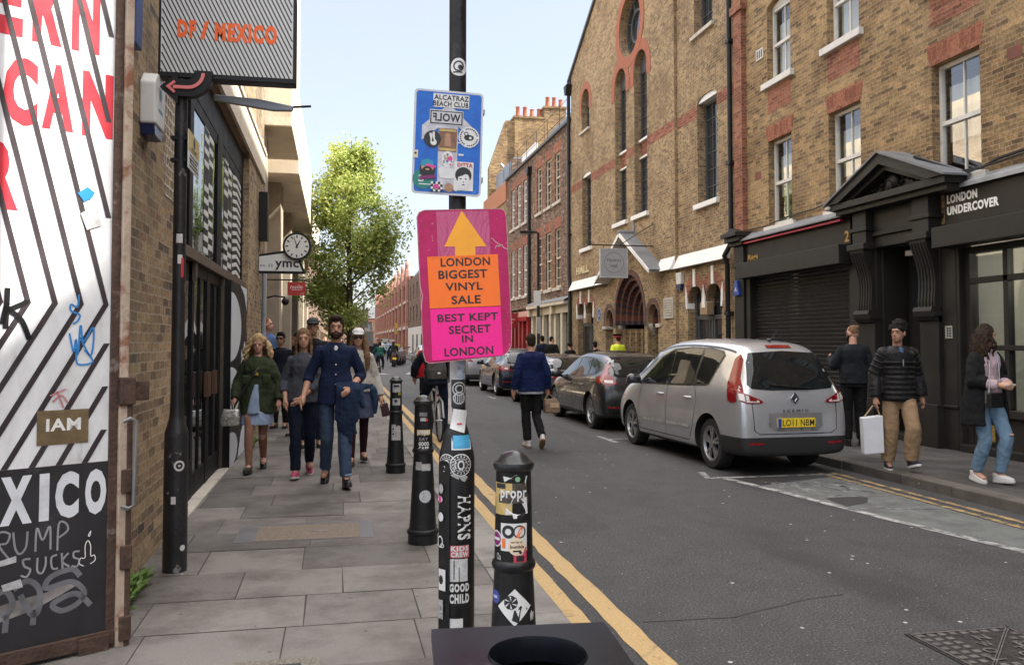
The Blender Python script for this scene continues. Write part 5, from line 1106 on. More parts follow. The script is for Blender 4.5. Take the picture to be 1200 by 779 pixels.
# left side beyond the concrete building
for k, (y0, y1, h, lab, m) in enumerate(((43, 78, 7.5, 'brown brick building behind the street tree on the left', OLDBR), (78.2, 130, 9.0, 'dark brick building far along the left side behind the tree', OLDBR), (130.2, 188, 8.0, 'yellow brick building furthest along the left side', YBR))):
    b = thing('brick_building', lab, 'building', (-1.4, (y0+y1)/2, .1)); F = fr((-1.4, 0, 0), (0, 1, 0), (1, 0, 0))
    hs = [rc(y, z, y+1.2, z+1.8) for y in range(int(y0)+2, int(y1)-2, 4) for z in (3.6, 5.6) if z+1.8 < h]
    g = MB(F); g.sheet(rc(y0, .05, y1, h), hs, 0, .2); g.build('wall', m, b); g = MB(F)
    for l in hs: g.rect(l[0][0], l[0][1], l[2][0], l[2][1], -.12)
    g.build('window_glass', PANE, b, split=True); g = MB(F); [g.box((y, .3, -.1), (y+2.4, 2.6, .01)) for y in range(int(y0)+1, int(y1)-3, 4)]; g.build('shop_window', PANE, b, split=True); g = MB(); g.box((-9, y0, .05), (-1.42, y0+.15, h)); g.box((-9, y0, h-.2), (-1.42, y1, h-.02)); g.build('side_wall', m, b)
# ================================================================ street furniture
PURP = M('purple sticker', (.18, .02, .12), .5); BEIGE = M('beige sticker', (.62, .50, .36), .55); SBLU = M('navy sticker', (.05, .07, .28), .5)
def stk(par, F, fn, mats):
    g = MB(F); fn(g); return g.build('sticker', mats, par, recalc=False)
def post_black(name):
    m, nt, b_ = newmat(name); t_ = nd(nt, 'TexCoord').outputs['Object']
    n1 = nd(nt, 'TexNoise', {'Vector': t_, 'Scale': 14, 'Detail': 8, 'Roughness': .7}).outputs[0]
    c = ramp(nt, n1, [(.3, (.007, .007, .008)), (.6, (.013, .013, .014)), (.72, (.05, .048, .046))])
    nt.links.new(c, b_.inputs['Base Color']); nt.links.new(ramp(nt, n1, [(.3, .25), (.7, .55)]), b_.inputs['Roughness']); b_.inputs['Specular IOR Level'].default_value = .32
    nb = nd(nt, 'TexNoise', {'Vector': t_, 'Scale': 60, 'Detail': 3}).outputs[0]
    nt.links.new(nd(nt, 'Bump', {'Strength': .12, 'Distance': .01, 'Height': nb}).outputs[0], b_.inputs['Normal'])
    return m
PB = post_black('gloss black street paint')
# ---- sign pole
PX, PY = .52, 3.72
pole = thing('sign_pole', 'black steel sign pole plastered with stickers on a thick base sleeve', 'sign pole', (PX, PY, .1))
def prad(v): return .078 if v < 1.12 else .078-(v-1.12)/.15*.04 if v < 1.27 else .038
g = MB(); g.lathe([(.078, .1), (.078, 1.115), (.074, 1.14), (.055, 1.22), (.042, 1.26), (.038, 1.29), (.038, 6)], (PX, PY, 0), 28); g.build('column', PB, pole, smooth=30)
a0 = math.atan2(-PY, -PX); PF = cyl(PX, PY, prad, a0)
g = MB(PF); g.sheet(rrect(-.085, .30, -.028, 1.11, .025), w=.009); g.add([(p[0], p[1], q) for q in (.009, -.004) for p in rrect(-.085, .30, -.028, 1.11, .025)], [(i, (i+1) % 24, (i+1) % 24+24, i+24) for i in range(24)]); g.build('service_cover', PB, pole)
stk(pole, PF, lambda g: (g.disc(.006, 2.826, .04, .0012, 20, 4, mi=0), g.disc(.004, 2.83, .024, .0022, 14, 2, .018, mi=1), g.disc(.012, 2.825, .011, .0022, 10, 2, mi=1), g.rect(-.02, 2.80, .02, 2.806, .002, 6, 1, 1)), [STW, STK])
stk(pole, PF, lambda g: (g.rect(-.035, 1.37, .0, 1.56, .0012, 6, 3, 0), g.rect(.0, 1.43, .04, 1.55, .0016, 6, 3, 1), g.rect(-.05, 1.2, -.02, 1.44, .0010, 4, 4, 2)), [STG, M('torn blue white paper', (.35, .42, .52), .6, var=.5, vs=60), M('torn pinkish paper', (.42, .36, .34), .7, var=.4, vs=50)])
def crest(g):
    g.rect(-.025, 1.335, .045, 1.455, .0022, 8, 4, 0)
    for r in (.018, .03): g.disc(.01, 1.415, r, .0032, 18, 1, r-.005, mi=1, ry=r)
    g.disc(.01, 1.375, .027, .0032, 18, 1, .021, mi=1); 
    for k in range(5): g.rect(-.008+.009*k, 1.355+.004*abs(k-2), -.004+.009*k, 1.392, .0032, 1, 2, 1)
stk(pole, PF, crest, [STK, M('silver print', (.42, .42, .42), .5)])
def slip(g):
    vs = []
    for j in range(5):
        for i in range(5):
            q = i/4; p = j/4; vs.append((-.03+.062*q+.016*p, 1.245+.085*p-.02*q+.01*p*q, .004+.004*q*p))
    g.add(vs, [(j*5+i, j*5+i+1, j*5+i+6, j*5+i+5) for j in range(4) for i in range(4)], 0); g.rect(.0, 1.26, .02, 1.268, .0065, 2, 1, 1)
stk(pole, PF, slip, [STW, STR])
stk(pole, PF, lambda g: (g.rect(-.022, 1.155, .072, 1.222, .003, 8, 4, 0), g.rect(-.016, 1.161, .066, 1.216, .0042, 8, 4, 1)), [STW, STB])
def medal(g, u, v, r):
    g.disc(u, v, r, .002, 28, 4, mi=0); g.disc(u, v, r, .0032, 28, 1, r*.92, mi=1); g.disc(u, v, r*.62, .0032, 24, 1, r*.57, mi=1)
    g.disc(u, v, r*.32, .0034, 16, 1, r*.2, mi=1, ry=r*.45)
    for k in range(16): a = 6.283*k/16; g.disc(u+math.cos(a)*r*.77, v+math.sin(a)*r*.77, r*.07, .0034, 5, 1, mi=1)
    for a in (.5, 1.2, 1.95, 2.6, 3.7, 4.4, 5.0, 5.7): g.disc(u+math.cos(a)*r*.46, v+math.sin(a)*r*.46, r*.055, .0034, 5, 1, mi=1)
stk(pole, PF, lambda g: medal(g, -.045, 1.095, .043), [STK, STW])
stk(pole, PF, lambda g: medal(g, .018, 1.092, .047), [STK, STW])
stk(pole, PF, lambda g: (g.add([(-.05, 1.062, .0014), (-.02, 1.045, .0014), (.0, 1.035, .0014), (.035, 1.02, .0014), (.05, 1.04, .0014), (.03, 1.055, .0014), (.0, 1.065, .0014), (-.03, 1.08, .0014)], [(0, 1, 6, 7), (1, 2, 6), (2, 3, 5, 6), (3, 4, 5)])), [STG])
stk(pole, PF, lambda g: g.text('HAPNS', .004, .775, .066, .962, .0016, .035, 0, 0, rot=True), [STW])
stk(pole, PF, lambda g: (g.rect(-.028, .70, .058, .752, .0014, 8, 2, 0), g.text('KIDS', -.024, .728, .054, .75, .0022, .05, 0, 1), g.text('CREW', -.024, .703, .054, .725, .0022, .05, 0, 1)), [M('faded red print', (.50, .10, .12), .5, var=.3, vs=40), STW])
stk(pole, PF, lambda g: (g.rect(-.034, .60, .05, .695, .0014, 8, 3, 0), g.rect(-.012, .61, -.008, .69, .0024, 1, 3, 1), g.rect(.01, .6, .013, .66, .0024, 1, 3, 1)), [M('stained white sticker', (.52, .52, .52), .6, var=.2, vs=50), STK])
stk(pole, PF, lambda g: (g.text('GOOD', -.03, .556, .058, .592, .0016, .06), g.text('CHILD', -.03, .508, .058, .548, .0016, .06)), [STW])
stk(pole, PF, lambda g: g.rect(-.072, .36, .028, .445, .0013, 10, 3, 0), [STW])
stk(pole, PF, lambda g: (g.disc(-.073, .945, .014, .0105, 14, 2, mi=0), g.disc(-.073, .945, .009, .0112, 12, 1, mi=1, ry=.016)), [STW, STP])
stk(pole, PF, lambda g: (g.disc(-.069, .87, .015, .0105, 9, 2, mi=0, ry=.02)), [STW])
stk(pole, PF, lambda g: (g.rect(-.08, .56, -.044, .65, .0105, 3, 2, 0), g.disc(-.066, .605, .012, .0112, 7, 1, mi=1, ry=.02)), [STW, STK])
stk(pole, PF, lambda g: (g.disc(-.068, .99, .013, .0105, 8, 1, mi=0, ry=.022)), [STG])
stk(pole, PF, lambda g: (g.rect(-.082, .44, -.055, .52, .0105, 3, 2, 0)), [M('silver torn sticker', (.3, .3, .3), .5, var=.6, vs=70)])
stk(pole, PF, lambda g: (g.disc(-.072, .765, .016, .0105, 12, 1, .012, mi=0, ry=.026), g.disc(-.06, .75, .01, .0108, 12, 1, .007, mi=0)), [STW])
stk(pole, PF, lambda g: (g.disc(-.04, .97, .011, .0014, 10, 2, mi=0, ry=.035)), [M('grey sticker residue', (.22, .22, .22), .6, var=.4, vs=60)])
def tiltframe(c, a):
    c = Vector(c); U = Vector((math.cos(a), 0, math.sin(a))); V = Vector((-math.sin(a), 0, math.cos(a)))
    return lambda u, v, w=0.0: tuple(c+U*u+V*v+Vector((0, -1, 0))*w)
# ---- blue road sign with stickers
BS = tiltframe((.469, 3.655, 2.481), R_(-1.6))
t = thing('road_sign', 'blue rectangular road sign covered in stickers, the upper sign on the black pole', 'sign', (.469, 3.66, 2.25))
W, H = .302, .456
g = MB(BS); g.prism(rrect(-W/2, -H/2, W/2, H/2, .018), -.006, 0); g.build('plate', M('grey sign rim', (.50, .51, .53), .4, var=.12, vs=20), t)
g = MB(BS); g.sheet(rrect(-W/2+.009, -H/2+.009, W/2-.009, H/2-.009, .013), w=.0010)
def signblue():
    m, nt, b_ = newmat('road sign blue'); t_ = nd(nt, 'TexCoord').outputs['Object']
    n1 = nd(nt, 'TexNoise', {'Vector': t_, 'Scale': 14, 'Detail': 8, 'Roughness': .7}).outputs[0]
    nt.links.new(ramp(nt, n1, [(.35, (.006, .085, .40)), (.62, (.012, .13, .52)), (.76, (.06, .2, .5))]), b_.inputs['Base Color']); b_.inputs['Roughness'].default_value = .32
    return m
bp = g.build('blue_face', signblue(), t)
def nn(nx, ny): return (-W/2+W*nx, H/2-H*ny)
def bsti(fn, mats): g = MB(BS); fn(g); return g.build('sticker', mats, t, recalc=False)
def nrect(g, x0, y0, x1, y1, w, mi): (a, b_), (c_, d) = nn(x0, y1), nn(x1, y0); g.rect(a, b_, c_, d, w, 1, 1, mi)
def ndisc(g, x, y, r, w, mi, ry=None, n=24, r0=0): a, b_ = nn(x, y); g.disc(a, b_, r, w, n, 1, r0, mi, ry)
def ntext(g, s, x0, y0, x1, y1, w, bold, mi, **k): (a, b_), (c_, d) = nn(x0, y1), nn(x1, y0); g.text(s, a, b_, c_, d, w, bold, 0, mi, **k)
PALE = M('faded white arrow', (.46, .46, .50), .5, var=.25, vs=25)
g = MB(BS); g.sheet([nn(*p) for p in [(.5, .125), (.9, .37), (.9, .47), (.64, .34), (.64, .95), (.36, .95), (.36, .36), (.12, .49), (.12, .35)]], w=.0018); g.build('white_arrow', PALE, t)
bsti(lambda g: (nrect(g, .27, .035, .79, .165, .003, 0), ntext(g, 'ALCATRAZ', .29, .045, .775, .095, .0038, .03, 1, shear=.006), ntext(g, 'BEACH CLUB', .28, .105, .77, .155, .0038, .03, 1, shear=.006)), [STW, STK])
bsti(lambda g: (nrect(g, .225, .19, .71, .335, .0026, 0), nrect(g, .235, .20, .70, .208, .0034, 1), nrect(g, .235, .315, .70, .325, .0034, 1), nrect(g, .235, .2, .25, .325, .0034, 1), nrect(g, .685, .2, .70, .325, .0034, 1), ntext(g, 'WOLF', .27, .222, .67, .30, .0034, .03, 1, flip=True)), [M('pale grey plate', (.48, .48, .50), .5), STK])
bsti(lambda g: (nrect(g, .365, .365, .625, .585, .0030, 0), nrect(g, .375, .372, .615, .395, .0036, 1), nrect(g, .375, .555, .615, .578, .0036, 1), ndisc(g, .495, .435, .012, .0036, 2), nrect(g, .45, .455, .54, .535, .0037, 2)), [M('brown poster', (.20, .10, .055), .5, var=.4, vs=40), STY, M('poster figure', (.42, .22, .14), .5)])
def hand(g):
    ndisc(g, .275, .475, .037, .0033, 0)
    x, y = nn(.29, .505); g.disc(x, y, .014, .0040, 12, mi=1)
    for (du, dv, a) in ((-.014, .024, .35), (.0, .03, -.05)):
        g.add([(x+du-.005, y+dv+.014, .0042), (x+du+.004, y+dv+.016, .0042), (x+.006+du*.3, y+.004, .0042), (x-.007+du*.3, y+.002, .0042)], [(0, 1, 2, 3)], 1)
bsti(hand, [STK, STW])
def roundw(g):
    ndisc(g, .80, .435, .046, .0034, 0); x, y = nn(.80, .435)
    for k in range(26):
        a = 6.283*k/26
        if k % 9 == 0: continue
        g.disc(x+.037*math.cos(a), y+.037*math.sin(a), .0036, .0041, 5, mi=1)
    g.disc(x, y-.002, .022, .0041, 14, mi=1, ry=.013); g.disc(x-.012, y+.014, .010, .0041, 10, 1, .006, mi=1); g.disc(x+.006, y-.003, .006, .0046, 8, mi=0)
bsti(roundw, [STW, STK])
def skull(g):
    ndisc(g, .50, .66, .026, .0036, 0, .036); rr = random.Random(3)
    x, y = nn(.50, .66)
    for k in range(26): a = rr.uniform(0, 6.28); r = rr.uniform(.1, .9); g.disc(x+.022*r*math.cos(a), y+.032*r*math.sin(a), rr.uniform(.002, .0055), .0042+k*1e-5, 7, mi=rr.choice((1, 2, 3, 4)))
    g.disc(x+.012, y+.004, .010, .0048, 10, mi=2)
    x, y = nn(.5, .80); g.sheet([(x-.04, y+.02), (x-.01, y+.035), (x+.03, y+.02), (x+.045, y-.005), (x+.02, y-.02), (x-.03, y-.018)], w=.0030)
bsti(skull, [STW, M('teal dot', (.02, .30, .32), .5), STP, SBLU, STY])
def beanie(g):
    x, y = nn(.215, .77); g.disc(x, y, .034, .0040, 20, mi=3, ry=.042)
    g.disc(x, y+.012, .027, .0045, 18, mi=2); g.prism([(x-.03, y+.016), (x+.028, y+.010), (x+.024, y+.036), (x, y+.048), (x-.026, y+.038)], .0035, .0050, 0); g.prism([(x-.012, y+.016), (x+.034, y+.008), (x+.036, y+.016), (x+.0, y+.026)], .004, .0056, 1)
    g.disc(x, y-.004, .023, .0049, 16, mi=3, ry=.017); g.disc(x, y+.001, .009, .0054, 10, mi=2, ry=.004)
    for s_ in (-1, 1): g.disc(x+s_*.009, y+.012, .0028, .0054, 8, mi=3)
    g.prism([(x-.034, y-.030), (x+.034, y-.022), (x+.038, y-.036), (x-.03, y-.046)], .004, .0058, 4)
bsti(beanie, [M('teal cap', (.02, .25, .38), .5), STP, M('sticker skin', (.52, .28, .16), .5), STK, PURP])
def green3(g): ndisc(g, .155, .86, .044, .0028, 0); ntext(g, '3', .09, .825, .17, .89, .0034, .05, 1); nrect(g, .10, .905, .30, .915, .0034, 1)
bsti(green3, [M('green sticker', (.02, .20, .17), .5), STW])
def checks(g):
    nrect(g, .27, .88, .44, .975, .0044, 0)
    for i in range(5):
        for j in range(4):
            if (i+j) % 2: nrect(g, .27+.034*i, .88+.024*j, .304+.034*i, .904+.024*j, .0049, 1)
    nrect(g, .31, .91, .385, .945, .0053, 2)
bsti(checks, [STW, STK, STP])
def portrait(g):
    nrect(g, .60, .675, .88, .95, .0032, 0); nrect(g, .615, .93, .65, .96, .0030, 2); ntext(g, 'DITTA', .645, .685, .865, .725, .0039, .05, 3)
    x, y = nn(.735, .83); g.disc(x, y, .037, .0040, 20, mi=0, ry=.052); g.disc(x, y+.012, .036, .0044, 20, mi=1, ry=.036); g.disc(x+.002, y-.010, .026, .0048, 18, mi=0, ry=.036)
    g.add([(x-.03, y+.03, .005), (x+.03, y+.032, .005), (x+.03, y+.012, .005), (x+.008, y+.018, .005), (x-.004, y+.010, .005), (x-.028, y+.002, .005)], [(0, 1, 2, 3, 4, 5)], 1)
    for s_ in (-1, 1): g.disc(x+s_*.011, y-.004, .005, .0052, 8, mi=1, ry=.0028)
    g.disc(x+.001, y-.018, .003, .0052, 6, mi=1); g.disc(x+.001, y-.030, .007, .0052, 8, mi=1, ry=.0025)
bsti(portrait, [STW, STK, M('yellow paper', (.55, .50, .25), .5), STR])
bsti(lambda g: ndisc(g, .53, .93, .020, .0036, 0), [M('tan sticker', (.34, .20, .12), .5, var=.3, vs=60)])
bsti(lambda g: (nrect(g, .0, .59, .075, .665, .003, 0), ndisc(g, .04, .62, .005, .0036, 1)), [M('cream square sticker', (.55, .52, .38), .5), STK])
bsti(lambda g: (nrect(g, .655, .60, .73, .617, .0028, 0), nrect(g, .64, .49, .70, .50, .0028, 0)), [STW])
g = MB(BS); [g.box((-.06, v, -.08), (.16, v+.02, -.006)) for v in (-.16, .14)]; g.build('clamp', GREYMETAL, t, split=True)
# ---- pink sale sign
PS = tiltframe((.538, 3.62, 1.861), R_(2.8))
t = thing('sale_sign', 'worn pink vinyl sale board with an orange arrow, lower sign on the black pole', 'sign', (.538, 3.63, 1.55))
def pinkboard():
    m, nt, b_ = newmat('worn pink board'); t_ = nd(nt, 'TexCoord').outputs['Object']
    n1 = nd(nt, 'TexNoise', {'Vector': t_, 'Scale': 9, 'Detail': 9, 'Roughness': .75}).outputs[0]; n2 = nd(nt, 'TexNoise', {'Vector': t_, 'Scale': 60, 'Detail': 5, 'Roughness': .7}).outputs[0]
    c = mixc(nt, ramp(nt, n1, [(.35, 0), (.65, 1)]), (.34, .002, .065, 1), (.48, .006, .12, 1)); c = mixc(nt, ramp(nt, n2, [(.66, 0), (.71, 1)]), c, (.55, .33, .36, 1))
    nt.links.new(c, b_.inputs['Base Color']); b_.inputs['Roughness'].default_value = .5
    return m
PKB = pinkboard()
g = MB(PS); ol = [(-.192, .30), (-.182, .318), (-.16, .327), (.175, .327), (.192, .318), (.198, .29), (.198, -.20), (.193, -.27), (.175, -.298), (.15, -.312), (-.165, -.327), (-.183, -.318), (-.192, -.28)]; g.prism(ol, -.012, 0); bd = g.build('board', [PKB], t, bevel=.002)
g = MB(PS); n_ = len(ol)
for i in range(n_):
    (x0_, y0_), (x1_, y1_) = ol[i], ol[(i+1) % n_]; q = .985; g.add([(x0_, y0_, .0008), (x1_, y1_, .0008), (x1_*q, y1_*.992, .0008), (x0_*q, y0_*.992, .0008)], [(0, 1, 2, 3)])
g.build('worn_edge', M('bare board edge', (.40, .24, .22), .8, var=.4, vs=40), bd)
g = MB(PS); rr = random.Random(9)
for (a, c_) in (((.125, .20), (.195, .15)), ((.14, .16), (.165, .165)), ((-.19, .1), (-.185, -.1))): scrawl(g, [[(a[0]+(c_[0]-a[0])*k/6+rr.uniform(-.005, .005), a[1]+(c_[1]-a[1])*k/6+rr.uniform(-.006, .006)) for k in range(7)]], .0016, .0009)
g.build('scratches', M('scratched board', (.55, .36, .33), .8), bd)
def sleeve_mat():
    m, nt, b_ = newmat('creased clear sleeve'); t_ = nd(nt, 'TexCoord').outputs['Object']
    n1 = nd(nt, 'TexNoise', {'Vector': nd(nt, 'Mapping', {0: t_, 3: (1.6, 1, .5)}).outputs[0], 'Scale': 22, 'Detail': 3, 'Distortion': 1.5}).outputs[0]
    b_.inputs['Base Color'].default_value = (.46, .06, .17, 1); b_.inputs['Roughness'].default_value = .18; b_.inputs['Specular IOR Level'].default_value = .8
    nt.links.new(nd(nt, 'Bump', {'Strength': .35, 'Distance': .02, 'Height': n1}).outputs[0], b_.inputs['Normal']); return m
g = MB(PS); g.box((-.108, .127, 0), (.12, .318, .0012)); g.build('sleeve', sleeve_mat(), t)
g = MB(PS); g.sheet([(.002, .321), (-.08, .168), (-.034, .166), (-.035, .126), (.053, .126), (.054, .165), (.104, .164)], w=.0024); g.build('arrow', M('amber arrow card', (.85, .36, .022), .35, var=.06, vs=14), t)
g = MB(PS); g.sheet([(-.156, .126), (-.154, -.0945), (.153, -.094), (.151, .129)], w=.0028); g.box((-.156, .121, .0028), (.151, .126, .0034)); sh = g.build('orange_sheet', M('orange sheet', (.88, .165, .012), .3, var=.06, vs=12), t)
g = MB(PS)
for s_, a, b_, c_, d in (('LONDON', -.099, .082, .115, .118), ('BIGGEST', -.111, .029, .100, .066), ('VINYL', -.084, -.022, .078, .012), ('SALE', -.060, -.080, .067, -.044)): g.text(s_, a, b_, c_, d, .0036, .022)
g.build('lettering', STK, sh)
g = MB(PS); g.sheet([(-.153, -.097), (-.154, -.316), (.154, -.308), (.152, -.097)], w=.0026); sh = g.build('magenta_sheet', M('magenta sheet', (.86, .008, .26), .3, var=.06, vs=12), t)
g = MB(PS)
for s_, a, b_, c_, d in (('BEST KEPT', -.123, -.154, .139, -.121), ('SECRET', -.077, -.207, .104, -.172), ('IN', -.023, -.245, .025, -.214), ('LONDON', -.100, -.301, .111, -.265)): g.text(s_, a, b_, c_, d, .0034, .022)
g.build('lettering', STK, sh)
g = MB(PS); [g.box((-.07, v, -.10), (.035, v+.012, -.012)) for v in (.22, -.2)]; g.build('strap', M('black strap', (.02, .02, .02), .6), t, split=True)
# ---- bollards
def brad(v):
    P = [(.1, .113), (.2, .104), (.30, .097), (.79, .0715), (1.14, .0655), (1.2, .066)]
    for (a, r), (c_, q) in zip(P[:-1], P[1:]):
        if v <= c_: return r+(q-r)*(v-a)/(c_-a)
    return .066
def bollard(x, y, label):
    t = thing('bollard', label, 'bollard', (x, y, .1), group='black bollards along the left kerb')
    g = MB(); g.lathe([(.113, .1), (.111, .17), (.118, .175), (.121, .185), (.118, .20), (.104, .21), (.097, .30), (.0725, .775)]+[(.0805*1.0+.0*k, 0) for k in ()]+[(.079, .782), (.083, .795), (.079, .808), (.072, .815), (.0655, 1.138), (.066, 1.142)], (x, y, 0), 28); g.build('post', PB, t, smooth=35)
    g = MB(); g.lathe([(.064, 1.138), (.073, 1.145), (.077, 1.157), (.074, 1.17), (.063, 1.178), (.052, 1.193), (.034, 1.206), (.012, 1.212), (.001, 1.2125)], (x, y, 0), 28); g.build('cap', M('bollard cap paint', (.017, .018, .02), .28, var=.3, vs=6), t, smooth=40)
    return t, cyl(x, y, brad, math.atan2(-y, -x))
t, F = bollard(.655, 3.15, 'nearest bollard, with a torn ochre poster and white diamond sticker, behind the litter bin')
stk(t, F, lambda g: (g.rect(-.088, .985, -.005, 1.10, .0012, 8, 3, 0), g.rect(-.075, 1.08, -.03, 1.098, .0020, 3, 1, 1)), [STY, STK])
stk(t, F, lambda g: (g.rect(-.005, 1.07, .055, 1.10, .0013, 6, 2, 1), g.text('propr', -.05, 1.035, .05, 1.075, .0036, .03, 0, 0), g.rect(-.06, 1.028, .06, 1.06, .0024, 10, 1, 1)), [STW, M('dark torn print', (.06, .05, .04), .6, var=.5, vs=50)])
stk(t, F, lambda g: g.sheet([(-.03, .985), (-.005, .99), (.0, .972), (.012, .974), (.014, .985), (.055, .99), (.05, 1.05), (.03, 1.045), (.0, 1.052), (-.01, 1.03), (-.028, 1.01)], w=.0032), [STW])
stk(t, F, lambda g: (g.sheet([(-.035, 1.105), (.045, 1.09), (.055, 1.125), (.01, 1.132), (-.01, 1.12), (-.04, 1.125)], w=.0016), g.disc(.015, 1.115, .01, .0024, 8, mi=1)), [M('torn white paper', (.50, .52, .50), .6, var=.2, vs=60), M('green smudge', (.2, .36, .22), .6)])
def cz(g):
    g.rect(-.05, .855, .052, .955, .0014, 8, 4, 0); g.disc(-.02, .925, .024, .0022, 18, 1, .012, mi=1); g.disc(.022, .925, .024, .0022, 18, 1, mi=1, r0=.019); g.add([(.008, .905, .0026), (.02, .905, .0026), (.038, .945, .0026), (.026, .945, .0026)], [(0, 1, 2, 3)], 2); g.rect(-.044, .865, -.03, .90, .0024, 1, 1, 2)
stk(t, F, cz, [STW, STK, STO])
stk(t, F, lambda g: (g.disc(.012, .872, .032, .0028, 22, 3, mi=0), g.text('bumble', -.012, .866, .038, .878, .0036, .03, 0, 1), g.text('BETTER BE', -.008, .885, .032, .891, .0036, .02, 0, 1), g.rect(-.002, .853, .026, .859, .0036, 2, 1, 1)), [BEIGE, STK])
stk(t, F, lambda g: (g.rect(.0, .785+.0, .05, .85, .0015, 4, 3, 0), g.disc(.024, .828, .012, .0023, 9, mi=1), g.rect(.01, .795, .04, .815, .0023, 2, 1, 2), g.disc(.024, .825, .006, .0030, 7, mi=2)), [M('red poster sticker', (.52, .05, .09), .5), STW, STK]) if False else stk(t, F, lambda g: (g.rect(.0, .812, .05, .868, .0015, 4, 3, 0), g.disc(.025, .852, .012, .0023, 9, mi=1), g.rect(.01, .818, .04, .838, .0023, 2, 1, 2), g.disc(.025, .85, .006, .0030, 7, mi=2)), [M('red poster sticker', (.52, .05, .09), .5), STW, STK])
stk(t, F, lambda g: (g.disc(-.075, .895, .03, .0014, 18, 3, mi=0), g.disc(-.075, .895, .025, .0022, 16, 2, mi=1), g.rect(-.092, .89, -.055, .90, .003, 4, 1, 0)), [STW, PURP])
stk(t, F, lambda g: g.text('Oa', -.072, .82, -.05, .845, .0016, .01), [M('grey pen', (.4, .4, .4), .6)])
stk(t, F, lambda g: (g.disc(-.078, .685, .024, .0014, 16, 3, mi=0), g.rect(-.09, .68, -.066, .69, .0022, 3, 1, 1)), [SBLU, M('pale blue print', (.4, .45, .6), .5)])
def diamond(g):
    cx, cy, r = .004, .655, .066
    P = lambda u, v: (cx+(u-v)*r, cy+(u+v)*r)
    n = 6; vs = [P(i/n-.5, j/n-.5)+(.0014,) for j in range(n+1) for i in range(n+1)]; g.add(vs, [(j*(n+1)+i, j*(n+1)+i+1, (j+1)*(n+1)+i+1, (j+1)*(n+1)+i) for j in range(n) for i in range(n)], 0)
    x, y = cx-.014, cy+.018; g.disc(x, y, .026, .0024, 9, 2, mi=1)
    for k in range(6): a = 1.047*k; g.add([(x+.004*math.cos(a), y+.004*math.sin(a), .0032), (x+.022*math.cos(a+.5), y+.022*math.sin(a+.5), .0032), (x+.023*math.cos(a+.75), y+.023*math.sin(a+.75), .0032)], [(0, 1, 2)], 0)
    g.add([(cx-.01, cy-.045, .0024), (cx+.012, cy-.055, .0024), (cx+.05, cy-.006, .0024), (cx+.02, cy+.006, .0024), (cx+.008, cy-.012, .0024), (cx-.002, cy-.008, .0024)], [(0, 1, 4, 5), (1, 2, 3, 4)], 1)
    g.add([(cx+.004, cy-.012, .0034), (cx+.014, cy-.034, .0034), (cx+.018, cy-.006, .0034)], [(0, 1, 2)], 0)
stk(t, F, diamond, [STW, STK])
stk(t, F, lambda g: g.sheet([(.068, .60), (.085, .605), (.09, .63), (.08, .628), (.075, .64), (.066, .625)], w=.0016), [STG])
t, F = bollard(.655, 6.53, 'middle bollard, with a small round white sticker low on its side')
stk(t, F, lambda g: g.rect(-.03, 1.055, .03, 1.085, .0014, 4, 1, 0), [M('dark grey sticker', (.16, .16, .16), .5, var=.5, vs=50)])
stk(t, F, lambda g: (g.rect(-.022, 1.02, .02, 1.045, .0014, 4, 1, 0), g.rect(.02, 1.018, .035, 1.04, .0018, 2, 1, 1)), [STG, STR])
stk(t, F, lambda g: (g.rect(-.05, .915, .058, .955, .0013, 8, 2, 1), g.text('proper', -.045, .91, .055, .95, .0024, .04, 0, 0)), [STW, STY])
stk(t, F, lambda g: (g.text('GOOD', -.035, .835, .045, .865, .0014, .05), g.text('CAFE', -.035, .80, .045, .83, .0014, .05)), [STW])
stk(t, F, lambda g: g.text('EAT', -.03, .875, .035, .895, .0014, .0), [M('grey print', (.3, .3, .3), .5)])
stk(t, F, lambda g: (g.rect(-.06, .655, -.01, .715, .0013, 4, 2, 0), g.rect(-.01, .65, .06, .70, .0017, 5, 2, 1), g.add([(.0, .655, .0025), (.02, .655, .0025), (.05, .695, .0025), (.03, .695, .0025)], [(0, 1, 2, 3)], 0)), [M('grey worn sticker', (.28, .27, .26), .6, var=.3, vs=50), STG])
stk(t, F, lambda g: (g.disc(.018, .46, .046, .0014, 22, 3, mi=0), g.disc(.005, .46, .014, .0024, 9, mi=1, ry=.03)), [M('silver round sticker', (.44, .45, .47), .4), STG])
t, F = bollard(.69, 10.07, 'furthest bollard, with black and white stickers in a column, behind the middle one')
stk(t, F, lambda g: (g.rect(-.04, 1.03, .06, 1.15-.02, .0014, 5, 2, 0), g.rect(-.03, 1.09, .035, 1.115, .0024, 3, 1, 1), g.rect(.03, 1.0, .06, 1.025, .0016, 1, 1, 2)), [STG, STK, M('yellow tag', (.6, .5, .05), .5)])
stk(t, F, lambda g: (g.rect(-.04, .88, .055, .96, .0014, 5, 2, 0), g.disc(.0, .93, .02, .0024, 7, mi=1)), [STG, STK])
stk(t, F, lambda g: (g.rect(-.05, .48, .0, .66, .0014, 3, 3, 0), g.rect(.0, .48, .06, .60, .0014, 4, 2, 1), g.disc(.03, .62, .03, .0018, 8, 2, mi=0), g.disc(-.03, .61, .012, .0024, 6, mi=2), g.disc(-.03, .55, .012, .0024, 6, mi=2)), [STG, M('grey sticker sheet', (.34, .34, .33), .6, var=.3, vs=30), STK])
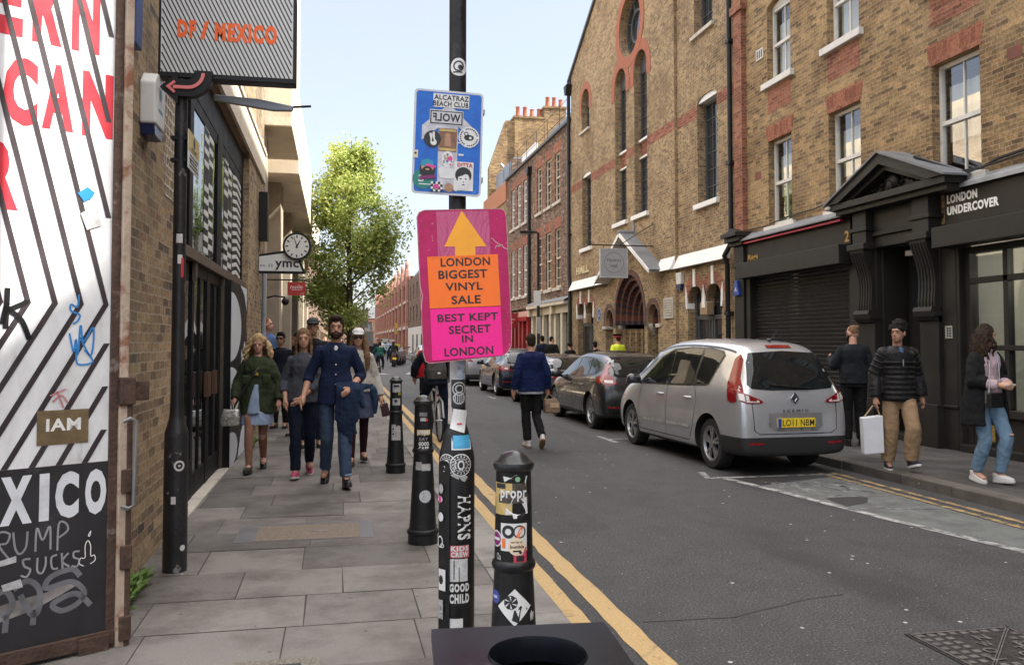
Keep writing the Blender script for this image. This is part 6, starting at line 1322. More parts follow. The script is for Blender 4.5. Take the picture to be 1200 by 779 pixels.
# ---- litter bin
rz = R_(-4.5)
t = local_thing('litter_bin', 'square black litter bin with a round hole in its flat top in the foreground', 'litter bin', (.412, 1.795, .1), rz)
BINB = M('scuffed bin paint', (.006, .007, .010), .30, spec=.12, var=.4, vs=4, bump=.04, bs=6, dirt=(.03, .03, .03), ds=9, dt=(.62, .7))
g = MB(); h = .206; ol = rrect(-h, -h, h, h, .006); hole = arc(.015, .01, .104, 0, 352.5, 47); g.sheet(ol, [hole], .85, .0)
n_ = len(ol); g.add([(p[0], p[1], q) for q in (.85, .825) for p in ol], [(i, (i+1) % n_, (i+1) % n_+n_, i+n_) for i in range(n_)]); g.sheet(ol, [hole], .825)
top = g.build('top_plate', BINB, t, bevel=.003)
g = MB(); n_ = len(hole); g.add([(p[0]*k_+.015*(1-k_), p[1]*k_+.01*(1-k_), q) for k_, q in ((1.03, .851), (1.0, .856), (.97, .85), (.97, .80)) for p in hole], [(r*n_+i, r*n_+(i+1) % n_, (r+1)*n_+(i+1) % n_, (r+1)*n_+i) for r in range(3) for i in range(n_)]); g.build('rim', BINB, top, smooth=60)
g = MB(); g.box((-.19, -.19, .0), (.19, -.175, .824)); g.box((-.19, .175, .0), (.19, .19, .824)); g.box((-.19, -.175, .0), (-.175, .175, .824)); g.box((.175, -.175, .0), (.19, .175, .824)); g.build('body', BINB, t, bevel=.004)
g = MB(); vs = []; n_ = 40
for j in range(6):
    for i in range(n_):
        a = 6.2832*i/n_; r = .125+.012*math.sin(i*2.7+j)+.008*math.sin(i*5.1); vs.append((.015+r*math.cos(a), .01+r*math.sin(a), .80-.12*j))
g.add(vs, [(j*n_+i, j*n_+(i+1) % n_, (j+1)*n_+(i+1) % n_, (j+1)*n_+i) for j in range(5) for i in range(n_)]+[tuple(5*n_+i for i in range(n_))]); g.build('bag', M('bin bag', (.012, .012, .013), .25), t, smooth=60)
# ---- far street lamp and sign column on the right
t = thing('street_lamp', 'slim black street lamp with a flat head arm on the far right pavement', 'street lamp', (7.15, 30.0, .1))
g = MB(); g.lathe([(.09, .1), (.09, 1.3), (.06, 1.4), (.05, 5.55)], (7.15, 30, 0), 12); g.build('column', BLK, t, smooth=40); g = MB(); g.tube([(7.15, 30, 5.5), (7.1, 30, 5.57), (6.55, 30, 5.6)], .035, 8); g.box((6.45, 29.9, 5.52), (6.95, 30.1, 5.6)); g.build('lamp_head', BLK, t)
g = MB(); g.box((6.97, 29.9, 2.9), (7.22, 29.93, 3.45)); g.build('notice_plate', STW, t)
g = MB(); g.box((7.09, 29.9, 1.9), (7.21, 29.905, 2.5)); g.build('sticker', STG, t)
# ================================================================ vehicles
def carpaint(name, col, metal=.6, rough=.32, clad=None, cladcol=(.018, .018, .019)):
    m, nt, b_ = newmat(name); t_ = nd(nt, 'TexCoord').outputs['Object']
    n1 = nd(nt, 'TexNoise', {'Vector': t_, 'Scale': 3, 'Detail': 6, 'Roughness': .7}).outputs[0]
    c = mixc(nt, ramp(nt, n1, [(.35, 0), (.75, .5)]), c4(col), c4(sc3(col, .72)))
    b_.inputs['Metallic'].default_value = metal; b_.inputs['Coat Weight'].default_value = .9; b_.inputs['Coat Roughness'].default_value = .05
    r = ramp(nt, n1, [(.3, rough), (.7, rough+.12)])
    if clad:
        s = nd(nt, 'SeparateXYZ', {0: t_}); k = mth(nt, 'LESS_THAN', s.outputs[2], clad[0])
        if clad[1] is not None: k = mth(nt, 'MULTIPLY', k, mth(nt, 'LESS_THAN', s.outputs[1], clad[1]))
        sill = mth(nt, 'LESS_THAN', s.outputs[2], clad[2]); k = mth(nt, 'MAXIMUM', k, sill)
        c = mixc(nt, k, c, c4(cladcol)); r = nd(nt, 'Mix', {0: k, 2: r, 3: .55}, data_type='FLOAT').outputs[0]
        nt.links.new(mth(nt, 'MULTIPLY', mth(nt, 'SUBTRACT', 1.0, k), metal), b_.inputs['Metallic']); nt.links.new(mth(nt, 'MULTIPLY', mth(nt, 'SUBTRACT', 1.0, k), .9), b_.inputs['Coat Weight'])
    nt.links.new(c, b_.inputs['Base Color']); nt.links.new(r, b_.inputs['Roughness']); return m
CGL = glass_dark('car glass', (.010, .012, .013), .02, .05); CGL.node_tree.nodes['Principled BSDF'].inputs['Specular IOR Level'].default_value = .42
TYRE = M('tyre rubber', (.016, .016, .017), .8, var=.3, vs=12); ALLOY = M('alloy wheel', (.42, .42, .43), .35, metal=.8, var=.15, vs=9); HUBD = M('dark wheel well', (.006, .006, .006), .8)
LRED = M('red lamp glass', (.20, .006, .010), .12, var=.5, vs=28, coat=.25); LWHT = M('clear lamp glass', (.55, .52, .50), .12, var=.1, vs=25, coat=.8); TRIM = M('black trim', (.012, .012, .013), .3); PLYEL = M('yellow number plate', (.78, .56, .03), .35, var=.04); CHROME = M('chrome', (.6, .6, .62), .12, metal=1)
def cr_interp(T, y):
    """smooth interpolation of rows (y, values...)"""
    if y <= T[0][0]: return T[0][1:]
    for i in range(len(T)-1):
        if y <= T[i+1][0]:
            a, b_ = T[i], T[i+1]; q = (y-a[0])/(b_[0]-a[0]); return tuple(p+(s-p)*q for p, s in zip(a[1:], b_[1:]))
    return T[-1][1:]
def make_car(name, label, loc, rows, paint, axles, wr=.32, track=.80, group=None, sub=2, seg=5, decals=None, cat='car', rim=ALLOY, rz=0, spokes=5, wells=True):
    """rows: y, zt, wt, zc, zb, wb, wm, zs from tail to nose; the body is one lofted skin with wheel wells cut in"""
    t = local_thing(name, label, cat, loc, rz, group)
    vs = []; fs = []; secs = []
    for (y, zt, wt, zc, zb, wb, wm, zs) in rows:
        zm = min(.62, zb-.08) if zb > .55 else zb-.03
        P = [(0, zt), (wt*.55, zt-.012), (wt*.86, (zt*.6+zc*.4)), (wt, zc), (wt+(wb-wt)*.35, zc+(zb-zc)*.35), (wt+(wb-wt)*.7, zc+(zb-zc)*.7), (wb, zb), (wb+(wm-wb)*.6, zb-(zb-zm)*.45), (wm, zm), (wm*.995, (zm+zs)/2+.04), (wm*.97, zs+.07), (wm*.9, zs), (0, zs)]
        secs.append([(x, y, z) for x, z in P]+[(-x, y, z) for x, z in P[-2:0:-1]])
    n = len(secs[0])
    for s_ in secs: vs += s_
    for i in range(len(secs)-1):
        for j in range(n): fs.append((i*n+j, i*n+(j+1) % n, (i+1)*n+(j+1) % n, (i+1)*n+j))
    fs += [tuple(range(n)), tuple((len(secs)-1)*n+j for j in range(n))][::1]
    me = bpy.data.meshes.new('body'); me.from_pydata(vs, [], fs); bm = bmesh.new(); bm.from_mesh(me); bmesh.ops.recalc_face_normals(bm, faces=bm.faces); bm.to_mesh(me); bm.free()
    o = bpy.data.objects.new('body', me); COL.objects.link(o); me.materials.append(paint); me.materials.append(HUBD)
    ss = o.modifiers.new('s', 'SUBSURF'); ss.levels = sub; ss.render_levels = sub
    dg = bpy.context.evaluated_depsgraph_get(); m2 = bpy.data.meshes.new_from_object(o.evaluated_get(dg)); o.modifiers.clear(); o.data = m2
    bvh = BVHTree.FromPolygons([v.co.copy() for v in m2.vertices], [tuple(p.vertices) for p in m2.polygons])
    if wells:
        g = MB()
        for ay in axles:
            for s_ in (-1, 1): g.lathe([(.001, 0), (wr+.055, 0), (wr+.055, .5), (.001, .5)], (s_*(track-.26)-(.0 if s_ > 0 else .5), ay, wr+.01), 40, axis='x', cap=False)
        cut = g.build('cut', HUBD, None, weld=True); 
        bo = o.modifiers.new('b', 'BOOLEAN'); bo.operation = 'DIFFERENCE'; bo.solver = 'EXACT'; bo.object = cut
        dg = bpy.context.evaluated_depsgraph_get(); m3 = bpy.data.meshes.new_from_object(o.evaluated_get(dg)); o.modifiers.clear()
        if len(m3.polygons) > 50: o.data = m3
        bpy.data.objects.remove(cut)
    o.data.shade_smooth(); o.data.set_sharp_from_angle(angle=R_(42)); o.parent = t; o.data.name = 'body'
    # a black floor pan inside so that one cannot see through the wells
    yb0, yb1 = rows[0][0]+.25, rows[-1][0]-.3
    g = MB(); g.box((-track+.27, yb0, .26), (track-.27, yb1, .7)); g.build('underbody', HUBD, t)
    def decal(nm, poly, side, mat, eps=.004, par=None, res=.07, close=True):
        k = len(poly); B = []
        for i in range(k):
            a, b_ = Vector(poly[i]), Vector(poly[(i+1) % k]); q = max(1, int((b_-a).length/res)); B += [a+(b_-a)*j/q for j in range(q)]
        nb = len(B); xs = [p.x for p in B]; ys = [p.y for p in B]; pts = list(B)
        u = min(xs)+res/2
        while u < max(xs):
            v = min(ys)+res/2
            while v < max(ys):
                p = Vector((u, v))
                if geometry.intersect_point_quad_2d if False else True:
                    ins = False; j = nb-1
                    for i in range(nb):
                        if (B[i].y > v) != (B[j].y > v) and u < (B[j].x-B[i].x)*(v-B[i].y)/(B[j].y-B[i].y)+B[i].x: ins = not ins
                        j = i
                    if ins and min((p-b_).length for b_ in B) > res*.45: pts.append(p)
                v += res
            u += res
        r_ = geometry.delaunay_2d_cdt(pts, [], [list(range(nb))], 1, 1e-5); V2, F2 = r_[0], r_[2]
        out_ = []; ok = []
        for p in V2:
            if side in ('L', 'R'): s_ = -1 if side == 'L' else 1; org = Vector((s_*3, p.x, p.y)); d = Vector((-s_, 0, 0))
            elif side == 'B': org = Vector((p.x, -6, p.y)); d = Vector((0, 1, 0))
            else: org = Vector((p.x, p.y, 4)); d = Vector((0, 0, -1))
            h = bvh.ray_cast(org, d)
            if h[0] is None or (side == 'L' and h[0].x > -.25) or (side == 'R' and h[0].x < .25) or (side == 'B' and h[0].y > -.6) or abs(h[1].dot(d)) < .10: out_.append((0, 0, 0)); ok.append(False)
            else:
                nrm = h[1] if h[1].dot(d) < 0 else -h[1]; out_.append(tuple(h[0]+nrm*eps)); ok.append(True)
        L3 = lambda f: max((Vector(out_[f[i]])-Vector(out_[f[i-1]])).length for i in range(len(f)))
        g = MB(); g.add(out_, [tuple(f) for f in F2 if all(ok[i] for i in f) and L3(f) < res*5])
        return g.build(nm, mat, par or t, smooth=80, recalc=False)
    def line(nm, pts, side, mat=TRIM, wd=.008, eps=.003):
        L_, Rr = [], []; P = [Vector(p) for p in pts]
        for i, p in enumerate(P):
            d = (P[min(i+1, len(P)-1)]-P[max(0, i-1)]).normalized(); nn_ = Vector((-d.y, d.x))*wd/2; L_.append(tuple(p+nn_)); Rr.append(tuple(p-nn_))
        return decal(nm, L_+Rr[::-1], side, mat, eps)
    def hit(u, v, side):
        s_ = -1 if side == 'L' else 1
        h = bvh.ray_cast(Vector((s_*3, u, v)), Vector((-s_, 0, 0))) if side in 'LR' else bvh.ray_cast(Vector((u, -6, v)), Vector((0, 1, 0)))
        return h[0]
    # wheels
    for ay in axles:
        for s_ in (-1, 1):
            w0 = local_wheel(wr, s_, spokes, rim); w0.parent = t; w0.location = (s_*(track-.1), ay, wr)
    return t, decal, line, hit
_WH = {}
def local_wheel(wr, s_, spokes, rim):
    k = (wr, s_, spokes, rim.name)
    if k in _WH: return copy_tree(_WH[k])
    ri = wr*.70; g = MB(); x = s_*.1
    g.lathe([(ri, -.1), (wr*.93, -.098), (wr*.985, -.08), (wr, -.05), (wr, .05), (wr*.985, .08), (wr*.93, .098), (ri, .1)], (0, 0, 0), 40, axis='x', cap=False)
    w = g.build('wheel', TYRE, None, smooth=40)
    OFF[w.name] = Vector((0, 0, 0))
    g = MB(); g.lathe([(ri+.004, -.09), (ri+.004, .09)], (0, 0, 0), 36, axis='x', cap=False); g.lathe([(.001, 0), (ri, 0)], (s_*.02, 0, 0), 30, axis='x', cap=False); g.build('drum', HUBD, w)
    g = MB()
    g.lathe([(ri, s_*.06), (ri+.012, s_*.096), (ri-.02, s_*.094), (ri-.03, s_*.06)], (0, 0, 0), 36, axis='x', cap=False)
    for q in range(spokes):
        a = 6.2832*q/spokes+.3
        for dv in (-.19, .19):
            c_, s2 = math.cos(a), math.sin(a); e = a+dv
            p0 = (c_*.04, s2*.04); p1 = (math.cos(e)*(ri-.01), math.sin(e)*(ri-.01)); d = Vector((p1[0]-p0[0], p1[1]-p0[1])).normalized(); nn_ = Vector((-d.y, d.x))
            w0, w1 = .013, .019; X0_, X1_ = s_*.05, s_*.082
            pts = [(p0[0]+nn_.x*w0, p0[1]+nn_.y*w0), (p1[0]+nn_.x*w1, p1[1]+nn_.y*w1), (p1[0]-nn_.x*w1, p1[1]-nn_.y*w1), (p0[0]-nn_.x*w0, p0[1]-nn_.y*w0)]
            g.add([(X0_, p[0], p[1]) for p in pts]+[(X1_, p[0], p[1]) for p in pts], [(0, 1, 2, 3), (4, 5, 6, 7), (0, 1, 5, 4), (1, 2, 6, 5), (2, 3, 7, 6), (3, 0, 4, 7)])
    g.lathe([(.055, s_*.04), (.055, s_*.088), (.03, s_*.092), (.001, s_*.092)], (0, 0, 0), 16, axis='x', cap=False)
    g.build('rim', rim, w); _WH[k] = w; return w
def mirror(t, hit, y, z, mat):
    for s_ in ('L', 'R'):
        p = hit(y, z, s_); k = -1 if s_ == 'L' else 1
        g = MB(); g.loft([(p.x+k*.13, y, z+.0, .10, .05), (p.x+k*.13, y, z+.03, .115, .07), (p.x+k*.12, y, z+.11, .11, .065), (p.x+k*.12, y, z+.145, .07, .04)], 14, sup=2.6); g.tube([(p.x-k*.05, y, z+.0), (p.x+k*.09, y, z+.04)], .03, 6); g.build('wing_mirror', mat, t, smooth=50)
def handle(t, hit, ys, z, mat, side='L'):
    for y in ys:
        p = hit(y, z, side); k = -1 if side == 'L' else 1
        g = MB(); g.tube([(p.x+k*.0, y-.09, z), (p.x+k*.03, y-.075, z), (p.x+k*.032, y+.075, z), (p.x, y+.09, z)], .012, 8); g.build('door_handle', mat, t, smooth=60)
# ---- the silver people carrier nearest the camera
SILV = carpaint('silver paint', (.52, .53, .555), .62, .29, clad=(.475, -1.62, .25))
#        y     zt    wt   zc    zb    wb   wm   zs
rowsA = [(-2.19, .66, .50, .62, .56, .62, .66, .30), (-2.175, .84, .60, .80, .72, .74, .77, .26), (-2.13, 1.02, .68, .98, .90, .79, .82, .24), (-2.05, 1.22, .62, 1.18, 1.0, .80, .835, .23), (-1.93, 1.46, .585, 1.38, 1.04, .80, .84, .22), (-1.80, 1.585, .575, 1.49, 1.045, .80, .845, .22), (-1.55, 1.635, .585, 1.53, 1.04, .80, .845, .2), (-1.0, 1.665, .60, 1.555, 1.02, .795, .845, .19), (-.3, 1.675, .605, 1.56, .995, .79, .845, .18), (.25, 1.65, .60, 1.54, .975, .79, .845, .18), (.75, 1.52, .60, 1.42, .96, .785, .845, .18), (1.12, 1.29, .63, 1.21, .95, .78, .845, .18), (1.40, 1.10, .66, 1.06, .93, .77, .84, .19), (1.75, 1.01, .60, .965, .87, .72, .81, .2), (2.02, .90, .5, .86, .77, .62, .73, .22), (2.16, .72, .4, .69, .62, .5, .58, .26)]
t, dec, lin, hit = make_car('people_carrier', 'silver people carrier with a yellow number plate, nearest of the cars on the right', (5.345, 11.60, 0), [tuple(v*.885 if i in (2, 5, 6) else v for i, v in enumerate(r)) for r in rowsA], SILV, (-1.345, 1.335), .322, .70, cat='car', rz=R_(2.2))
for s_ in ('L', 'R'):
    outer = [(1.08, .985), (.42, 1.40), (.05, 1.515), (-.5, 1.545), (-1.1, 1.535), (-1.42, 1.50), (-1.50, 1.44), (-1.30, 1.065), (-1.2, 1.045), (-.3, 1.01), (.6, .985)]
    dec('window_trim', outer, s_, TRIM, .003)
    dec('side_window', [(.98, 1.01), (.40, 1.37), (.04, 1.485), (-.02, 1.49), (-.02, 1.025)], s_, CGL, .006)
    dec('side_window', [(-.06, 1.49), (-.5, 1.52), (-.88, 1.515), (-.80, 1.05), (-.06, 1.027)], s_, CGL, .006)
    dec('side_window', [(-.95, 1.512), (-1.1, 1.508), (-1.40, 1.475), (-1.46, 1.44), (-1.27, 1.085), (-.87, 1.055)], s_, CGL, .006)
    lin('door_seam', [(.93, .96), (.95, .7), (.92, .32)], s_); lin('door_seam', [(-.04, 1.0), (-.06, .7), (-.06, .30)], s_); lin('door_seam', [(-.90, 1.04), (-1.0, .85), (-.97, .72), (-.92, .5), (-.80, .32)], s_); lin('door_seam', [(.92, .31), (-.79, .31)], s_, wd=.01)
    lin('rubbing_strip', [(.85, .47), (-.02, .485)], s_, M('brighter silver', (.6, .6, .59), .3, metal=.6), .04, .014); lin('rubbing_strip', [(-.1, .487), (-.83, .50)], s_, MATS['brighter silver'], .04, .014)
mirror(t, hit, .98, .98, M('dark mirror cap', (.02, .021, .024), .2, coat=.8)); handle(t, hit, (.16, -.74), .875, CHROME); handle(t, hit, (.16, -.74), .875, CHROME, 'R')
dec('rear_window', [(-.535, 1.05), (-.585, 1.10), (-.515, 1.36), (-.45, 1.475), (0, 1.50), (.45, 1.475), (.515, 1.36), (.585, 1.10), (.535, 1.05), (.28, 1.03), (-.28, 1.03)], 'B', CGL, .006, res=.06)
dec('brake_lamp', [(-.17, 1.535), (-.17, 1.57), (.17, 1.57), (.17, 1.535)], 'B', LRED, .008)
for k in (-1, 1):
    dec('tail_lamp', [(k*.885*.60, 1.47), (k*.885*.63, 1.40), (k*.885*.705, 1.12), (k*.885*.72, 1.0), (k*.885*.50, .915), (k*.885*.47, .89), (k*.885*.52, .875), (k*.885*.70, .875), (k*.885*.78, .90), (k*.885*.80, 1.0), (k*.885*.76, 1.2), (k*.885*.66, 1.46)], 'B', LRED, .010, res=.04)
    tl = dec('reversing_lamp', [(k*.885*.53, .905), (k*.885*.71, .975), (k*.885*.71, .89), (k*.885*.535, .885)], 'B', LWHT, .014, res=.03); dec('indicator_lamp', [(k*.885*.725, .985), (k*.885*.775, .99), (k*.885*.79, .92), (k*.885*.725, .895)], 'B', LWHT, .014, res=.03); dec('lamp_core', [(k*.885*.57, .925), (k*.885*.67, .958), (k*.885*.67, .91), (k*.885*.575, .90)], 'B', LRED, .018, res=.03)
    dec('reflector', [(k*.885*.48, .385), (k*.885*.70, .39), (k*.885*.70, .42), (k*.885*.48, .415)], 'B', LRED, .006)
for s_ in ('L', 'R'): dec('tail_lamp', [(-1.96, .88), (-1.86, .90), (-1.78, 1.10), (-1.74, 1.40), (-1.80, 1.46), (-1.88, 1.4), (-2.0, 1.1), (-2.06, .9)], s_, LRED, .007, res=.04)
for pl in ([(-.565, .88), (-.55, .56), (-.48, .515), (.48, .515), (.55, .56), (.565, .88)],): lin('tailgate_seam', pl, 'B', TRIM, .009)
dec('plate_recess', [(-.36, .60), (-.36, .76), (.36, .76), (.36, .60), (.28, .545), (-.28, .545)], 'B', M('shaded silver', (.33, .33, .33), .3, metal=.6), .004)  # flat patch; the recess's shade is put into its darker silver
yb = hit(0, .65, 'B').y; FP = fr((0, yb-.022, 0), (1, 0, 0), (0, -1, 0))
g = MB(FP); g.box((-.25, .592, -.06), (.25, .70, -.001)); g.build('number_plate', PLYEL, t); g = MB(FP); g.box((-.2495, .593, -.002), (-.205, .699, -.0003)); g.build('plate_band', M('plate blue', (.01, .05, .35), .35), t)
g = MB(FP); g.text('LO11 NBM', -.19, .606, .235, .686, 0, .015); g.build('plate_lettering', STK, t)
yb = hit(0, .80, 'B').y; FP = fr((0, yb-.012, 0), (1, 0, 0), (0, -1, 0))
g = MB(FP); g.text('SCENIC', -.17, .775, .17, .805, 0, .0, .004, sp=1.6); g.build('model_lettering', M('grey badge', (.12, .12, .12), .3, metal=.7), t)
yb = hit(0, .93, 'B').y; FP = fr((0, yb-.016, 0), (1, 0, 0), (0, -1, 0))
g = MB(FP); g.prism([(0, .865), (.055, .935), (0, 1.005), (-.055, .935)], -.01, 0); [g.prism(p, -.01, .012) for p in ([(0, .865), (.055, .935), (0, 1.005), (.0, .975), (.03, .935), (0, .895)], [(0, 1.005), (-.055, .935), (0, .865), (0, .895), (-.03, .935), (0, .975)])]; g.build('diamond_badge', CHROME, t)
g = MB(); y0_ = hit(0, 1.06, 'B').y; y1_ = hit(.0, 1.09, 'B').y; g.tube([(.22, y0_-.03, 1.055), (0, y0_-.035, 1.075), (-.3, y1_-.02, 1.10)], .012, 6); g.build('wiper', TRIM, t)
g = MB(); g.tube([(0, -1.62, 1.63), (0, -1.80, 1.76)], .006, 5); g.ell((0, -1.6, 1.64), (.03, .05, .02)); g.build('aerial', TRIM, t)
dec('windscreen', [(-.56, .62), (-.62, 1.18), (.62, 1.18), (.56, .62)], 'T', CGL, .006); dec('roof_seam', [(-.52, .55), (-.52, -1.7), (-.505, -1.7), (-.505, .55)], 'T', TRIM, .003); dec('roof_seam', [(.52, .55), (.52, -1.7), (.505, -1.7), (.505, .55)], 'T', TRIM, .003)
# ---- hatchback
def hatch(name, label, loc, paint, H=1.44, lamps='tall', group=None, sub=2, soft=False, plate=False):
    k = H/1.44
    rows = [(-2.14, .62, .5, .59, .53, .60, .66, .30), (-2.12, .80, .58, .77, .68, .72, .77, .26), (-2.06, .98, .62, .95, .86, .77, .82, .24), (-1.95, 1.08*k, .60, 1.04*k, .92, .785, .84, .22), (-1.75, 1.25*k, .565, 1.18*k, .95, .79, .845, .21), (-1.45, 1.37*k, .555, 1.28*k, .945, .79, .845, .2), (-1.0, 1.43*k, .57, 1.325*k, .93, .785, .845, .19), (-.4, 1.455*k, .58, 1.345*k, .91, .78, .845, .18), (.1, 1.425*k, .58, 1.32*k, .895, .78, .845, .18), (.55, 1.29*k, .60, 1.20*k, .885, .775, .845, .18), (.95, 1.06*k, .65, 1.02*k, .875, .77, .84, .18), (1.25, .96, .64, .92, .85, .76, .835, .19), (1.65, .90, .58, .86, .79, .71, .81, .2), (1.95, .80, .5, .76, .69, .61, .72, .22), (2.12, .63, .4, .6, .54, .5, .58, .26)]
    t, dec, lin, hit = make_car(name, label, loc, rows, paint, (-1.32, 1.33), .32, .80, group, sub)
    for s_ in ('L', 'R'):
        if not soft:
            dec('window_trim', [(.98, .905), (.48, 1.185*k), (.1, 1.30*k), (-.4, 1.33*k), (-1.0, 1.305*k), (-1.35, 1.24*k), (-1.62, 1.10*k), (-1.5, 1.0), (-.6, .935), (.4, .905)], s_, TRIM, .003)
            dec('side_window', [(.88, .92), (.46, 1.16*k), (.1, 1.275*k), (-.14, 1.29*k), (-.14, .935)], s_, CGL, .006); dec('side_window', [(-.19, 1.292*k), (-.5, 1.30*k), (-.92, 1.285*k), (-.98, 1.0), (-.6, .955), (-.19, .937)], s_, CGL, .006); dec('side_window', [(-1.0, 1.28*k), (-1.3, 1.225*k), (-1.55, 1.10*k), (-1.45, 1.03), (-1.06, 1.01)], s_, CGL, .006)
        else:
            dec('soft_top', [(.5, 1.18*k), (.1, 1.32*k), (-.4, 1.36*k), (-1.0, 1.33*k), (-1.5, 1.2*k), (-1.9, 1.0), (-1.5, .97), (-.5, 1.24*k), (.2, 1.2*k)], s_, M('soft top cloth', (.02, .018, .016), .9), .004); dec('side_window', [(.85, .92), (.4, 1.14*k), (.0, 1.20*k), (-.6, 1.22*k), (-.95, 1.0), (-.6, .93)], s_, CGL, .006)
        lin('door_seam', [(.85, .86), (.88, .6), (.82, .3)], s_); lin('door_seam', [(-.16, .93), (-.18, .6), (-.18, .3)], s_); lin('door_seam', [(-.95, .95), (-1.02, .75), (-.9, .5), (-.8, .3)], s_); lin('sill_seam', [(.82, .29), (-.8, .29)], s_)
    mirror(t, hit, .82, .88, paint); handle(t, hit, (.02, -.85), .80, paint)
    zt = 1.05*k; dec('window_trim', [(-.50, .97*k), (-.63, 1.03*k), (-.56, 1.24*k), (-.46, 1.33*k), (.46, 1.33*k), (.56, 1.24*k), (.63, 1.03*k), (.50, .97*k)], 'B', M('matt black reflection cover', (.010, .010, .011), .7, spec=.1), .003)  # matt patch added round the rear glass to hide the bright sky reflection
    dec('rear_window', [(-.46, 1.0*k), (-.53, 1.04*k), (-.45, 1.25*k), (-.38, 1.31*k), (.38, 1.31*k), (.45, 1.25*k), (.53, 1.04*k), (.46, 1.0*k)], 'B', CGL, .006)
    for q in (-1, 1):
        if lamps == 'tall':
            dec('tail_lamp', [(q*.49, 1.33*k), (q*.55, 1.33*k), (q*.66, 1.08), (q*.80, .96), (q*.80, .86), (q*.70, .82), (q*.52, .86), (q*.58, .96), (q*.64, 1.02)], 'B', LRED, .008, res=.04); dec('reversing_lamp', [(q*.60, .87), (q*.60, .92), (q*.74, .92), (q*.74, .875)], 'B', LWHT, .012, res=.04)
        else:
            dec('tail_lamp', [(q*.45, .76), (q*.45, .88), (q*.62, .91), (q*.80, .90), (q*.80, .78), (q*.65, .75)], 'B', LRED, .008, res=.04); dec('reversing_lamp', [(q*.56, .80), (q*.56, .85), (q*.66, .855), (q*.66, .80)], 'B', LWHT, .012, res=.04)
        dec('reflector', [(q*.5, .42), (q*.72, .43), (q*.72, .46), (q*.5, .45)], 'B', LRED, .006)
    for s_ in ('L', 'R'):
        if lamps == 'tall': dec('tail_lamp', [(-1.92, .85), (-1.70, .88), (-1.62, .95), (-1.75, 1.02), (-1.66, 1.18), (-1.74, 1.2), (-1.90, 1.0), (-2.0, .9)], s_, LRED, .007, res=.04)
        else: dec('tail_lamp', [(-2.0, .78), (-1.74, .80), (-1.74, .88), (-2.0, .90)], s_, LRED, .007, res=.04)
    dec('windscreen', [(-.53, .35), (-.62, .98), (.62, .98), (.53, .35)], 'T', CGL, .006)
    lin('tailgate_seam', [(-.66, .82), (-.62, .52), (.62, .52), (.66, .82)], 'B')
    if plate: dec('number_plate', [(-.26, .64), (-.26, .75), (.26, .75), (.26, .64)], 'B', PLYEL, .012)
    return t, dec, lin, hit
CHAR = carpaint('charcoal paint', (.014, .014, .016), .25, .22, clad=(.30, None, .24)); 
t, dec, lin, hit = hatch('hatchback', 'charcoal hatchback with tall red tail lamps parked in front of the silver people carrier', (5.46, 16.70, 0), CHAR)
yb = hit(.0, .80, 'B').y; g = MB(fr((0, yb-.012, 0), (1, 0, 0), (0, -1, 0))); [g.box((-.22+.09*i, .77, 0), (-.16+.09*i, .795, .004)) for i in range(5)]; g.build('boot_lettering', CHROME, t)
t, dec, lin, hit = hatch('convertible', 'dark convertible with a black cloth roof parked ahead of the charcoal hatchback', (5.50, 21.35, 0), carpaint('black car paint', (.012, .012, .013), .4, .2, clad=(.28, None, .22)), 1.32, 'low', soft=True)
DKB = carpaint('dark blue paint', (.012, .018, .034), .5, .2, clad=(.26, None, .22))
t, dec, lin, hit = hatch('saloon_car', 'dark blue saloon with wide red tail lamps parked between the convertible and a silver car', (5.5, 26.65, 0), DKB, 1.42, 'low')
dec('boot_strip', [(-.42, .78), (-.42, .80), (.42, .80), (.42, .78)], 'B', CHROME, .006)
SILV2 = carpaint('grey silver paint', (.36, .36, .37), .6, .3, clad=(.42, -1.6, .25))
def mpv(label, loc, paint, group, H=1.0, sub=1):
    t, dec, lin, hit = make_car('people_carrier', label, loc, [(r[0], .3+(r[1]-.3)*H, r[2], .3+(r[3]-.3)*H, r[4], r[5], r[6], r[7]) for r in rowsA], paint, (-1.345, 1.335), .322, .80, group, sub)
    for s_ in ('L', 'R'): dec('side_window', [(.98, 1.01), (.40, .3+1.07*H), (.04, .3+1.185*H), (-.5, .3+1.22*H), (-1.35, .3+1.19*H), (-1.45, .3+1.14*H), (-1.27, 1.085), (-.06, 1.03)], s_, CGL, .006)
    dec('rear_window', [(-.60, 1.05), (-.5, .3+1.15*H), (.5, .3+1.15*H), (.60, 1.05)], 'B', CGL, .006)
    for k in (-1, 1): dec('tail_lamp', [(k*.55, .88), (k*.72, 1.1), (k*.80, 1.0), (k*.76, .88)], 'B', LRED, .01)
    dec('number_plate', [(-.26, .66), (-.26, .78), (.26, .78), (.26, .66)], 'B', PLYEL, .015); mirror(t, hit, .98, .98, TRIM); dec('windscreen', [(-.56, .62), (-.62, 1.18), (.62, 1.18), (.56, .62)], 'T', CGL, .006)
    return t
mpv('grey silver people carrier with a yellow plate seen below the pink sale sign', (5.45, 32.9, 0), SILV2, None)
mpv('pale grey people carrier parked beyond the cyclist, further along the row', (5.35, 38.6, 0), carpaint('pale grey paint', (.45, .45, .44), .5, .3), None, .95)
hatch('hatchback', 'white hatchback parked far along the row beside the motorcycles', (5.3, 44.4, 0), carpaint('white car paint', (.62, .62, .60), .0, .3), 1.44, 'low', sub=1)
hatch('hatchback', 'silver blue hatchback, last car of the row before the motorcycles', (5.25, 50.2, 0), carpaint('silver blue paint', (.30, .33, .37), .5, .3), 1.44, 'low', sub=1)
